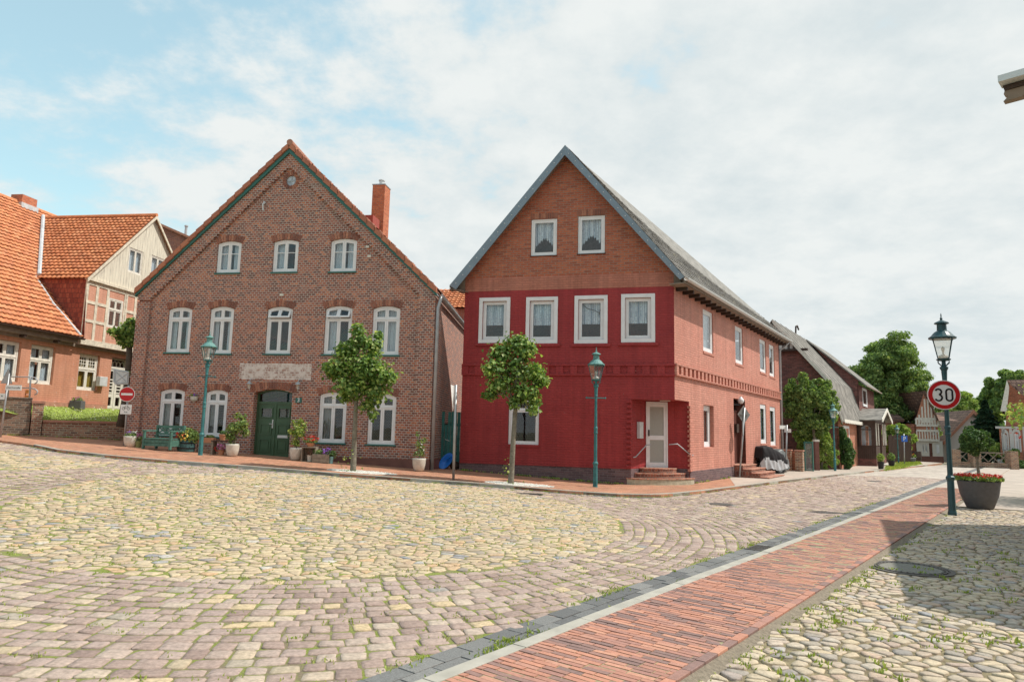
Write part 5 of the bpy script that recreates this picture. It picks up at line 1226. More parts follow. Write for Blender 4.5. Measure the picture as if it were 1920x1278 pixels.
# railing with curled ends, wooden bench behind
rl = thing('railing','grey metal tube railing with curled ends on the mossy wall','railing',(aty(56,747,24.4).x,24.4,aty(56,747,24.4).z))
def rel(o, pts): return [Vector(p)-o.location for p in pts]
m_ = MB(); YR = 24.4
for px in (56,15,-30): MB().tube(rel(rl,[aty(px-1,752,YR),aty(px+1.5,705,YR)]),.03,8).build('post','zinc',rl,smooth=True)
m_ = MB()
for py,py2 in ((706.5,708),(727,729)):
    m_.tube(rel(rl,[aty(-60,py-1.5,YR),aty(56,py,YR),aty(66,py2,YR),aty(70.5,py2+4,YR),aty(69,py2+9,YR),aty(65,py2+11,YR)]),.022,8)
m_.build('rail','zinc',rl,smooth=True)
plain('orange_wood', (.62,.30,.09), .5, var=.15)
wb = thing('park_bench','orange varnished plank bench behind the railing','bench',aty(30,745,25.2))
m_ = MB()
for p0,p1,h in ((729,733,0),(739,743,0)):
    a, b = aty(-40,p0-1,25.2), aty(54,p1-2,25.2); m_.slab(rel(wb,[a,b,b+Vector((0,.05,.0)),a+Vector((0,.05,0))]),.12)
m_.build('plank','orange_wood',wb); MB().box(-.9,-.84,.05,.1,-.3,.3).box(.2,.26,.05,.1,-.3,.3).build('support','dark_wood',wb)
# ------------------------------------------------------------ grey-roofed house with porch
brick('purple_brick', [(0,(.12,.055,.05)),(.5,(.19,.075,.065)),(1,(.25,.10,.085))], (.20,.12,.10), bw=.24, bh=.08, ms=.008)
brick('orange_wall', [(0,(.34,.12,.07)),(.5,(.45,.16,.09)),(1,(.52,.21,.12))], (.40,.27,.20), bw=.24, bh=.08, ms=.009)
plain('porch_wood', (.075,.045,.035), .6, var=.2, vs=4)
plain('old_roof', (.17,.16,.145), .9, var=.3, vs=2.5, bump=.02, bs=7, c2=(.30,.28,.25))
Kp = Vector((.478*35.4,35.4,0)); KA = R(90-34)
FD = Frame(Kp.x, Kp.y, -.05, KA)
FG = Frame(Kp.x, Kp.y, -.05, KA+math.pi/2)     # gable wall: x runs back from the street
gree = fr_root(FD,'gambrel_house','grey roofed gambrel house with dark wooden porch and purple brick gable','house')
def build_D():
    def gt(px,py): x,z = FG.hit(px,py,.0); return x,z
    ze = FD.hit(1576,775,-.15)[1]; ap = gt(1451,600); br_ = gt(1557,711)
    hw_ = ap[0]; Wd = 2*hw_; L = FD.hit(1649,800)[0]; Ls = 16.0
    Lr = 15.5
    P = lambda t,s,z: (s,t,z)            # t: back from the street, s: along it
    tb_ = max(.35,br_[0]); zb = br_[1]
    prof = [(0,ze),(tb_,zb),(hw_,ap[1]),(Wd-tb_,zb),(Wd,ze)]
    zcl = FG.hit(1500,655)[1]
    g = MB(); g.add([(0,p[0],p[1]) for p in [(0,-.4)]+prof+[(Wd,-.4)]],[tuple(range(7))]); g.build('gable_wall','purple_brick',gree)
    MB().box(0,Lr,.0,.1,-.4,ze).box(0,Lr,Wd-.1,Wd,-.4,ze).box(Lr-.1,Lr,.1,Wd-.1,-.4,ze).build('street_wall','orange_wall',gree)
    t_at = lambda z: tb_+(hw_-tb_)*(z-zb)/(ap[1]-zb)
    MB().slab([(-.12,t_at(zcl),zcl),(-.12,hw_,ap[1]-.1),(-.12,Wd-t_at(zcl),zcl)],.10,0,(1,0,0)).build('tile_hung_gable','striped',gree)
    MB().box(-.30,.0,t_at(zcl)-.35,Wd-t_at(zcl)+.35,zcl-.08,zcl+.03).build('gable_ledge','dark_wood',gree)
    rf = MB(); ov = -.35
    e0 = (-.18*1.0, ze-.25)
    segs = [((-.25,ze-.35),(tb_,zb)),((tb_,zb),(hw_,ap[1])),((Wd-tb_,zb),(hw_,ap[1])),((Wd+.25,ze-.35),(Wd-tb_,zb))]
    for a,b in segs: rf.slab([(ov,a[0],a[1]),(Lr+.2,a[0],a[1]),(Lr+.2,b[0],b[1]),(ov,b[0],b[1])] if a[0] < b[0] else [(ov,a[0],a[1]),(ov,b[0],b[1]),(Lr+.2,b[0],b[1]),(Lr+.2,a[0],a[1])],.08)
    rf.build('roof','old_roof',gree)
    # slate ribs: vertical joints of the sheet roof
    sm = MB(); s = ov+.5
    while s < Lr:
        for a,b in segs[:2]: sm.slab([(s,a[0]-.02,a[1]+.012),(s+.04,a[0]-.02,a[1]+.012),(s+.04,b[0]-.02,b[1]+.018),(s,b[0]-.02,b[1]+.03)],.02)
        s += 1.3
    sm.build('roof_seam','old_roof',gree)
    vb = MB()
    for a,b in segs[:2]: vb.add([(ov-.02,a[0],a[1]-.22),(ov-.02,a[0],a[1]+.02),(ov-.02,b[0],b[1]+.02),(ov-.02,b[0],b[1]-.22)],[(0,1,2,3)])
    vb.build('verge_board','white_old',gree)
    # wavy bargeboard along the eave
    wv = MB(); n = 60
    for k in range(n):
        s0 = ov+(9-ov)*k/n; wv.box(s0,s0+(9-ov)/n,-.36,-.33,ze-.42-.06*abs(math.sin(k*.8)),ze-.28)
    wv.build('eaves_trim','white_old',gree)
    # window in the street wall
    q = FD.quad(((1580,797),(1592,799),(1580,820),(1592,820)))
    window(gree,q[0],q[1],q[2]-.3,q[3],-.02,cols=2,cur=[(0,1,0,1)],fw=.08)
    # shed dormer
    sd0 = FD.hit(1612,760,-.05)[0]; zd = FD.hit(1612,717,-.3)[1]; sd1 = FD.hit(1639,740,-.05)[0]; trp = FG.hit(1535,668)[0]
    dm = MB(); dm.box(sd0,sd1,-.02,.05,ze-.2,zd)
    dm.add([(sd0,-.02,ze-.2),(sd0,-.02,zd-.12+.48*(ap[1]-.05-zd)/(hw_+.3)),(sd0,hw_-.3,ap[1]-.22),(sd0,tb_,zb)],[(0,1,2,3)])
    dm.build('dormer_wall','purple_brick',gree)
    MB().slab([(sd0-.25,-.5,zd-.05),(sd1+.25,-.5,zd-.05),(sd1+.25,hw_-.2,ap[1]-.1),(sd0-.25,hw_-.2,ap[1]-.1)],.10).build('dormer_roof','old_roof',gree)
    MB().box(sd0-.25,sd1+.25,-.53,-.5,zd-.13,zd-.05).build('dormer_fascia','soffit',gree)
    wq = FD.quad(((1617,727),(1625,729),(1618.5,761),(1626.5,763)),-.05)
    window(gree,wq[0],wq[1],wq[2],wq[3],-.06,cols=1,cur=[(0,1,0,1)],fw=.1)
    # porch
    p0 = FD.hit(1607.6,840)[0]; dp = 1.25; FP = Frame(*FD.w(p0,-dp)[:2],-.05,KA); 
    c_ = FD.hitx(1642.6,840,p0)[0]; dp = -c_; p1 = FD.hit(1661,840,-dp)[0]; zc_ = FD.hitx(1642.6,786,p0)[1]; zs = FD.hitx(1640,860,p0)[1]; zm = FD.hitx(1640,838,p0)[1]
    pb = MB(); pb.box(p0,p1,-dp,.0,-.3,zs); pb.build('porch_base','purple_brick',gree)
    pw = MB(); t_ = .12
    for (x,y) in ((p0,-dp),(p1-t_,-dp),(p0,-t_),(p0+(p1-p0)*.36,-dp),(p0+(p1-p0)*.58,-dp)): pw.box(x,x+t_,y,y+t_,zs,zc_)
    pw.box(p0+.02,p0+.06,-dp,0,zs,zm); pw.box(p0,p0+.1,-dp,0,zm,zm+.10); pw.box(p0,p1,-dp-.02,-dp+.1,zc_-.25,zc_); pw.box(p0-.02,p0+.1,-dp,0,zc_-.3,zc_)
    for k in range(9): yy = -dp+dp*k/9+.03; pw.box(p0-.01,p0+.02,yy,yy+.04,zs,zm)
    for a,b in ((p0,p0+(p1-p0)*.36),(p0+(p1-p0)*.58+.1,p1)): pw.box(a,b,-dp,-dp+.05,zs,zm+.05)
    # arched side opening
    n = 10; y0,y1 = -dp+.22,-.22; yc = (y0+y1)/2; r_ = (y1-y0)/2; zsp = zc_-.35-r_*.9
    arc = [(yc+r_*math.cos(math.pi*k/n), zsp+r_*.9*math.sin(math.pi*k/n)) for k in range(n+1)]
    for k in range(n): pw.add([(p0+.01,arc[k][0],arc[k][1]),(p0+.01,arc[k+1][0],arc[k+1][1]),(p0+.01,arc[k+1][0],zc_-.2),(p0+.01,arc[k][0],zc_-.2)],[(0,1,2,3)])
    pw.box(p0,p0+.05,-dp+.1,y0,zm,zc_-.2); pw.box(p0,p0+.05,y1,0,zm,zc_-.2); pw.box(p0-.01,p0+.05,y0,y1,zsp-.03,zsp+.03)
    pwo = pw.build('porch','porch_wood',gree)
    MB().box(p0+.05,p0+.06,y0,y1,zm,zc_-.25).build('pane','glass',pwo); MB().box(p0+.25,p0+.26,y0,y0+(y1-y0)*.3,zm,zc_-.3).box(p0+.25,p0+.26,y1-(y1-y0)*.4,y1,zm,zc_-.3).build('curtain','curtain',pwo)
    cw = MB()
    for xx in (p0+.1,p0+(p1-p0)*.22,p0+(p1-p0)*.68,p0+(p1-p0)*.85,p1-.12): cw.tube([(xx,-dp-.03,zm+.1),(xx,-dp-.03,zc_-.2)],.035,6)
    cw.build('porch_column','white_old',gree)
    # porch roof: small gable to the street
    rx = (p0+p1)/2; zr = FD.hit(1657,765,-dp-.3)[1]; pr_ = MB()
    for a,b in ((p0-.35,rx),(p1+.35,rx)):
        v = [(a,-dp-.4,zc_-.02),(a,.0,zc_-.02),(b,.0,zr),(b,-dp-.4,zr)]; pr_.slab(v if a > b else v[::-1],.06)
    pr_.build('porch_roof','old_roof',gree); bb = MB()
    for sgn,a in ((-1,p0-.35),(1,p1+.35)):
        n = 14
        for k in range(n):
            u0,u1 = k/n,(k+1)/n; xa_,xb_ = a+(rx-a)*u0,a+(rx-a)*u1; za_,zb_ = zc_+(zr-zc_)*u0,zc_+(zr-zc_)*u1; w_ = .16+.05*(k%2)
            bb.prism([(xa_,za_-w_),(xb_,zb_-w_),(xb_,zb_+.03),(xa_,za_+.03)] if sgn < 0 else [(xb_,zb_-w_),(xa_,za_-w_),(xa_,za_+.03),(xb_,zb_+.03)],-dp-.44,-dp-.40)
    bb.build('porch_bargeboard','white_old',gree)
    MB().box(p0+(p1-p0)*.3,p1-.3,-dp-.7,-dp,-.2,.18).build('doorstep','light_slab',gree)
    MB().tube([(5.6,hw_,ap[1]+.0),(5.7,hw_,ap[1]+.45),(6.1,hw_,ap[1]+.55),(6.5,hw_,ap[1]+.35)],.05,6).build('vent_pipe','dark_wood',gree)
    return p0, p1, dp
def striped():
    m, nt, N, L, P = nodes('striped'); tc, v, sp = wallvec(N, L); f = math2(N, L, 'FRACT', math2(N, L, 'MULTIPLY', math2(N, L, 'ADD', sp.outputs[1], 0.0), 3.6), 0.0)
    L(ramp(N, [(.45,(.09,.07,.06)),(.55,(.60,.57,.52))], f, L).outputs[0], P.inputs['Base Color']); MAT['striped'] = m
striped()
PORCH = build_D()
# brick gate piers and mesh gate, hedges follow in the planting section
def pier(px, py, h, w, label, Y=None):
    p = gp(px,py); t = thing('brick_pier',label,'brick pier',p,R(56),group=None)
    MB().box(-w/2,w/2,-w/2,w/2,-.1,h-.06).build('shaft','wall_brick',t); MB().box(-w/2-.03,w/2+.03,-w/2-.03,w/2+.03,h-.06,h).build('cap','coping',t,bevel=.01); return t
pier(1478,884,1.05,.34,'brick gate pier closest to the red house behind the covered motorcycles'); pier(1500,886,1.05,.34,'brick gate pier next to the green mesh gate')
m_p = (gp(1478,884)+gp(1500,886))/2
gw_ = thing('garden_wall','short low brick wall between the two gate piers','wall',m_p,0); a_, b_ = gp(1481,884)-m_p, gp(1497,885)-m_p
MB().slab([(a_.x,a_.y,.95),(b_.x,b_.y,.95),(b_.x+.1,b_.y+.25,.95),(a_.x+.1,a_.y+.25,.95)],1.0).build('wall','orange_wall',gw_)
ga = gp(1509,885); gb = gp(1526,886); gt_ = thing('garden_gate','green framed wire mesh garden gate standing by the hedge','gate',ga,math.atan2(gb.y-ga.y,gb.x-ga.x)); gl_ = (gb-ga).length
m_ = MB(); h_ = 1.45; m_.box(0,.05,-.03,.03,.02,h_).box(gl_-.05,gl_,-.03,.03,.02,h_).box(.05,gl_-.05,-.02,.02,.08,.13).box(.05,gl_-.05,-.02,.02,h_-.08,h_); m_.build('frame','green_trim',gt_)
m_ = MB(); k = .09
while k < gl_-.05: m_.box(k,k+.012,-.004,.004,.13,h_-.08); k += .06
z = .17
while z < h_-.08: m_.box(.05,gl_-.05,-.006,-.0045,z,z+.012); z += .06
m_.build('mesh_panel','zinc',gt_)
gp_ = thing('gate_post','brown square gate post with a white top','post',gp(1528,884)+Vector((.15,.1,0))); MB().box(-.1,.1,-.1,.1,-.1,1.45).build('shaft','plinth_paint',gp_); MB().box(-.12,.12,-.12,.12,1.45,1.55).build('cap','white_old',gp_)
# teal board gate between brown and red house
FT = Frame(*aty(829,800,23.6)[:2], tz(-2.5,23.6), R(-6)); tg = fr_root(FT,'board_gate','peeling teal board gate closing the gap between brown and red house','gate')
island('teal_board', [(0,(.03,.13,.13)),(.5,(.045,.18,.17)),(1,(.06,.22,.21))], nv=.3, ns=6, moss=((.40,.37,.30),8,.66))
x0 = FT.hit(828,800)[0]; x1 = FT.hit(864,800)[0]+.25; zt_ = FT.hit(845,771)[1]; m_ = MB(); k = x0; i = 0
while k < x1: 
    hh = zt_-(.45 if i == 1 else 0)-rnd.random()*.02; m_.box(k+.004,min(k+.105,x1)-.004,-.015+.01*(i%2),.01+.01*(i%2),.18,hh); k += .108; i += 1
m_.build('board','teal_board',tg); MB().box(x0,x1,.03,.06,.5,.6).box(x0,x1,.03,.06,zt_-.5,zt_-.4).build('rail','dark_wood',tg); MB().tube([(x0+.15,-.06,zt_-.95),(x0+.3,-.05,zt_-1.0)],.012,5).build('latch','zinc_light',tg)
# ------------------------------------------------------------ houses at the end of the street
brick('light_render', [(0,(.56,.54,.50)),(1,(.62,.60,.56))], (.55,.53,.50), bw=2, bh=2)
plain('pale_render', (.52,.51,.49), .85, var=.07, vs=1); plain('cream_render', (.60,.57,.51), .85, var=.06, vs=1)
brick('dull_tile', [(0,(.16,.095,.075)),(.5,(.23,.135,.105)),(1,(.29,.18,.14))], (.09,.06,.05), bw=.26, bh=.22, ms=.018, bump=.02)
def far_houses():
    Y = 52.0
    # half-timbered wing with the cream ground floor
    o_ = aty(1727,862,Y); F1 = Frame(o_.x,Y,0,R(2)); h = fr_root(F1,'timbered_house','cream house with half-timbered upper storey behind the big lamp','house')
    X = lambda px,py,y=0: F1.hit(px,py,y)
    xe = X(1768,840)[0]; z1 = X(1745,826)[1]; z2 = X(1745,795)[1]; xt = X(1757,800)[0]
    q1 = [F1.quad(q) for q in [((1730,832),(1732.5,832),(1730,847),(1732.5,847)),((1735.5,832),(1739,832),(1735.5,847),(1739,847)),((1756,832),(1762,832),(1756,849),(1762,849))]]
    dq = F1.quad(((1742.5,830.5),(1748.5,830.5),(1742.5,861),(1748.5,861))); rc = lambda q: [(q[0],q[2]),(q[1],q[2]),(q[1],q[3]),(q[0],q[3])]
    q2 = [F1.quad(q) for q in [((1735,799),(1738.5,799),(1735,815),(1738.5,815)),((1742,799),(1745.5,799),(1742,815),(1745.5,815)),((1749.5,799),(1753.5,799),(1749.5,815),(1753.5,815))]]
    wall_mesh('wall',[(-.3,-.2),(dq[0],-.2),(dq[0],dq[3]),(dq[1],dq[3]),(dq[1],-.2),(xe,-.2),(xe,z1),(-.3,z1)],[rc(q) for q in q1],'cream_render',h,depth=.2)
    wall_mesh('upper_wall',[(-.3,z1),(xt,z1),(xt,z2+.1),(-.3,z2+.1)],[rc(q) for q in q2],'orange_wall',h,depth=.2,y=-.1)
    MB().box(-.3,xe,-.03,.02,-.2,X(1745,855)[1]).build('plinth','plinth_paint',h)
    for q in q1+q2: window(h,q[0],q[1],q[2],q[3],.05 if q in q1 else -.05,cols=1,fw=.12,sw=.08,cur=[(0,1,0,.6)])
    MB().box(dq[0],dq[1],.15,.2,0,dq[3]).build('door','plinth_paint',h)
    tb = MB(); n = 8
    for k in range(n+1): x = -.3+(xt+.3)*k/n; tb.box(x-.045,x+.045,-.14,-.1,z1,z1+.75); tb.box(x-.07,x+.07,-.14,-.1,z2-.05,z2+.4)
    for z in (z1+.05,z1+.75,z2-.1,z2+.4): tb.box(-.3,xt,-.15,-.1,z-.08,z+.08)
    MB().add([(-.4,-.12,z2+.1),(xt+.05,-.12,z2+.1),((xt-.6)/2,-.12,z2+2.3)],[(0,1,2)]).build('timbered_gable','orange_wall',h)
    for k in range(1,7):
        x = -.3+(xt+.3)*k/7; hh_ = 2.1*(1-abs(2*k/7-1)); tb.box(x-.06,x+.06,-.16,-.12,z2+.1,z2+.1+hh_)
    tb.build('timber_frame','white_old',h)
    zr = X(1745,768,4)[1]; xr = X(1790,770)[0]
    MB().box(-.3,xt,.2,6,-.2,z2).box(xt,xe,.2,6,-.2,z1).box(xt,xe+.2,1.5,6,z1,z2+.2).build('side_wall','orange_wall',h)
    MB().add([(xt-.2,-.4,z2+.3),(xr,-.4,z2+.3),(xr,4,zr),(X(1747,772)[0],4,zr)],[(0,1,2,3)]).add([(xt-.1,-.4,z2+.3),((xt-.6)/2,-.4,z2+2.5),((xt-.6)/2,5,z2+2.5),(xt-.1,5,z2+.3)],[(0,1,2,3)]).build('roof','dull_tile',h)
    # gabled house behind with the big pale gable
    Y2 = 55.0; o2 = aty(1784,862,Y2); F2 = Frame(o2.x,Y2,0,R(-12)); g = fr_root(F2,'gabled_house','plain house with large pale rendered gable and brown tiled roof behind the topiary planter','house')
    X = lambda px,py,y=0: F2.hit(px,py,y); a = X(1822,768); r = X(1836,784); l0 = X(1768,822); sl = (a[1]-l0[1])/(a[0]-l0[0]); zr_ = a[1]-(r[0]-a[0])*1.25*2.2; xr = a[0]+(r[0]-a[0])*2.2
    MB().prism([(l0[0]+.3,-.2),(xr-.2,-.2),(xr-.2,zr_),(a[0],a[1]-.12),(l0[0]+.3,l0[1]-.1)],0,8).build('wall','pale_render',g)
    rf = MB(); rf.slab([(a[0],-.3,a[1]),(l0[0]-.1,-.3,l0[1]-.25),(l0[0]-.1,8.3,l0[1]-.25),(a[0],8.3,a[1])],.2); rf.slab([(xr,-.3,zr_),(a[0],-.3,a[1]),(a[0],8.3,a[1]),(xr,8.3,zr_)],.2); rf.build('roof','dull_tile',g)
    MB().prism([(a[0],a[1]+.02),(l0[0]-.1,l0[1]-.23),(l0[0]-.1,l0[1]-.5),(a[0],a[1]-.3)],-.34,-.30).prism([(a[0],a[1]+.02),(a[0],a[1]-.3),(xr,zr_-.3),(xr,zr_+.02)],-.34,-.30).build('verge_board','brown_tile',g)
    # ornate brick house at the right edge
    Y3 = 46.0; o3 = aty(1878,872,Y3); F3 = Frame(o3.x,Y3,0,R(-37)); v = fr_root(F3,'villa','red brick villa with arched white windows and steep dark tiled gable at right edge','house')
    X = lambda px,py,y=0: F3.hit(px,py,y); ze = X(1885,799)[1]; xr = X(1990,800)[0]
    qs = [F3.quad(q) for q in [((1882,814),(1888.5,814),(1882,842),(1888.5,842)),((1902.5,812),(1911,812),(1902.5,844),(1911,844))]]
    wall_mesh('wall',[(0,-.2),(xr,-.2),(xr,ze),(0,ze)],[rc(q) for q in qs],'orange_wall',v,depth=.2)
    for q in qs:
        window(v,q[0],q[1],q[2],q[3],.04,cols=1,transom=.62,fw=.09,sw=.07,cur=[(0,1,0,1,None,'curtain_dark')])
        s = MB(); s.ring(outl(q[0]-.1,q[1]+.1,q[2]-.1,q[3]+.1,.25),outl(q[0]-.02,q[1]+.02,q[2]-.02,q[3]-.0,.1),-.06,.0); s.build('window_surround','pale_render',v)
    for px in (1879,1893,1918): x = X(px,820)[0]; MB().box(x,x+.16,-.06,0,0,ze).build('pilaster','pale_render',v)
    MB().box(-.2,xr,-.1,.0,-.2,.5).box(-.2,xr,-.12,.02,ze-.15,ze).build('stone_band','pale_render',v); MB().box(0,.1,.2,9,-.2,ze).build('side_wall','orange_wall',v)
    a = X(1888,712,-.4); b = X(1879,768,-.4); dx = a[0]-b[0]
    u = MB(); u.prism([(b[0]+.1,ze),(xr,ze),(xr,a[1]-.2),(a[0]+.1,a[1]-.2)],.3,6); u.build('gable_wall','orange_wall',v)
    rr = MB(); rr.slab([(a[0],-.5,a[1]),(xr,-.5,a[1]),(xr+1,-1.6,ze+1.2),(a[0]+1.6,-1.6,ze+1.2)][::-1],.15); rr.slab([(b[0],-.5,b[1]),(a[0],-.5,a[1]),(a[0],7,a[1]),(b[0],7,b[1])],.15); rr.build('roof','dull_tile',v)
    MB().prism([(b[0]-.1,b[1]-.1),(b[0]+.25,b[1]-.1),(a[0]+.1,a[1]-.5),(a[0],a[1])],-.6,-.54).build('verge_board','white_old',v)
    # low wall with white lattice and brick piers
    pts = [aty(1790,868,44),aty(1828,871,43.5),aty(1898,875,42.5)]
    for p in pts: p.z = 0
    lw = thing('lattice_fence','low brown lattice fence on a brick base between brick piers','fence',pts[0]); 
    for (i,pa,pb) in ((0,pts[0],pts[1]),(1,pts[1],pts[2])):
        d = pb-pa; ang = math.atan2(d.y,d.x); l = d.length; m = MB(); m.box(0,l,-.1,.1,-.1,.35); o = m.build('base','wall_brick',lw,loc=pa-pts[0]); o.rotation_euler.z = ang
        m = MB(); x = .2
        while x < l-.3: ribbon(m,[(x,.4),(x+.5,.95)],.05,-.03,.0); ribbon(m,[(x+.5,.4),(x,.95)],.05,0,.03); x += .52
        m.box(.1,l-.1,-.04,.04,.93,1.0); o = m.build('lattice','soffit',lw,loc=pa-pts[0]); o.rotation_euler.z = ang
    for p in pts: q = p-pts[0]; MB().box(q.x-.25,q.x+.25,q.y-.25,q.y+.25,-.1,1.1).build('pier','wall_brick',lw)
far_houses()
# dark plank fence / shed and bin beyond the porch
fp = aty(1668,868,47); f_ = thing('plank_fence','weathered grey plank fence under the round tree beyond the porch','fence',(fp.x,fp.y,0),R(30)); m_ = MB()
for k in range(17): m_.box(k*.16,k*.16+.13,0,.03,.05,1.9+.05*(k%3))
m_.build('plank','dark_wood',f_); MB().box(0,2.7,.03,.07,.5,.6).box(0,2.7,.03,.07,1.4,1.5).build('rail','dark_wood',f_)
bs = aty(1716,865,50); b_ = thing('brick_house','low brown brick house half hidden behind the big green tree','house',(bs.x-2.4,bs.y+3,0),R(10)); MB().box(0,3.4,0,6,-.2,3.2).build('wall','far_brick',b_); MB().slab([(-.3,-.3,3.2),(3.7,-.3,3.2),(3.7,3,5.2),(-.3,3,5.2)],.2).build('roof','dull_tile',b_)
# eave corner of the house the camera stands beside
ev = aty(1875,150,3.5); FE = Frame(ev.x,ev.y,0,R(-46)); e_ = fr_root(FE,'eaves_corner','dark weathered eaves corner with pale gutter jutting in at the top right','house')
z0 = ev.z; q = lambda px,py: FE.hit(px,py)
t0 = q(1875,150); t1 = q(1875.7,161.5); b0 = q(1880.4,189); b1 = q(1916.5,180); r0 = q(1920,136); sl = (r0[1]-t0[1])/(r0[0]-t0[0])
LX = 3.4; up = lambda x,z: (x, z+0*x)
MB().prism([(t0[0],t0[1]),(t0[0],t1[1]),(LX,t1[1]),(LX,t0[1])],-.06,.04).build('gutter','zinc_light',e_)
MB().prism([(t0[0]+.01,t1[1]-.004),(t0[0]+.015,t1[1]-.03),(LX,t1[1]-.03),(LX,t1[1]-.004)],.0,.06).build('fascia_shadow_board','dark_wood',e_)
h = t1[1]-b0[1]; m_ = MB(); m_.prism([(t0[0]+.015,t1[1]-.03),(t0[0]+.01,t1[1]-h*.55),(t0[0]+.03,t1[1]-h*.75),(b0[0],b0[1]),(b1[0],b0[1]+.0),(b1[0]+.03,b0[1]+.03),(LX,b0[1]+.03),(LX,t1[1]-.03)],.01,.06); m_.build('eaves_board','soffit',e_)
MB().slab([(t0[0]+.02,.0,t0[1]+.005),(LX,.0,t0[1]+.005),(LX,.07,t0[1]+.006),(t0[0]+.02,.07,t0[1]+.006)],.02).build('roof','old_roof',e_)
MB().box(3.2,LX,.1,3,-.2,b0[1]+.02).build('wall','far_brick',e_)
# long house out of frame on the right: it throws the shade over the yard
s0 = Vector((10.9,14.1,0)); s1 = Vector((7.6,7.4,0)); d_ = (s0-s1); a_ = math.atan2(d_.y,d_.x)
sh_ = thing('row_house','brick row house beside the cobbled yard','house',s1,a_); MB().box(0,d_.length,-5,-.25,-.2,4.9).build('wall','far_brick',sh_); MB().slab([(-.1,0,4.8),(-.1,-2.6,7),(d_.length+.1,-2.6,7),(d_.length+.1,0,4.8)],.15).slab([(-.1,-2.6,7),(-.1,-5.3,4.8),(d_.length+.1,-5.3,4.8),(d_.length+.1,-2.6,7)],.15).build('roof','brown_tile',sh_)
# house across the square, behind the viewer: seen mirrored in the window panes
op = thing('brick_house','brick house across the square, mirrored in the window panes','house',(-14,-16,0)); 
rc = lambda q: [(q[0],q[2]),(q[1],q[2]),(q[1],q[3]),(q[0],q[3])]
wm = MB(); wm.box(0,22,0,.3,-.2,5.5); wm.build('wall','brown_brick',op,loc=(0,0,0)); MB().slab([(-.4,-.0,5.4),(22.4,.6,5.4),(22.4,-5,10.5),(-.4,-5,10.5)],.2).build('roof','orange_tile',op)
for k in range(9):
    for z in (1.0,3.4):
        x = 1+k*2.4; m_ = MB(); m_.ring(outl(x,x+1,z,z+1.4,.1),outl(x+.08,x+.92,z+.08,z+1.32,.1),.3,.38); m_.box(x+.46,x+.54,.3,.37,z+.08,z+1.35); w_ = m_.build('window','white_paint',op); MB().box(x+.08,x+.92,.305,.31,z+.08,z+1.35).build('pane','dark_wood',w_)
# ------------------------------------------------------------ planting
leafmat('lime_leaf', [(0,(.075,.14,.04)),(.35,(.12,.21,.055)),(.65,(.19,.30,.08)),(.85,(.34,.44,.13)),(1,(.56,.60,.27))], trans=.4)
leafmat('big_leaf', [(0,(.09,.16,.055)),(.5,(.17,.26,.08)),(.85,(.27,.37,.11)),(1,(.44,.50,.19))], trans=.3)
leafmat('dark_leaf', [(0,(0.041,0.088,0.027)),(.6,(0.081,0.162,0.047)),(1,(0.176,0.284,0.081))], trans=.15)
leafmat('bright_leaf', [(0,(.13,.22,.05)),(.5,(.24,.35,.08)),(1,(.50,.54,.18))], trans=.3)
leafmat('conifer_leaf', [(0,(0.012,0.035,0.018)),(.6,(0.025,0.065,0.030)),(1,(0.050,0.100,0.045))], trans=.05)
leafmat('red_flower', [(0,(0.500,0.020,0.020)),(.7,(0.620,0.040,0.030)),(1,(0.700,0.100,0.060))], trans=.1)
leafmat('white_flower', [(0,(0.700,0.700,0.620)),(1,(0.800,0.800,0.750))], trans=.1)
leafmat('violet_flower', [(0,(0.200,0.070,0.450)),(1,(0.380,0.180,0.620))], trans=.1)
leafmat('pink_flower', [(0,(0.500,0.100,0.350)),(1,(0.680,0.350,0.550))], trans=.1)
leafmat('terracotta_leaf', [(0,(0.160,0.080,0.050)),(1,(0.300,0.160,0.100))], trans=.1)
leafmat('yellow_flower', [(0,(0.650,0.450,0.050)),(1,(0.750,0.620,0.200))], trans=.1)
plain('bark', (.20,.18,.14), .95, var=.35, vs=14, bump=.012, bs=40)
plain('dark_bark', (.10,.08,.06), .95, var=.3, vs=10, bump=.01, bs=30)
def limb(mb, pts, r0, r1, seg=8): mb.tube(pts, [r0+(r1-r0)*i/(len(pts)-1) for i in range(len(pts))], seg)
def np_blobs(c, R3, n, seed, rmin=.28, rmax=.42, fill=1.0):
    rs = np.random.RandomState(seed); B = []
    for i in range(n):
        d = rs.normal(size=3); d /= np.linalg.norm(d); r = (.25+.62*rs.rand()**.5)*fill; s = rmin+(rmax-rmin)*rs.rand()
        B.append((c[0]+d[0]*R3[0]*r, c[1]+d[1]*R3[1]*r, c[2]+d[2]*R3[2]*r, R3[0]*s, R3[1]*s, R3[2]*s*.8))
    return B
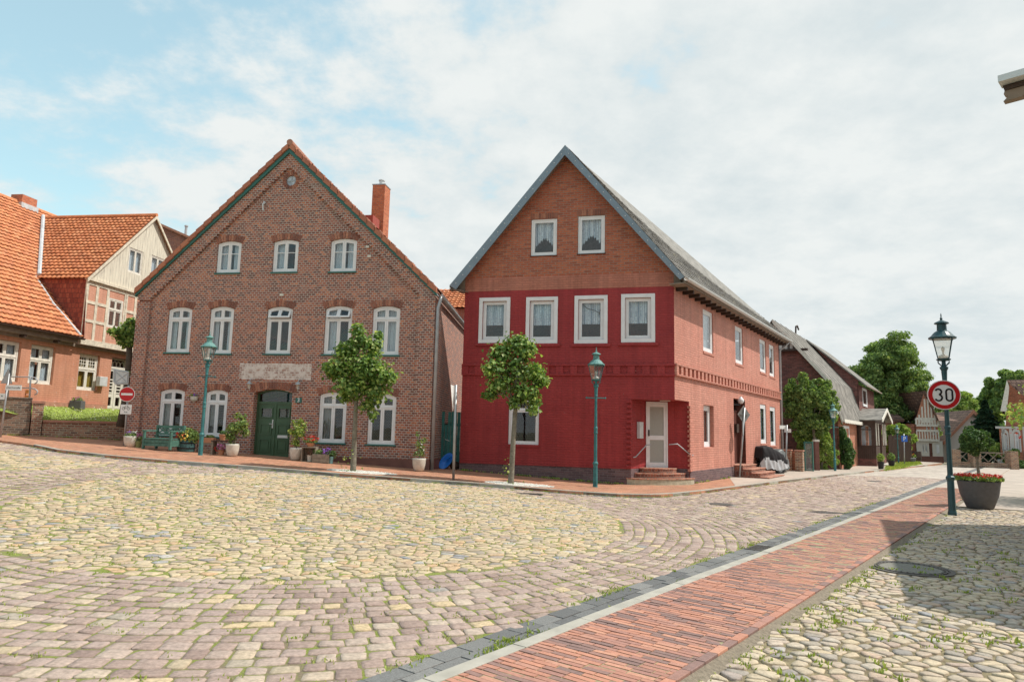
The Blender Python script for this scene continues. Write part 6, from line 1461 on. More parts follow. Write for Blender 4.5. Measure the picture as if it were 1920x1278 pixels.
def tree(name, label, cat, base, c, R3, n, size, mat, trunk=(.12,.06), nb=26, seed=1, rr=(.28,.42,1.0), blobs=None, bark='bark', group=None, shell=.5, lean=None, asp=.75, up=.5):
    """c: crown centre relative to the base"""
    t = thing(name, label, cat, base, 0, group); rs = random.Random(seed)
    B = blobs or np_blobs(c, R3, nb, seed, *rr)
    tr = MB(); cx,cy,cz = c; zt = cz-R3[2]*.1; pts = [(0,0,-.1),(cx*.15,cy*.15,.4),(cx*.5+.02,cy*.5,cz*.45),(cx,cy,zt),(cx,cy,cz+R3[2]*.6)]
    limb(tr, pts, trunk[0], trunk[1]*.5, 10)
    for i in range(14):
        b = B[rs.randrange(len(B))]; h = rs.uniform(.35,.95); z0 = (cz-R3[2])+(R3[2]*1.4)*h*.7; s = Vector((cx*min(1,z0/cz),cy*min(1,z0/cz),z0)); e = Vector(b[:3]); m_ = s.lerp(e,.5)+Vector((0,0,.06*R3[2])); limb(tr,[s,m_,e],trunk[1]*.55,trunk[1]*.15,5)
    tr.build('trunk', bark, t, smooth=True)
    p, nr = blob_points(B, n, seed, shell, .06); leaves('crown', p, nr, size, mat, t, seed=seed, asp=asp, up=up); return t
# two young limes on the pavement
def lime(px_b, trunk_top, blobs_px, label, seed, n):
    b = gp(*px_b); Y = b.y; B = []
    for (px,py,rx,rz) in blobs_px:
        p = aty(px,py,Y)-b; k = Y/F; B.append((p.x,rnd.uniform(-.25,.25),p.z,rx*k,max(rx,rz)*k*.95,rz*k))
        B.append((p.x,rnd.choice((-1,1))*rx*k*.5,p.z,rx*k*.8,rx*k*.7,rz*k*.8))
    t = thing('lime_tree', label, 'tree', b, 0, 'young lime trees on the pavement'); tp = aty(*trunk_top,Y)-b
    tr = MB(); limb(tr,[(0,0,-.1),(0.01,0,.1),(tp.x*.45,.02,tp.z*.5),(tp.x,0,tp.z),(tp.x+.02,0,tp.z+1.1)],.095,.045,10)
    for (x,y,z,*_) in B[::2]: limb(tr,[(tp.x,0,tp.z*.95+rnd.random()*.7),((tp.x+x)/2,y/2,(tp.z+z)/2+.15),(x,y,z)],.03,.008,5)
    tr.build('trunk','bark',t,smooth=True)
    p, nr = blob_points(B, n, seed, .25, .2); nr[:,2] += .5; leaves('crown', p, nr, .105, 'lime_leaf', t, seed=seed, asp=.85, fold=.18, up=.9)
    # shoots on the trunk and round the foot
    q = np.random.RandomState(seed).normal(size=(60,3))*[.12,.12,.05]+[0,0,.06]; q[:18] = np.random.RandomState(seed+1).normal(size=(18,3))*[.12,.08,.12]+[-.12,-.05,tp.z*.22]
    leaves('shoots', q, np.random.RandomState(5).normal(size=(60,3)), .07, 'bright_leaf', t, seed=3); return b
l1 = lime((661,888),(667,765),[(676,640,22,22),(650,660,26,26),(700,650,22,24),(640,690,32,24),(690,690,38,32),(715,705,30,24),(625,700,18,14),(660,725,36,26),(705,735,26,22),(650,745,20,14),(690,760,20,14),(735,708,14,12),(672,618,14,12),(708,628,12,10),(612,690,10,8),(700,780,10,10)],'young lime tree in front of the brown brick house',11,5200)
l2 = lime((957,911),(967,758),[(968,640,28,18),(985,655,26,22),(940,660,26,20),(925,690,24,18),(970,690,36,30),(1005,700,22,24),(1015,715,16,14),(940,720,34,20),(985,735,30,20),(920,738,16,12),(1000,750,20,16),(965,755,14,12),(1025,712,8,8),(912,740,10,8),(1000,768,12,10)],'young lime tree in front of the red corner house',12,4600)
plain('gravel_white', (.50,.48,.43), .9, var=.3, vs=60, bump=.01, bs=80)
island('pebble', [(0,(.42,.40,.36)),(.5,(.58,.56,.50)),(1,(.70,.68,.62))], nv=.1)
for b,nm in ((l1,'round'),(l2,'oblong')):
    P = np.random.RandomState(9).normal(size=(900,3)); P[:,2] = 0; r = np.random.RandomState(8).rand(900)**.5; P /= np.linalg.norm(P,axis=1,keepdims=True); P *= r[:,None]*[.95,.45,1]; P[:,0] += .25
    V = []; Q_ = []
    for x,y,_ in P:
        z = tz(b.x+x,b.y+y)+.068; s = rnd.uniform(.02,.04); k = len(V); V += [(b.x+x-s,b.y+y-s,z),(b.x+x+s,b.y+y-s*.8,z),(b.x+x+s*.8,b.y+y+s,z),(b.x+x-s,b.y+y+s,z),(b.x+x,b.y+y,z+s*.7)]; Q_ += [(k,k+1,k+4),(k+1,k+2,k+4),(k+2,k+3,k+4),(k+3,k,k+4)]
    g = np_mesh('tree_pit_gravel', np.array(V), [np.array(Q_)], 'pebble'); tag(g,'pale gravel round the foot of the lime tree by the %s house'%('brown' if nm == 'round' else 'red'),'gravel',kind='stuff')
# weeds along joints, tufts in the cobbles
def tufts(name, pts, label, size=.06, n=9, mat='grass_blade'):
    P = []; N_ = []; rs = np.random.RandomState(len(pts))
    for (x,y,z) in pts:
        k = rs.randint(max(3,n-5),n+5); P.append(rs.normal(size=(k,3))*[.04,.04,.0]+[x,y,z+size*.35]); q = rs.normal(size=(k,3)); q[:,2] *= .25; N_.append(q)
    tag(leaves(name,np.concatenate(P),np.concatenate(N_),size,mat,asp=.3,up=-2.2,seed=2),label,'weeds',kind='stuff')
pt = []
for _ in range(230):
    y = rnd.uniform(4,13); x = rnd.uniform(O_E*0+.9*y*.3, y*.85)
    if inpoly(x,y,YARD): pt.append((x,y,-.005))
tufts('yard_weeds', pt, 'grass tufts between the loose cobbles of the yard', .045, 9)
pt = []
for _ in range(1500):
    x = rnd.uniform(-9,5); y = rnd.uniform(4.2,18)
    if inroad(x,y): pt.append((x,y,tz(x,y)-.005))
tufts('street_weeds', pt, 'moss and grass tufts in the joints of the square', .03, 6)
pt = []
for k in range(240):
    i = rnd.randrange(3,len(KERB)-3); a,b = KERB[i],KERB[i+1]; p = a.lerp(b,rnd.random()); pt.append((p.x+rnd.gauss(0,.03),p.y-.02,tz(p.x,p.y)))
for k in range(120): q = pp(O_G0+rnd.choice((0,.36))+rnd.gauss(0,.01), rnd.uniform(1,20)); pt.append((q[0],q[1],tz(*q)+.005))
for k in range(25): q = pp(O_G0+.28+rnd.gauss(0,.05), 4.4+rnd.gauss(0,.22)); pt.append((q[0],q[1],tz(*q)+.005))
for k in range(90): q = pp(O_E+.1+rnd.gauss(0,.05), rnd.uniform(2.5,20)); pt.append((q[0],q[1],-.005))
tufts('kerb_weeds', pt, 'weeds along the kerbs and gutters', .035, 9)
pt = []
for k in range(60):
    p = FR.w(rnd.uniform(0,WR-1.6),-.04,0); pt.append((p.x,p.y,tz(p.x,p.y)+.07))
for k in range(25):
    p = FS.w(rnd.uniform(1.8,LS),-.06,0); pt.append((p.x,p.y,tz(p.x,p.y)+.07))
for k in range(50):
    p = FWl.w(rnd.uniform(-2,x240),-.05,0); pt.append((p.x,p.y,tz(p.x,p.y)+.05))
tufts('wall_foot_weeds', pt, 'weeds growing at the foot of the walls', .07, 9, 'bright_leaf')
# espalier lime and its leaves by the orange house
b = aty(229,775,25.0); b.z = ZT-.25; Y = 25.0; R_ = lambda px,py,y=Y: aty(px,py,y)-b
et = thing('pollard_lime','pollarded lime with gnarled trunk between orange and brown house','tree',b)
tr = MB(); limb(tr,[R_(226,800),R_(231,775),R_(238,735),R_(241,690),R_(243,645)],.16,.10,10); limb(tr,[R_(243,650),R_(235,632),R_(222,622),R_(212,618)],.07,.03,6); limb(tr,[R_(243,650),R_(250,630),R_(262,615)],.06,.03,6); tr.build('trunk','dark_bark',et,smooth=True)
B = [(*R_(px,py),r*Y/F,r*Y/F,r*Y/F*.8) for px,py,r in ((225,625,16),(242,618,20),(212,622,9),(250,640,16),(232,642,12),(246,604,10),(262,622,16),(240,700,8),(236,705,6))]
p, nr = blob_points(B,1500,5,.3,.1); leaves('crown',p,nr,.12,'lime_leaf',et,seed=5)
# big lime and others down the street
def px_tree(name, label, cat, px_base, cpx, rpx, Y, n, size, mat, seed, depth=1.0, trunk=(.3,.2), group=None, nb=30, **kw):
    b = aty(px_base, cpx[1], Y); b.z = 0; c = aty(cpx[0],cpx[1],Y)-b; k = Y/F; ct_ = math.cos(math.atan((cpx[0]-960)/F))
    return tree(name,label,cat,b,(c.x,c.y,c.z),(rpx[0]*k*ct_,rpx[0]*k*depth*ct_,rpx[1]*k),n,size,mat,trunk,nb,seed,group=group,rr=kw.pop('rr',(.20,.34,.95)),**kw)
b0 = aty(1690,738,56); b0.z = 0; k_ = 56/F; rs_ = random.Random(4); BB = []
for (cx_,cy_,rx_,ry_) in ((1645,672,28,28),(1672,668,36,34),(1650,700,40,36),(1690,705,42,40),(1632,738,28,36),(1672,745,50,46),(1712,752,36,42),(1700,800,44,36),(1650,790,40,40),(1730,800,20,30),(1660,650,22,20),(1675,640,16,12),(1615,700,12,14),(1744,770,8,12)):
    for j in range(int(rx_*ry_/42)):
        a_ = rs_.uniform(0,6.283); r_ = rs_.random()**.5*.82; p = aty(cx_+r_*math.cos(a_)*rx_, cy_+r_*math.sin(a_)*ry_, 56)-b0; f_ = rs_.uniform(8,15)*k_; BB.append((p.x,rs_.uniform(-1,1)*2.6*(1-r_*.5),p.z,f_*1.1,f_*1.1,f_*.75))
tree('lime_tree','tall dense green tree towering behind the gambrel house','tree',b0,(aty(1675,738,56).x-b0.x,0,aty(1672,738,56).z),(3,3,4.8),90000,.18,'big_leaf',(.4,.25),90,21,blobs=BB,shell=.2)
px_tree('round_tree','small clipped round tree with pale leaves beyond the porch','tree',1690,(1682,823),(40,30),49,6500,.18,'bright_leaf',22,nb=80,depth=.6,rr=(.15,.26,1.0),trunk=(.14,.09))
px_tree('elder_tree','bushy shrub tree leaning over the gambrel house gable','tree',1530,(1520,757),(56,62),34.5,17000,.13,'big_leaf',23,nb=190,trunk=(.12,.08),shell=.2,depth=.6,rr=(.12,.20,1.08))
px_tree('hedge_shrub','yellow green hedge shrub behind the mesh gate','shrub',1540,(1541,846),(36,42),34.7,8000,.11,'bright_leaf',24,nb=90,depth=.45,shell=.3,rr=(.12,.22,1.05),trunk=(.08,.05))
px_tree('hedge_shrub','brownish climbing shrub just above the brick gate pier','shrub',1512,(1512,822),(30,34),35.5,3500,.14,'bright_leaf',29,nb=26,shell=.4,trunk=(.06,.04))
px_tree('thuja','dark rounded evergreen shrub beside the slim street lamp','shrub',1583,(1584,840),(26,42),35.6,5500,.12,'dark_leaf',25,nb=34,shell=.6,trunk=(.08,.05))
px_tree('shrub','loose shrub behind the round evergreen at the gambrel house','shrub',1568,(1566,800),(18,30),36.5,1800,.15,'big_leaf',26,nb=18,trunk=(.05,.03))
def px_simple(label, px_base, cpx, rpx, Y, n, size, mat, seed, **kw): return px_tree('broadleaf_tree',label,'tree',px_base,cpx,rpx,Y,n,size,mat,seed,trunk=(.3,.2),group='trees beyond the end of the street',nb=110,rr=(.12,.24,1.05),**kw)
px_simple('tall dark tree rising behind the villa roof',1895,(1893,742),(52,52),75,20000,.32,'big_leaf',31)
px_simple('lower rounded tree left of the tall dark tree',1850,(1858,765),(34,34),78,10000,.32,'big_leaf',32)
px_simple('pale green tree just above the pale gable',1806,(1806,760),(30,26),76,8000,.32,'bright_leaf',33)
px_simple('pale tree between the pale gable and the conifer',1840,(1846,790),(22,28),72,6000,.3,'bright_leaf',34)
px_simple('distant tree right of the tall street tree',1778,(1772,790),(30,28),84,6000,.32,'big_leaf',35)
px_simple('distant tree seen low between the villa and conifer',1872,(1874,820),(26,34),68,6000,.3,'big_leaf',36)
# conifer
b = aty(1853,860,50); b.z = 0; zt = aty(1853,752,50).z; cn = thing('conifer','dark tiered conifer between the topiary and the villa','tree',b); MB().tube([(0,0,0),(0,0,zt)],[.2,.03],8).build('trunk','dark_bark',cn)
rs = np.random.RandomState(6); n = 9000; h = rs.rand(n)**1.2; tier = np.floor(h*11)/11; rr = (1-h)*2.0*(.55+.75*(1-(h-tier)*11))*np.sqrt(rs.rand(n)); th = rs.rand(n)*6.283
P = np.stack([rr*np.cos(th),rr*np.sin(th),.4+h*(zt-.4)-rr*.12],1); Nn = rs.normal(size=(n,3)); Nn[:,2] += 1.5; leaves('crown',P,Nn,.30,'conifer_leaf',cn,seed=6,asp=.4)
# shrubs by the villa and near branch at the right edge
px_tree('shrub','yellow green feathery shrub behind the lattice fence','shrub',1862,(1868,844),(22,15),46.5,2500,.2,'bright_leaf',41,trunk=(.05,.03),nb=16)
px_tree('rose_bush','rose bush with orange red blooms in front of the villa','shrub',1900,(1899,858),(26,20),45,2600,.16,'big_leaf',42,trunk=(.05,.03),nb=18)
rb = bpy.data.objects['rose_bush']; p, nr = blob_points([(0,-1.2,1.9,1.1,.3,.9)],14,3); tag(leaves('bloom',p,nr,.13,'red_flower',rb,seed=1,asp=1),kind='stuff')
px_tree('hedge_shrub','low green hedge at the right edge below the villa','shrub',1915,(1915,872),(24,14),44,2500,.16,'dark_leaf',43,trunk=(.04,.03),nb=16)
nt_ = tree('maple_tree','near tree reaching in at the right edge with bright leaves','tree',(18.3,18.6,0),(0,0,2.5),(3.6,3.4,1.5),22000,.12,'bright_leaf',(.2,.12),60,44)
# topiary planter by the big lamp
pb = gp(1838,953); pb.z = 0; Y = pb.y; k = Y/F
plain('planter_grey', (.105,.105,.11), .75, var=.12, vs=12, bump=.002, bs=120)
pt_ = thing('flower_planter','large round grey planter with red and white flowers beneath two ball topiaries','planter',pb); hgt = aty(1838,901,Y).z; rr = .47
MB().lathe([(.26,0),(.29,.03),(.41,hgt*.5),(rr-.01,hgt-.03),(rr,hgt),(rr-.05,hgt),(rr-.07,hgt-.08),(.02,hgt-.08)],(0,0,0),36).build('pot','planter_grey',pt_,smooth=True)
rs = np.random.RandomState(3); a = rs.rand(1500)*6.283; r = np.sqrt(rs.rand(1500))*rr*1.12; P = np.stack([r*np.cos(a),r*np.sin(a),hgt+.02+.12*rs.rand(1500)*(1.1-r/rr*.5)],1); Nn = rs.normal(size=(1500,3)); Nn[:,2] += 1
leaves('greenery',P,Nn,.07,'big_leaf',pt_,seed=3); 
for mt,n,s in (('red_flower',330,.05),('white_flower',110,.05)):
    a = rs.rand(n)*6.283; r = (.45+.7*rs.rand(n))*rr if mt[0] == 'r' else rs.rand(n)*rr*.5; P = np.stack([r*np.cos(a),r*np.sin(a),hgt+.10+.07*rs.rand(n)],1); Nn = rs.normal(size=(n,3)); Nn[:,2] += 1.5; leaves('blossom',P,Nn,s,mt,pt_,seed=n,asp=1)
for (pxb,pxt,pyt,cx,cy,rx,rz_,lab,sd,dy) in ((1833,1830,866,1821,828,30,33,'clipped ball topiary with straight stem, left one in the planter',51,-.05),(1846,1838,868,1845,826,24,27,'smaller ball topiary with leaning stem, right one in the planter',52,.12)):
    bb = Vector((aty(pxb,901,Y).x,pb.y+dy,hgt-.05)); c = aty(cx,cy,Y)-bb; t = thing('topiary',lab,'topiary',bb); tp = aty(pxt,pyt,Y)-bb
    MB().tube([(0,0,0),(tp.x*.5,0,tp.z*.5),(tp.x,0,tp.z),(c.x,0,c.z)],[.035,.03,.028,.02],8).build('stem','bark',t,smooth=True)
    B = np_blobs((c.x,0,c.z),(rx*k*.88,rx*k*.88,rz_*k),40,sd,.25,.36,.78); p, nr = blob_points(B,5200,sd,.5,.04); leaves('crown',p,nr,.055,'dark_leaf',t,seed=sd)
# grass verge beyond the porch
va = [gp(1655,885),gp(1700,878),gp(1730,872),gp(1725,868),gp(1690,866),gp(1665,872)]
P = []; rs = np.random.RandomState(4)
for _ in range(5000):
    u = rs.rand(6)**3; u /= u.sum(); q = sum((va[i]*float(u[i]) for i in range(6)), Vector()); P.append((q.x,q.y,.09))
Nn = rs.normal(size=(5000,3)); Nn[:,2] *= .3; tag(leaves('verge_grass',np.array(P),Nn,.14,'grass_blade',asp=.3,up=-2,seed=9),'grass verge along the far pavement','grass',kind='stuff')
# ------------------------------------------------------------ street lamps
plain('lamp_teal', (.03,.15,.165), .5, var=.15, vs=7, c2=(.05,.21,.215)); plain('lamp_dark', (.022,.07,.08), .4, var=.15, vs=7)
plain('verdigris', (.12,.26,.24), .6, var=.25, vs=9); plain('bulb', (.80,.79,.75), .3, var=.02); plain('sign_back', (.17,.165,.16), .6, metal=.1, var=.1); plain('sign_white', (.78,.78,.76), .35, var=.03)
plain('sign_red', (.50,.012,.015), .35, var=.04); plain('sign_black', (.012,.012,.014), .4, var=.05); plain('sign_blue', (.02,.12,.50), .35, var=.05); plain('galv', (.38,.39,.40), .45, metal=.6, var=.12)
def lamp(name_mat, cap_mat, H, label, bar=True, six=6):
    t = thing('street_lamp', label, 'street lamp', (0,0,0), 0, 'lantern style street lamps'); s = H/4.3; M_ = lambda L_: [(r*s*1.0,z*s) for r,z in L_]
    MB().lathe(M_([(.0,-.1),(.09,-.1),(.09,.05),(.078,.10),(.070,.74),(.082,.76),(.092,.79),(.092,.82),(.065,.85),(.058,.88)]),(0,0,0),8,rot=.39).build('base',name_mat,t,bevel=.004)
    MB().lathe(M_([(.056,.86),(.050,1.72),(.064,1.74),(.064,1.77),(.056,1.79),(.056,1.87),(.064,1.89),(.064,1.92),(.048,1.95),(.042,2.9),(.060,2.92),(.048,2.96),(.060,3.18),(.085,3.23),(.085,3.26),(.045,3.28),(.04,3.40)]),(0,0,0),14).build('pole',name_mat,t,smooth=False)
    if bar: m = MB(); m.tube([(-.30*s,0,2.86*s),(.30*s,0,2.86*s)],.018*s,8); m.lathe(M_([(.02,-.03),(.03,0),(.02,.03)]),(-.3*s,0,2.86*s),8).lathe(M_([(.02,-.03),(.03,0),(.02,.03)]),(.3*s,0,2.86*s),8); m.build('ladder_bar',name_mat,t)
    z0, z1, r0, r1 = 3.44*s, 3.90*s, .145*s, .262*s; n = six; ln = MB()
    P = lambda r,z,k: Vector((r*math.cos(2*math.pi*k/n+.2),r*math.sin(2*math.pi*k/n+.2),z))
    for k in range(n):
        ln.tube([P(r0,z0,k),P(r1,z1,k)],.011*s,4); ln.tube([P(r1,z1,k),P(r1,z1,k+1)],.014*s,4); ln.tube([P(r0,z0,k),P(r0,z0,k+1)],.014*s,4); ln.tube([P(.05*s,3.28*s,k),P(r0*1.05,3.36*s,k),P(r0,z0,k)],.010*s,4); ln.tube([P(r1*1.0,z1-.01,k),P(r1*1.04,z1+.03*s,k)],.02*s,5)
    lo = ln.build('lantern_frame',name_mat,t)
    g = MB(); 
    for k in range(n): g.add([P(r0*.98,z0,k),P(r0*.98,z0,k+1),P(r1*.98,z1,k+1),P(r1*.98,z1,k)],[(0,1,2,3)])
    g.build('lantern_glass','lamp_glass',lo); MB().lathe([(.0,0),(.10*s,0),(.095*s,.07*s),(.02*s,.10*s),(.015*s,.15*s),(.035*s,.20*s),(.035*s,.25*s),(.0,.28*s)],(0,0,z0+.01),12).build('bulb','bulb',lo,smooth=True)
    MB().lathe(M_([(.275,0),(.28,.03),(.225,.07),(.16,.15),(.10,.19),(.095,.33),(.15,.35),(.14,.375),(.05,.42),(.02,.44),(.03,.47),(.012,.50),(.012,.56),(.0,.60)]),(0,0,z1),18).build('lantern_roof',cap_mat,t,smooth=False)
    MB().lathe(M_([(.02,-.0),(.15,.0),(.13,-.03),(.04,-.05)]),(0,0,z0),12).build('lantern_floor',name_mat,t); return t
def put_lamp(px, py, ptop, mat, cap, label, bar=True, src=None, ref=None, six=6):
    b = gp(px,py); d = ray(px,ptop); top = aty(px,ptop,b.y); H = (top.z-b.z)*4.3/4.5
    o = lamp(mat,cap,H,label,bar,six); o.location = b; return o, H
big_lamp, HB = put_lamp(1786,965,587,'lamp_dark','lamp_dark','large dark teal lantern lamp at the right carrying the round speed limit sign',False,six=4)
put_lamp(1116,917,650,'lamp_teal','verdigris','teal lantern lamp in front of the red corner house')
put_lamp(375,857,620,'lamp_teal','verdigris','teal lantern lamp beside the green bench with a peeling foot')
put_lamp(1566,885,753,'lamp_teal','verdigris','slim teal lantern lamp in front of the hedge of the gambrel house')
put_lamp(1685,871,794,'lamp_teal','verdigris','smallest teal lantern lamp by the round tree beyond the porch')
# ------------------------------------------------------------ signs
def face_cam(p): return math.atan2(p.x, -p.y)*-1 if False else math.atan2(-p.x, p.y)*1.0
def disc(mb, r, z, y0, y1, n=40): mb.prism([(r*math.cos(2*math.pi*k/n),z+r*math.sin(2*math.pi*k/n)) for k in range(n)],y0,y1)
def disc_ring(mb, r0, r1, z, y0, y1, n=40): mb.ring([(r1*math.cos(2*math.pi*k/n),z+r1*math.sin(2*math.pi*k/n)) for k in range(n)],[(r0*math.cos(2*math.pi*k/n),z+r0*math.sin(2*math.pi*k/n)) for k in range(n)],y0,y1)
# 30 sign on the big lamp
bl = big_lamp.location; c = aty(1770,740,bl.y-.12); ang = math.atan2(-c.x*.35,c.y)
s30 = thing('speed_limit_sign','round red rimmed speed limit sign reading 30 on the big lamp','road sign',c,-.3)
m = MB(); disc(m,.335,0,0,.02); m.build('plate','sign_white',s30); m = MB(); disc_ring(m,.232,.318,0,-.004,.0); m.build('red_rim','sign_red',s30)
m = MB(); k = .0105
three = [(-.112+.062*math.cos(R(a)),.070+.062*math.sin(R(a))) for a in range(155,-76,-15)]+[(-.112+.07*math.cos(R(a)),-.062+.07*math.sin(R(a))) for a in range(70,-156,-15)]
ribbon(m,three,.038,-.006,-.001); zero = [(.105+.062*math.cos(a),(.07 if math.sin(a) > 0 else -.07)+.062*math.sin(a)) for a in [2*math.pi*i/24 for i in range(25)]]; ribbon(m,zero,.038,-.006,-.001); m.build('number','sign_black',s30)
MB().box(-.08,.10,.02,.07,-.2,-.16).box(-.08,.10,.02,.07,.16,.2).build('bracket','galv',s30)
# no entry sign with bicycle plate
b = aty(232,832,22.6); b.z = tz(b.x,b.y)+.06; ne = thing('no_entry_sign','red no entry sign with bicycle plate below it at the brown house corner','road sign',b,.15)
tp = aty(235.5,738.5,22.5)-b; rr = 14.5*22.5/F*.96; MB().tube([(0,0.04,-.1),(tp.x,.04,tp.z+.3)],.03,10).build('pole','galv',ne,smooth=True)
def shifted(mb, dx, dz): mb.v = [(x+dx,y,z+dz) for x,y,z in mb.v]; return mb
m = MB(); disc(m,rr,0,-.02,-.005); shifted(m,tp.x,tp.z).build('plate','sign_white',ne); m = MB(); disc(m,rr*.93,0,-.024,-.0205); shifted(m,tp.x,tp.z).build('red_disc','sign_red',ne); MB().box(tp.x-rr*.72,tp.x+rr*.72,-.028,-.0245,tp.z-.035,tp.z+.035).build('white_bar','sign_white',ne)
q = aty(233.5,767,22.5)-b; w_, h_ = .17, .155; MB().box(q.x-w_,q.x+w_,-.02,-.005,q.z-h_,q.z+h_).build('bicycle_plate','sign_white',ne); m = MB()
for sx in (-.075,.075): disc_ring(m,.038,.050,0,-.001,.0,16); m.v[-64:] = [(x+sx,y,z) for x,y,z in m.v[-64:]]
ribbon(m,[(-.075,0),(-.03,.075),(.045,.075),(.0,.0),(-.03,.075)],.010,-.001,0); ribbon(m,[(.075,0),(.04,.095),(.06,.1)],.010,-.001,0); ribbon(m,[(-.0,0),(-.075,0)],.010,-.001,0)
m = shifted(m,q.x,q.z+.03); m.v = [(x,-.0215+y,z) for x,y,z in m.v]; bo = m.build('bicycle_symbol','sign_black',ne)
t = text_mb('frei',.075); to = t.build('lettering','sign_black',ne); to.location = (q.x,-.0215,q.z-.085)
# street name and prism sign at the left edge
b = aty(1,816,22.2); b.z = tz(b.x,b.y); sn = thing('street_name_sign','leaning grey pole with the white street name plate at the left edge','street sign',b); tp = aty(17,700,22.2)-b
MB().tube([(0,0,-.1),(tp.x,0,tp.z)],.03,8).build('pole','galv',sn,smooth=True); a_ = aty(25.5,726.5,22.1)-b; m = MB().box(-.24,.24,-.01,.01,-.085,.085); p_ = m.build('name_plate','sign_white',sn,loc=a_); p_.rotation_euler.z = .1
t = text_mb('Deichstraße',.085); to = t.build('lettering','sign_black',p_); to.location = (0,-.013,0)
a_ = aty(4,743,22.1)-b; p_ = MB().box(-.08,.08,-.01,.01,-.1,.1).build('small_plate','sign_white',sn,loc=a_); MB().prism([(-.03,.0),(.03,.0),(0,.05)],-.013,-.0105).build('arrow','green_trim',p_)
a_ = aty(14,706,22.15)-b; ts = MB(); ts.prism([(-.17,-.22),(.17,-.22),(0,.28)],0,.012); p_ = ts.build('triangular_plate','sign_back',sn,loc=a_); p_.rotation_euler.z = R(62)
# give-way sign seen edge-on at the kerb
b = gp(850,904); gy = thing('give_way_sign','tall grey signpost with a give way triangle seen nearly edge on','road sign',b); tp = aty(855,721,b.y)-b
MB().tube([(0,0,-.1),(tp.x,0,tp.z)],.035,10).build('pole','galv',gy,smooth=True); m = MB(); s_ = .42; m.prism([(-s_,s_*.62),(0,-s_*1.05),(s_,s_*.62)],-.012,.0); 
a_ = Vector((tp.x-.055,-.05,tp.z-s_*.68)); p_ = m.build('plate','sign_white',gy,loc=a_,rz=R(-96),bevel=.02); m = MB(); m.ring([(-s_,s_*.62),(0,-s_*1.05),(s_,s_*.62)],[(-s_*.68,s_*.44),(0,-s_*.68),(s_*.68,s_*.44)],-.017,-.0125); m.build('red_rim','sign_red',p_)
# signpost by the side door (seen from behind)
b = gp(1386,898); Y = b.y; ps = thing('priority_sign','slightly leaning signpost with diamond and round plate seen from behind','road sign',b); tp = aty(1396,764,Y)-b
MB().tube([(0,0,-.1),(tp.x,0,tp.z)],.035,10).build('pole','galv',ps,smooth=True); a_ = aty(1396,777,Y-.0)-b; r_ = .36; m = MB().prism([(-r_,0),(0,-r_),(r_,0),(0,r_)],.03,.042); m.box(-.25,.2,-.01,.03,-.012,.012); m.build('diamond_plate','sign_back',ps,loc=a_,rz=R(32))
a_ = aty(1395,803,Y)-b; m = MB(); disc(m,.30,0,.03,.042); m.build('round_plate','sign_back',ps,loc=a_+Vector((.0,0,0)),rz=R(66))
m = MB(); m.lathe([(.10,0),(.09,.05),(.04,.07)],(0,0,0),10); m.build('foot','step_concrete',ps)
# small street-name post near the red house end
b = gp(1473,888); Y = b.y; np_ = thing('street_name_sign','short grey post with two pale street name plates behind the covered motorcycles','street sign',b); tp = aty(1475.5,797,Y)-b
MB().tube([(0,0,-.1),(tp.x,0,tp.z+.02)],.035,8).build('pole','galv',np_,smooth=True); a_ = aty(1469,800.5,Y)-b; MB().box(-.22,.22,-.01,.01,-.08,.08).build('name_plate','sign_white',np_,loc=a_,rz=R(20)); a_ = aty(1477,807,Y)-b; MB().box(-.14,.14,-.01,.01,-.08,.08).build('name_plate','sign_white',np_,loc=a_,rz=R(-30))
# parking sign
b = gp(1696,873); Y = b.y; pk = thing('parking_sign','blue square parking sign on a thin pole by the round tree','road sign',b); tp = aty(1695,822,Y)-b; MB().tube([(0,0,-.1),(tp.x,0,tp.z+.3)],.035,8).build('pole','galv',pk,smooth=True)
MB().box(tp.x-.19,tp.x+.19,-.05,-.035,tp.z-.19,tp.z+.19).build('plate','sign_blue',pk); m = MB(); ribbon(m,[(-.05,-.12),(-.05,.11),(.03,.11),(.075,.06),(.03,.0),(-.05,.0)],.042,-.056,-.051); shifted(m,tp.x,tp.z).build('letter','sign_white',pk)
# ------------------------------------------------------------ bench, barrel, pots
plain('bench_green', (.05,.14,.11), .65, var=.2, vs=8, c2=(.09,.21,.165)); plain('pot_white', (.56,.53,.46), .55, var=.12, vs=10, bump=.003, bs=60); plain('barrel', (.04,.10,.10), .75, var=.3, vs=6, bump=.006, bs=20); plain('terracotta', (.50,.23,.13), .8, var=.15, vs=8)
plain('grey_wood', (.26,.22,.17), .85, var=.3, vs=9, bump=.004, bs=50); plain('crate_wood', (.20,.17,.13), .85, var=.3, vs=7, bump=.004); plain('light_blue', (.18,.36,.38), .5, var=.1); plain('olive_pot', (.20,.22,.08), .6, var=.15); plain('blue_plastic', (.01,.16,.62), .35, var=.08)
plain('soil', (.05,.035,.025), 1, var=.3)
def on_pave(px,py): p = gp(px,py,.066); p.z = tz(p.x,p.y)+.066; return p
bL, bR = on_pave(265,841), on_pave(318,846.5); AB = R(-10); bw_ = (bR-bL).length*1.0
bn = thing('garden_bench','green wooden garden bench with crossed back and slatted storage box','bench',bL,math.atan2(bR.y-bL.y,bR.x-bL.x)); dp_ = .55
ztop = aty(292,796,bL.y+.5).z-bL.z; zarm = aty(268,808,bL.y).z-bL.z; zseat = aty(290,820.5,bL.y).z-bL.z
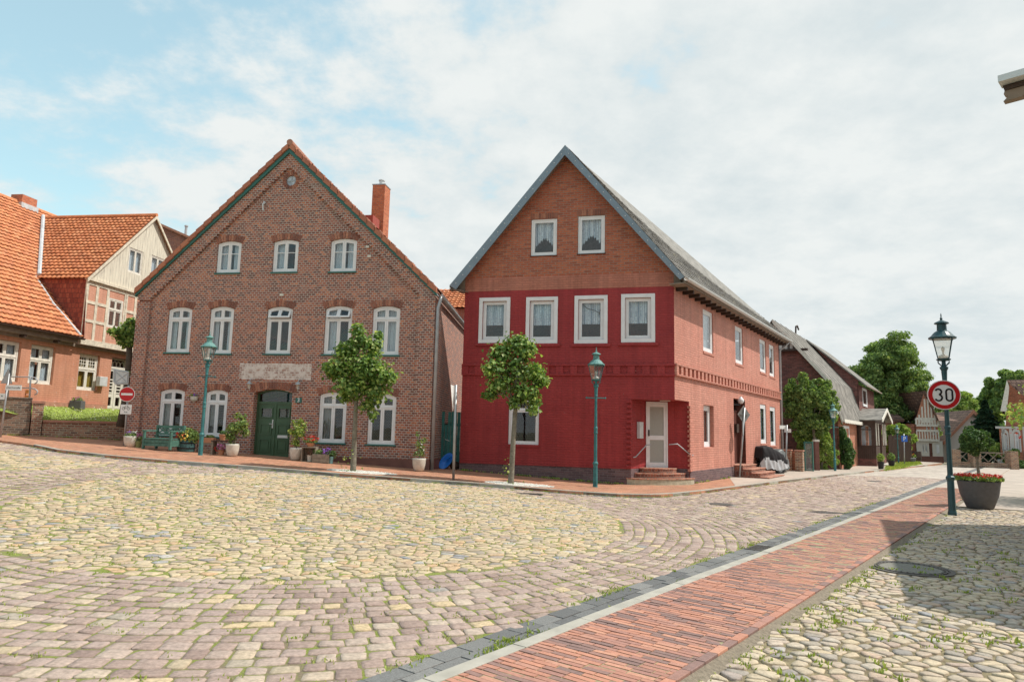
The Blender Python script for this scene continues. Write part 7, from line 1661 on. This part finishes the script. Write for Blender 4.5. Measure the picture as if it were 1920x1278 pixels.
for x in (0,bw_-.07):
    MB().box(x,x+.07,0,.07,0,zarm).build('leg','bench_green',bn,bevel=.006); MB().slab([(x,dp_-.05,ztop),(x+.07,dp_-.05,ztop),(x+.07,dp_+.02,ztop),(x,dp_+.02,ztop)],ztop).build('leg','bench_green',bn,bevel=.006)
    MB().box(x-.01,x+.08,-.04,dp_,zarm,zarm+.04).build('armrest','bench_green',bn,bevel=.006)
MB().box(.07,bw_-.07,.02,dp_-.05,zseat-.04,zseat).build('seat','bench_green',bn,bevel=.005)
m = MB().box(.07,bw_-.07,.02,.05,zseat-.14,zseat-.06).box(.07,bw_-.07,.02,.05,.10,.18)
k = .09
while k < bw_-.12: m.box(k,k+.05,.03,.045,.18,zseat-.14); k += .075
m.box(.07,bw_-.07,.055,.06,.1,zseat-.05).box(.02,.04,.05,dp_-.05,.1,zseat-.05).box(bw_-.04,bw_-.02,.05,dp_-.05,.1,zseat-.05); m.build('storage_box','bench_green',bn)
m = MB().box(.07,bw_-.07,dp_-.04,dp_,ztop-.09,ztop-.01).box(.07,bw_-.07,dp_-.04,dp_,zseat+.10,zseat+.16); n = 3
for i in range(n):
    x0_ = .09+(bw_-.18)*i/n; x1_ = .09+(bw_-.18)*(i+1)/n-.03; ribbon(m,[(x0_+.02,zseat+.16),(x1_,ztop-.09)],.04,dp_-.035,dp_-.02); ribbon(m,[(x0_+.02,ztop-.09),(x1_,zseat+.16)],.04,dp_-.022,dp_-.005); m.box(x1_+.005,x1_+.045,dp_-.035,dp_-.005,zseat+.16,ztop-.09)
m.build('backrest','bench_green',bn)
def foliage(parent, c, r3, n, size, mat, seed, nm='foliage', shell=.3, up=.2):
    p, nr = blob_points([(c[0],c[1],c[2],*r3)],n,seed,shell,.1); return leaves(nm,p,nr,size,mat,parent,seed=seed,up=up)
def pot(px, py, w_px, h_px, mat, label, prof='round', rim=True, name='flower_pot'):
    p = on_pave(px,py); k = p.y/F; r, h = w_px*k/2, h_px*k; p.y += r*.6; p.x *= p.y/(p.y-r*.6) if False else 1
    t = thing(name,label,'plant pot',p)
    pr_ = {'round':[(.55,0),(.78,.12),(.95,.5),(1,.88),(1,1),(.9,1),(.88,.93),(.02,.93)],'taper':[(.68,0),(.72,.03),(.92,.8),(1,.82),(1,1),(.9,1),(.88,.93),(.02,.93)]}[prof]
    MB().lathe([(a*r,b_*h) for a,b_ in pr_],(0,0,0),24).build('pot',mat,t,smooth=(prof == 'round')); MB().lathe([(.86*r,.91*h),(.86*r,.94*h)],(0,0,0),16).build('soil','soil',t); return t, r, h, k
def shrub(t, h, k, cpx, seed, n, mat='big_leaf', size=.09, stem=True, sp=None):
    B = [((a-0)*k,rnd.uniform(-.08,.08),h+b_*k,r*k,r*k,r2*k) for a,b_,r,r2 in cpx]
    if stem:
        m = MB()
        for (x,y,z,*_) in B[:5]: m.tube([(0,0,h*.9),(x*.4,y,h+(z-h)*.5),(x,y,z)],[.016,.012,.006],5)
        m.build('stem','bark',t)
    p, nr = blob_points(B,n,seed,.2,.15); leaves('foliage',p,nr,size,mat,t,seed=seed,up=.6)
t,r,h,k = pot(240,837.5,25,20,'pot_white','squat white pot with violets at the foot of the no entry sign'); foliage(t,(0,0,h+.03),(r,r,.09),260,.05,'big_leaf',1); foliage(t,(-.05,0,h+.1),(r*.9,r*.8,.08),40,.045,'violet_flower',2,'blossom'); foliage(t,(.1,0,h+.12),(r*.8,r*.8,.06),25,.04,'white_flower',7,'blossom')
t,r,h,k = pot(257,838.5,12,12,'olive_pot','small olive pot with pink flowers left of the bench','taper'); foliage(t,(0,0,h+.08),(r*1.3,r*1.2,.11),130,.05,'big_leaf',3); foliage(t,(0,0,h+.15),(r*1.2,r,.10),120,.045,'pink_flower',4,'blossom')
# barrel
p = on_pave(343,846.5); k = p.y/F; r = 15.5*k; h = 21*k; p.y += r*.7; br = thing('half_barrel','dark teal half barrel planter with red and yellow flowers right of the bench','planter',p)
MB().lathe([(r*.93,0),(r,.3*h),(r*1.0,.7*h),(r*.95,h),(r*.87,h),(r*.87,h*.9),(.02,h*.9)],(0,0,0),18).build('staves','barrel',br)
for z in (.25,.7): MB().lathe([(r*1.0,z*h),(r*1.015,z*h),(r*1.015,z*h+.04),(r*1.0,z*h+.04)],(0,0,0),24).build('hoop','sign_black',br)
foliage(br,(.05,0,h+.12),(r*1.3,r,.26),1100,.06,'big_leaf',5); foliage(br,(-.1,-.12,h+.1),(r*.8,r*.7,.16),60,.07,'red_flower',6,'blossom',.7); foliage(br,(.0,-.15,h+.12),(r*.8,r*.7,.2),60,.065,'yellow_flower',8,'blossom',.7)
# small twig table with terracotta pots (partly behind the lamp)
p = on_pave(378,849); p.y += .35; k = p.y/F; tt = thing('twig_table','low rustic twig table behind the lamp post carrying a terracotta trough','table',p)
MB().box(-.38,.30,-.12,.15,.27,.31).build('top','grey_wood',tt); 
for x in (-.36,.26):
    for y in (-.1,.12): MB().tube([(x,y,0),(x,y,.30)],.018,6).build('leg','grey_wood',tt)
MB().tube([(-.36,-.1,.13),(.26,-.1,.13)],.014,6).build('stretcher','grey_wood',tt)
q = tt.location; f1 = thing('flower_trough','terracotta trough with low herbs on the twig table','plant pot',(q.x-.03,q.y,q.z+.31)); MB().slab([(-.28,-.09,.17),(.26,-.09,.17),(.26,.1,.17),(-.28,.1,.17)],.17).build('trough','terracotta',f1,bevel=.01); foliage(f1,(0.1,0,.2),(.16,.08,.06),120,.05,'big_leaf',9)
# wooden stool bench with a pot on top and pots beneath
p = on_pave(407,853); p.y += .32; st = thing('plant_stand','dark wooden plant stand beneath the window sill left of the white shrub pot','plant stand',p)
for x in (-.26,.26): MB().box(x-.03,x+.03,-.14,.14,0,.42).build('leg','grey_wood',st)
MB().box(-.30,.30,-.16,.16,.42,.45).build('top','dark_wood',st); q = st.location
f2 = thing('flower_pot','terracotta pot with succulents on top of the plant stand','plant pot',(q.x+.0,q.y,q.z+.45)); MB().lathe([(.08,0),(.11,.15),(.12,.15),(.12,.19),(.10,.19),(.02,.17)],(0,0,0),16).build('pot','terracotta',f2); foliage(f2,(0,0,.24),(.11,.1,.08),80,.06,'dark_leaf',10)
f3 = thing('flower_pot','rusty pot with pink and red flowers under the plant stand','plant pot',(q.x+.02,q.y-.08,q.z)); MB().lathe([(.07,0),(.10,.14),(.11,.16),(.02,.14)],(0,0,0),14).build('pot','terracotta',f3); foliage(f3,(0,0,.24),(.14,.12,.11),70,.06,'pink_flower',11,'blossom',.7); foliage(f3,(-.1,0,.2),(.12,.1,.1),30,.05,'red_flower',12,'blossom',.7); foliage(f3,(0,0,.18),(.12,.1,.08),70,.05,'big_leaf',13)
t,r,h,k = pot(432,855.5,24,23,'pot_white','white pot with tall leafy shrub left of the green door'); shrub(t,h,k,[(-2,12,12,14),(6,30,14,14),(18,34,10,12),(-6,28,10,10),(12,48,8,8),(-12,16,6,8),(4,52,6,6),(22,20,7,8)],14,620,'big_leaf',.085)
t,r,h,k = pot(552,863,24,23,'pot_white','white pot with yellowing shrub right of the green door'); shrub(t,h,k,[(-3,14,8,10),(4,28,14,12),(-10,30,10,9),(10,38,9,9),(-4,44,9,8),(6,50,5,5),(2,8,5,7)],15,420,'bright_leaf',.085)
# wooden box stand with geranium pot, white tub and crate
p = on_pave(575,866); p.y += .28; bx = thing('wooden_box','open weathered wooden box on its side beneath the geraniums','box',p); w2 = .22; h2 = .46
MB().box(-w2,w2,-.16,.16,h2-.03,h2).box(-w2,w2,-.16,.16,0,.02).box(-w2,-w2+.025,-.16,.16,.02,h2-.03).box(w2-.025,w2,-.16,.16,.02,h2-.03).box(-w2+.025,w2-.025,.14,.16,.02,h2-.03).build('box','grey_wood',bx); q = bx.location
f = thing('flower_pot','terracotta bowl with red geraniums on the wooden box','plant pot',(q.x-.0,q.y,q.z+h2)); MB().lathe([(.08,0),(.13,.10),(.14,.12),(.02,.10)],(0,0,0),16).build('bowl','terracotta',f); foliage(f,(0,0,.17),(.22,.12,.09),130,.06,'big_leaf',16); foliage(f,(0,0,.24),(.24,.12,.10),46,.065,'red_flower',17,'blossom',.6)
f = thing('flower_pot','small white tub with dry plant inside the wooden box','plant pot',(q.x+.02,q.y-.04,q.z+.02)); MB().lathe([(.07,0),(.09,.18),(.10,.19),(.02,.17)],(0,0,0),14).build('pot','pot_white',f); foliage(f,(0,0,.24),(.08,.08,.07),50,.05,'terracotta_leaf',18)
p = on_pave(600,868); p.y += .2; cr = thing('wooden_crate','old wooden crate with violet flowers between white pot and pale blue pot','crate',p,R(-8)); MB().box(-.27,.27,-.13,.13,0,.27).build('crate','crate_wood',cr,bevel=.006)
for z in (.02,.15): MB().box(-.275,.275,-.136,-.131,z,z+.11).build('slat','grey_wood',cr)
foliage(cr,(-.1,0,.32),(.2,.12,.09),170,.055,'big_leaf',19); foliage(cr,(.12,0,.36),(.18,.12,.10),70,.06,'violet_flower',20,'blossom',.5)
t,r,h,k = pot(619,869,10,13,'light_blue','small pale blue pot leaning right of the crate','taper'); foliage(t,(0,0,h+.08),(.16,.14,.13),150,.06,'dark_leaf',21)
t,r,h,k = pot(784,883.5,25,24,'pot_white','white pot with white rose by the downpipe corner'); shrub(t,h,k,[(-2,8,14,7),(0,26,8,10),(8,32,6,6),(-4,44,4,8),(4,16,8,8)],22,260,'big_leaf',.06); foliage(t,(.02,-.05,h+.35),(.16,.1,.3),9,.07,'white_flower',23,'blossom',.4)
# wall pot with violets
q = FB.w(*(lambda a: (a[0],-.14,a[1]))(FB.hit(364,746,-.14))); f = thing('wall_pot','white half round wall pot with violets on the brown house','plant pot',q,R(-10)); MB().lathe([(.03,-.14),(.11,-.06),(.12,.06),(.10,.06),(.02,.03)],(0,0,0),14).build('pot','pot_white',f); foliage(f,(-.05,0,.08),(.16,.1,.07),60,.05,'big_leaf',24); foliage(f,(0,0,.12),(.08,.08,.06),20,.05,'violet_flower',25,'blossom')
# blue plastic shell leaning by the downpipe
p = on_pave(833,880); p.y += .45; bs_ = thing('plastic_sled','bright blue plastic snow sled leaning in the gap before the teal gate','sled',p)
n = 16; m = MB(); m.lathe([(.0,-.03),(.10,-.03),(.19,.01),(.21,.06),(.19,.06),(.10,.0),(0,-.01)],(0,0,0),20); m.v = [(x*.8,y*1.5,z) for x,y,z in m.v]; Rm = Matrix.Rotation(R(78),3,'X') @ Matrix.Rotation(0,3,'Z'); Rz = Matrix.Rotation(R(36),3,'Y')
m.v = [tuple(Rz@(Rm@Vector(v))) for v in m.v]; m.v = [(x,y,z+.25) for x,y,z in m.v]; m.build('shell','blue_plastic',bs_,smooth=True); MB().tube([(.02,-.05,.3),(.2,-.12,.42)],.03,8).build('handle','blue_plastic',bs_)
cb = thing('junk_pile','dark sacks and stones lying behind the sled','sacks',p+Vector((.3,.25,0))); m = MB()
for (x,y,z,r_) in ((0,0,.12,.2),(.28,.05,.1,.17),(-.3,-.2,.06,.09)): m.lathe([(r_*.7,-z),(r_,-z*.3),(r_*.8,z*.5),(r_*.3,z)],(x,y,z),9)
m.build('sack','dark_wood',cb,smooth=True)
# meter cabinet on the brown house side
# hanging guild sign
c = aty(231,706,24.3); hs = thing('hanging_sign','pale metal guild sign plate hanging in a bracket by the pollard lime','sign',c,.1); k = 24.3/F
m = MB(); P_ = [(-19,15),(10,10),(11,-14),(-12,-16),(-17,-10)]; P_ = [(a*k,b_*k) for a,b_ in P_]; m.prism(P_,-.02,.02); m.build('plate','zinc_light',hs,bevel=.01)
m = MB(); m.ring([(a*.86,b_*.86) for a,b_ in P_],[(a*.76,b_*.76) for a,b_ in P_],-.035,-.02); ribbon(m,[(-.24,.16),(.12,-.16)],.02,-.035,-.02); ribbon(m,[(-.20,-.17),(.12,.1)],.02,-.034,-.019); m.build('relief','zinc',hs)
MB().tube([(-.1,.0,0),(.5,.05,0)],.02,6).build('bracket','zinc',hs)
# planter tub by the orange house, stone seat
b = FO.w(FO.hit(144,765,-.35)[0],-.35,-.06); tub = thing('flower_tub','square dark tub with small flowers in front of the orange house','planter',b,R(10)); MB().slab([(-.22,-.2,.32),(.22,-.2,.32),(.22,.2,.32),(-.22,.2,.32)],.34).build('tub','planter_grey',tub,bevel=.02); foliage(tub,(0,0,.34),(.22,.2,.10),160,.07,'big_leaf',26); foliage(tub,(0,0,.40),(.2,.2,.08),40,.06,'pink_flower',27,'blossom')
# ------------------------------------------------------------ covered motorcycles
def cover(mat1, mat2, label, base, rz, prof, width, seed):
    """draped cover: profile along x (x, top height, hem height)"""
    t = thing('covered_motorcycle', label, 'motorcycle', base, rz, 'motorcycles under covers'); rs = random.Random(seed); nx = 26; na = 22; m = MB(); V = []
    X0, X1 = prof[0][0], prof[-1][0]
    def ip(x, j):
        for a, b_ in zip(prof, prof[1:]):
            if x <= b_[0]+1e-6: u = (x-a[0])/(b_[0]-a[0]); u = u*u*(3-2*u); return a[j]+(b_[j]-a[j])*u
        return prof[-1][j]
    ph = [rs.uniform(0,6) for _ in range(6)]
    for i in range(nx+1):
        x = X0+(X1-X0)*i/nx; zt = ip(x,1); zh = ip(x,2); w = ip(x,3)
        for j in range(na+1):
            u = -1+2*j/na; a = abs(u); y = w*(math.sin(min(1,a*1.6)*math.pi/2))*(1 if u > 0 else -1)*(1+.12*max(0,a-.5)); z = zt-(zt-zh)*max(0,a-.28)**1.05/(.72**1.05) - .03*a
            fold = .035*math.sin(11*x+ph[0]+4*a)*a+.022*math.sin(23*x+ph[1]+u*3)*a+.018*math.sin(31*x*.7+9*u+ph[2])
            V.append((x+.02*math.sin(9*u+ph[3]),y+fold*(1 if u > 0 else -1),z+.02*math.sin(17*x+ph[4])*a+fold*.4))
    Fc = [(i*(na+1)+j,(i+1)*(na+1)+j,(i+1)*(na+1)+j+1,i*(na+1)+j+1) for i in range(nx) for j in range(na)]
    mi = [(1 if (V[f[0]][2] < ip(V[f[0]][0],2)+.34*(ip(V[f[0]][0],1)-ip(V[f[0]][0],2))+.05*math.sin(V[f[0]][0]*6)) else 0) for f in Fc]
    m.v = V; m.f = Fc; m.mi = mi; o = m.build('cover',[mat1,mat2],t,smooth=True); md = o.modifiers.new('s','SUBSURF'); md.levels = 1; md.render_levels = 1
    for x in (X0+.30, X1-.32):
        w = MB(); n = 20; w.ring([(x+.31*math.cos(2*math.pi*k/n),.31+.31*math.sin(2*math.pi*k/n)) for k in range(n)],[(x+.21*math.cos(2*math.pi*k/n),.31+.21*math.sin(2*math.pi*k/n)) for k in range(n)],-.06,.06); wo = w.build('wheel','sign_black',t); MB().prism([(x+.2*math.cos(2*math.pi*k/12),.31+.2*math.sin(2*math.pi*k/12)) for k in range(12)],-.02,.02).build('hub','zinc',wo)
    MB().box(X0+.55,X1-.55,-.13,.13,.22,.5).build('engine','dark_wood',t); return t
plain('tarp_dark', (.02,.018,.02), .7, var=.1, vs=5, bump=.02, bs=7, spec=.15); plain('tarp_silver', (.46,.46,.48), .38, metal=.15, var=.1, vs=5, bump=.006, bs=9); plain('tarp_grey', (.13,.14,.14), .45, var=.12, vs=5, bump=.006, bs=9)
p = (gp(1427,887)+gp(1458,894))/2; 
cover('tarp_dark','tarp_silver','motorcycle under a black and silver cover beside the brick steps',p+Vector((.15,.15,0)),R(33),[(-.98,.75,.35,.22),(-.8,1.22,.32,.30),(-.4,1.24,.30,.36),(.1,1.08,.25,.32),(.55,.92,.28,.28),(.95,.66,.36,.18)],.35,3)
p = gp(1473,888); cover('tarp_grey','tarp_grey','motorcycle under a plain grey cover next to the brick gate pier',p+Vector((-.15,.35,0)),R(52),[(-.85,.7,.25,.25),(-.6,1.05,.2,.34),(-.2,1.1,.2,.36),(.3,.95,.2,.3),(.85,.65,.25,.2)],.35,5)
# pots by the porch steps
for (px,py,w_,h_,lab,sd) in ((1652,881.5,12,14,'dark pot with tuft left of the porch steps',30),(1672,877,12,12,'dark pot with round bush right of the porch steps',31)):
    p = gp(px,py); p.z = .06; k = p.y/F; r,h = w_*k/2,h_*k; t = thing('flower_pot',lab,'plant pot',p); MB().lathe([(r*.7,0),(r*.97,h*.85),(r,h*.85),(r,h),(r*.9,h),(.02,h*.9)],(0,0,0),18).build('pot','sign_black',t); foliage(t,(0,0,h+.18),(r*1.1,r,.25),400,.07,'big_leaf' if sd == 31 else 'bright_leaf',sd)
p = gp(1713,866); t = thing('tree_stump_planter','dark wicker planter box at the end of the verge','planter',p); MB().lathe([(.5,0),(.55,.4),(.52,.8),(.45,.8),(.02,.7)],(0,0,0),12).build('basket','dark_wood',t)
p = gp(1700,868); t = thing('flower_tub','low tub with red flowers beside the parking sign','planter',p); MB().lathe([(.5,0),(.6,.35),(.55,.4),(.02,.35)],(0,0,0),14).build('tub','planter_grey',t); foliage(t,(0,0,.5),(.7,.4,.2),260,.12,'big_leaf',33); foliage(t,(0,0,.62),(.6,.4,.12),60,.12,'red_flower',34,'blossom')
# ------------------------------------------------------------ iron covers and grates
plain('cast_iron', (.11,.10,.09), .7, metal=.3, var=.25, vs=20, bump=.006, bs=60); plain('cover_concrete', (.21,.20,.17), .9, var=.2, vs=20, bump=.004, bs=90)
mh = thing('manhole_cover','round iron and concrete manhole cover in the loose cobbles','manhole cover',(MH.x,MH.y,0),R(15)); m = MB(); n = 48
C_ = lambda r,z: [(r*math.cos(2*math.pi*k/n),r*math.sin(2*math.pi*k/n),z) for k in range(n)]
def ring3(mb, r0, r1, z, h):
    v = C_(r1,z)+C_(r0,z)+C_(r1,z-h)+C_(r0,z-h); f = []
    for i in range(n): j = (i+1)%n; f += [(i,j,n+j,n+i),(j,i,2*n+i,2*n+j),(n+i,n+j,3*n+j,3*n+i)]
    mb.add(v,f)
ring3(m,.44,.50,.004,.06); ring3(m,.355,.415,.008,.06); ring3(m,.415,.44,-.006,.05)
for k in range(36): a = 2*math.pi*k/36; m.box(.382*math.cos(a)-.008,.382*math.cos(a)+.008,.382*math.sin(a)-.008,.382*math.sin(a)+.008,.008,.014)
m.build('rim','cast_iron',mh); m = MB(); m.slab(C_(.355,.004),.05); m.build('lid','cover_concrete',mh)
def grate(px, py, label, rz, w=.5, d=.32, flush=.008):
    p = gp(px,py); p.z = tz(p.x,p.y)+flush; t = thing('drain_grate',label,'drain grate',p,rz); m = MB(); m.box(-w/2,w/2,-d/2,-d/2+.03,-.05,0).box(-w/2,w/2,d/2-.03,d/2,-.05,0).box(-w/2,-w/2+.03,-d/2+.03,d/2-.03,-.05,0).box(w/2-.03,w/2,-d/2+.03,d/2-.03,-.05,0); m.build('frame','cast_iron',t); m = MB(); k = -w/2+.045
    while k < w/2-.03: m.box(k,k+.022,-d/2+.03,d/2-.03,-.04,-.004); k += .045
    m.build('bar','cast_iron',t); MB().box(-w/2,w/2,-d/2,d/2,-.05,-.045).build('sump','sign_black',t)
grate(1428,1028,'iron drain grate in the dark gutter beside the brick path',math.atan2(pd.y,pd.x),.5,.34,.012); grate(985,925,'iron drain grate at the kerb beside the lime tree of the red house',R(-14),.85,.22,.012)
for px,py,lab in ((1352,945,'small round cover in the setts beside the drain'),(1640,902,'faint round cover farther along the street'),):
    p = gp(px,py); t = thing('valve_cover',lab,'cover',(p.x,p.y,p.z+.004)); MB().slab([(.28*math.cos(2*math.pi*k/24),.28*math.sin(2*math.pi*k/24),.006) for k in range(24)],.05).build('lid','cast_iron',t)
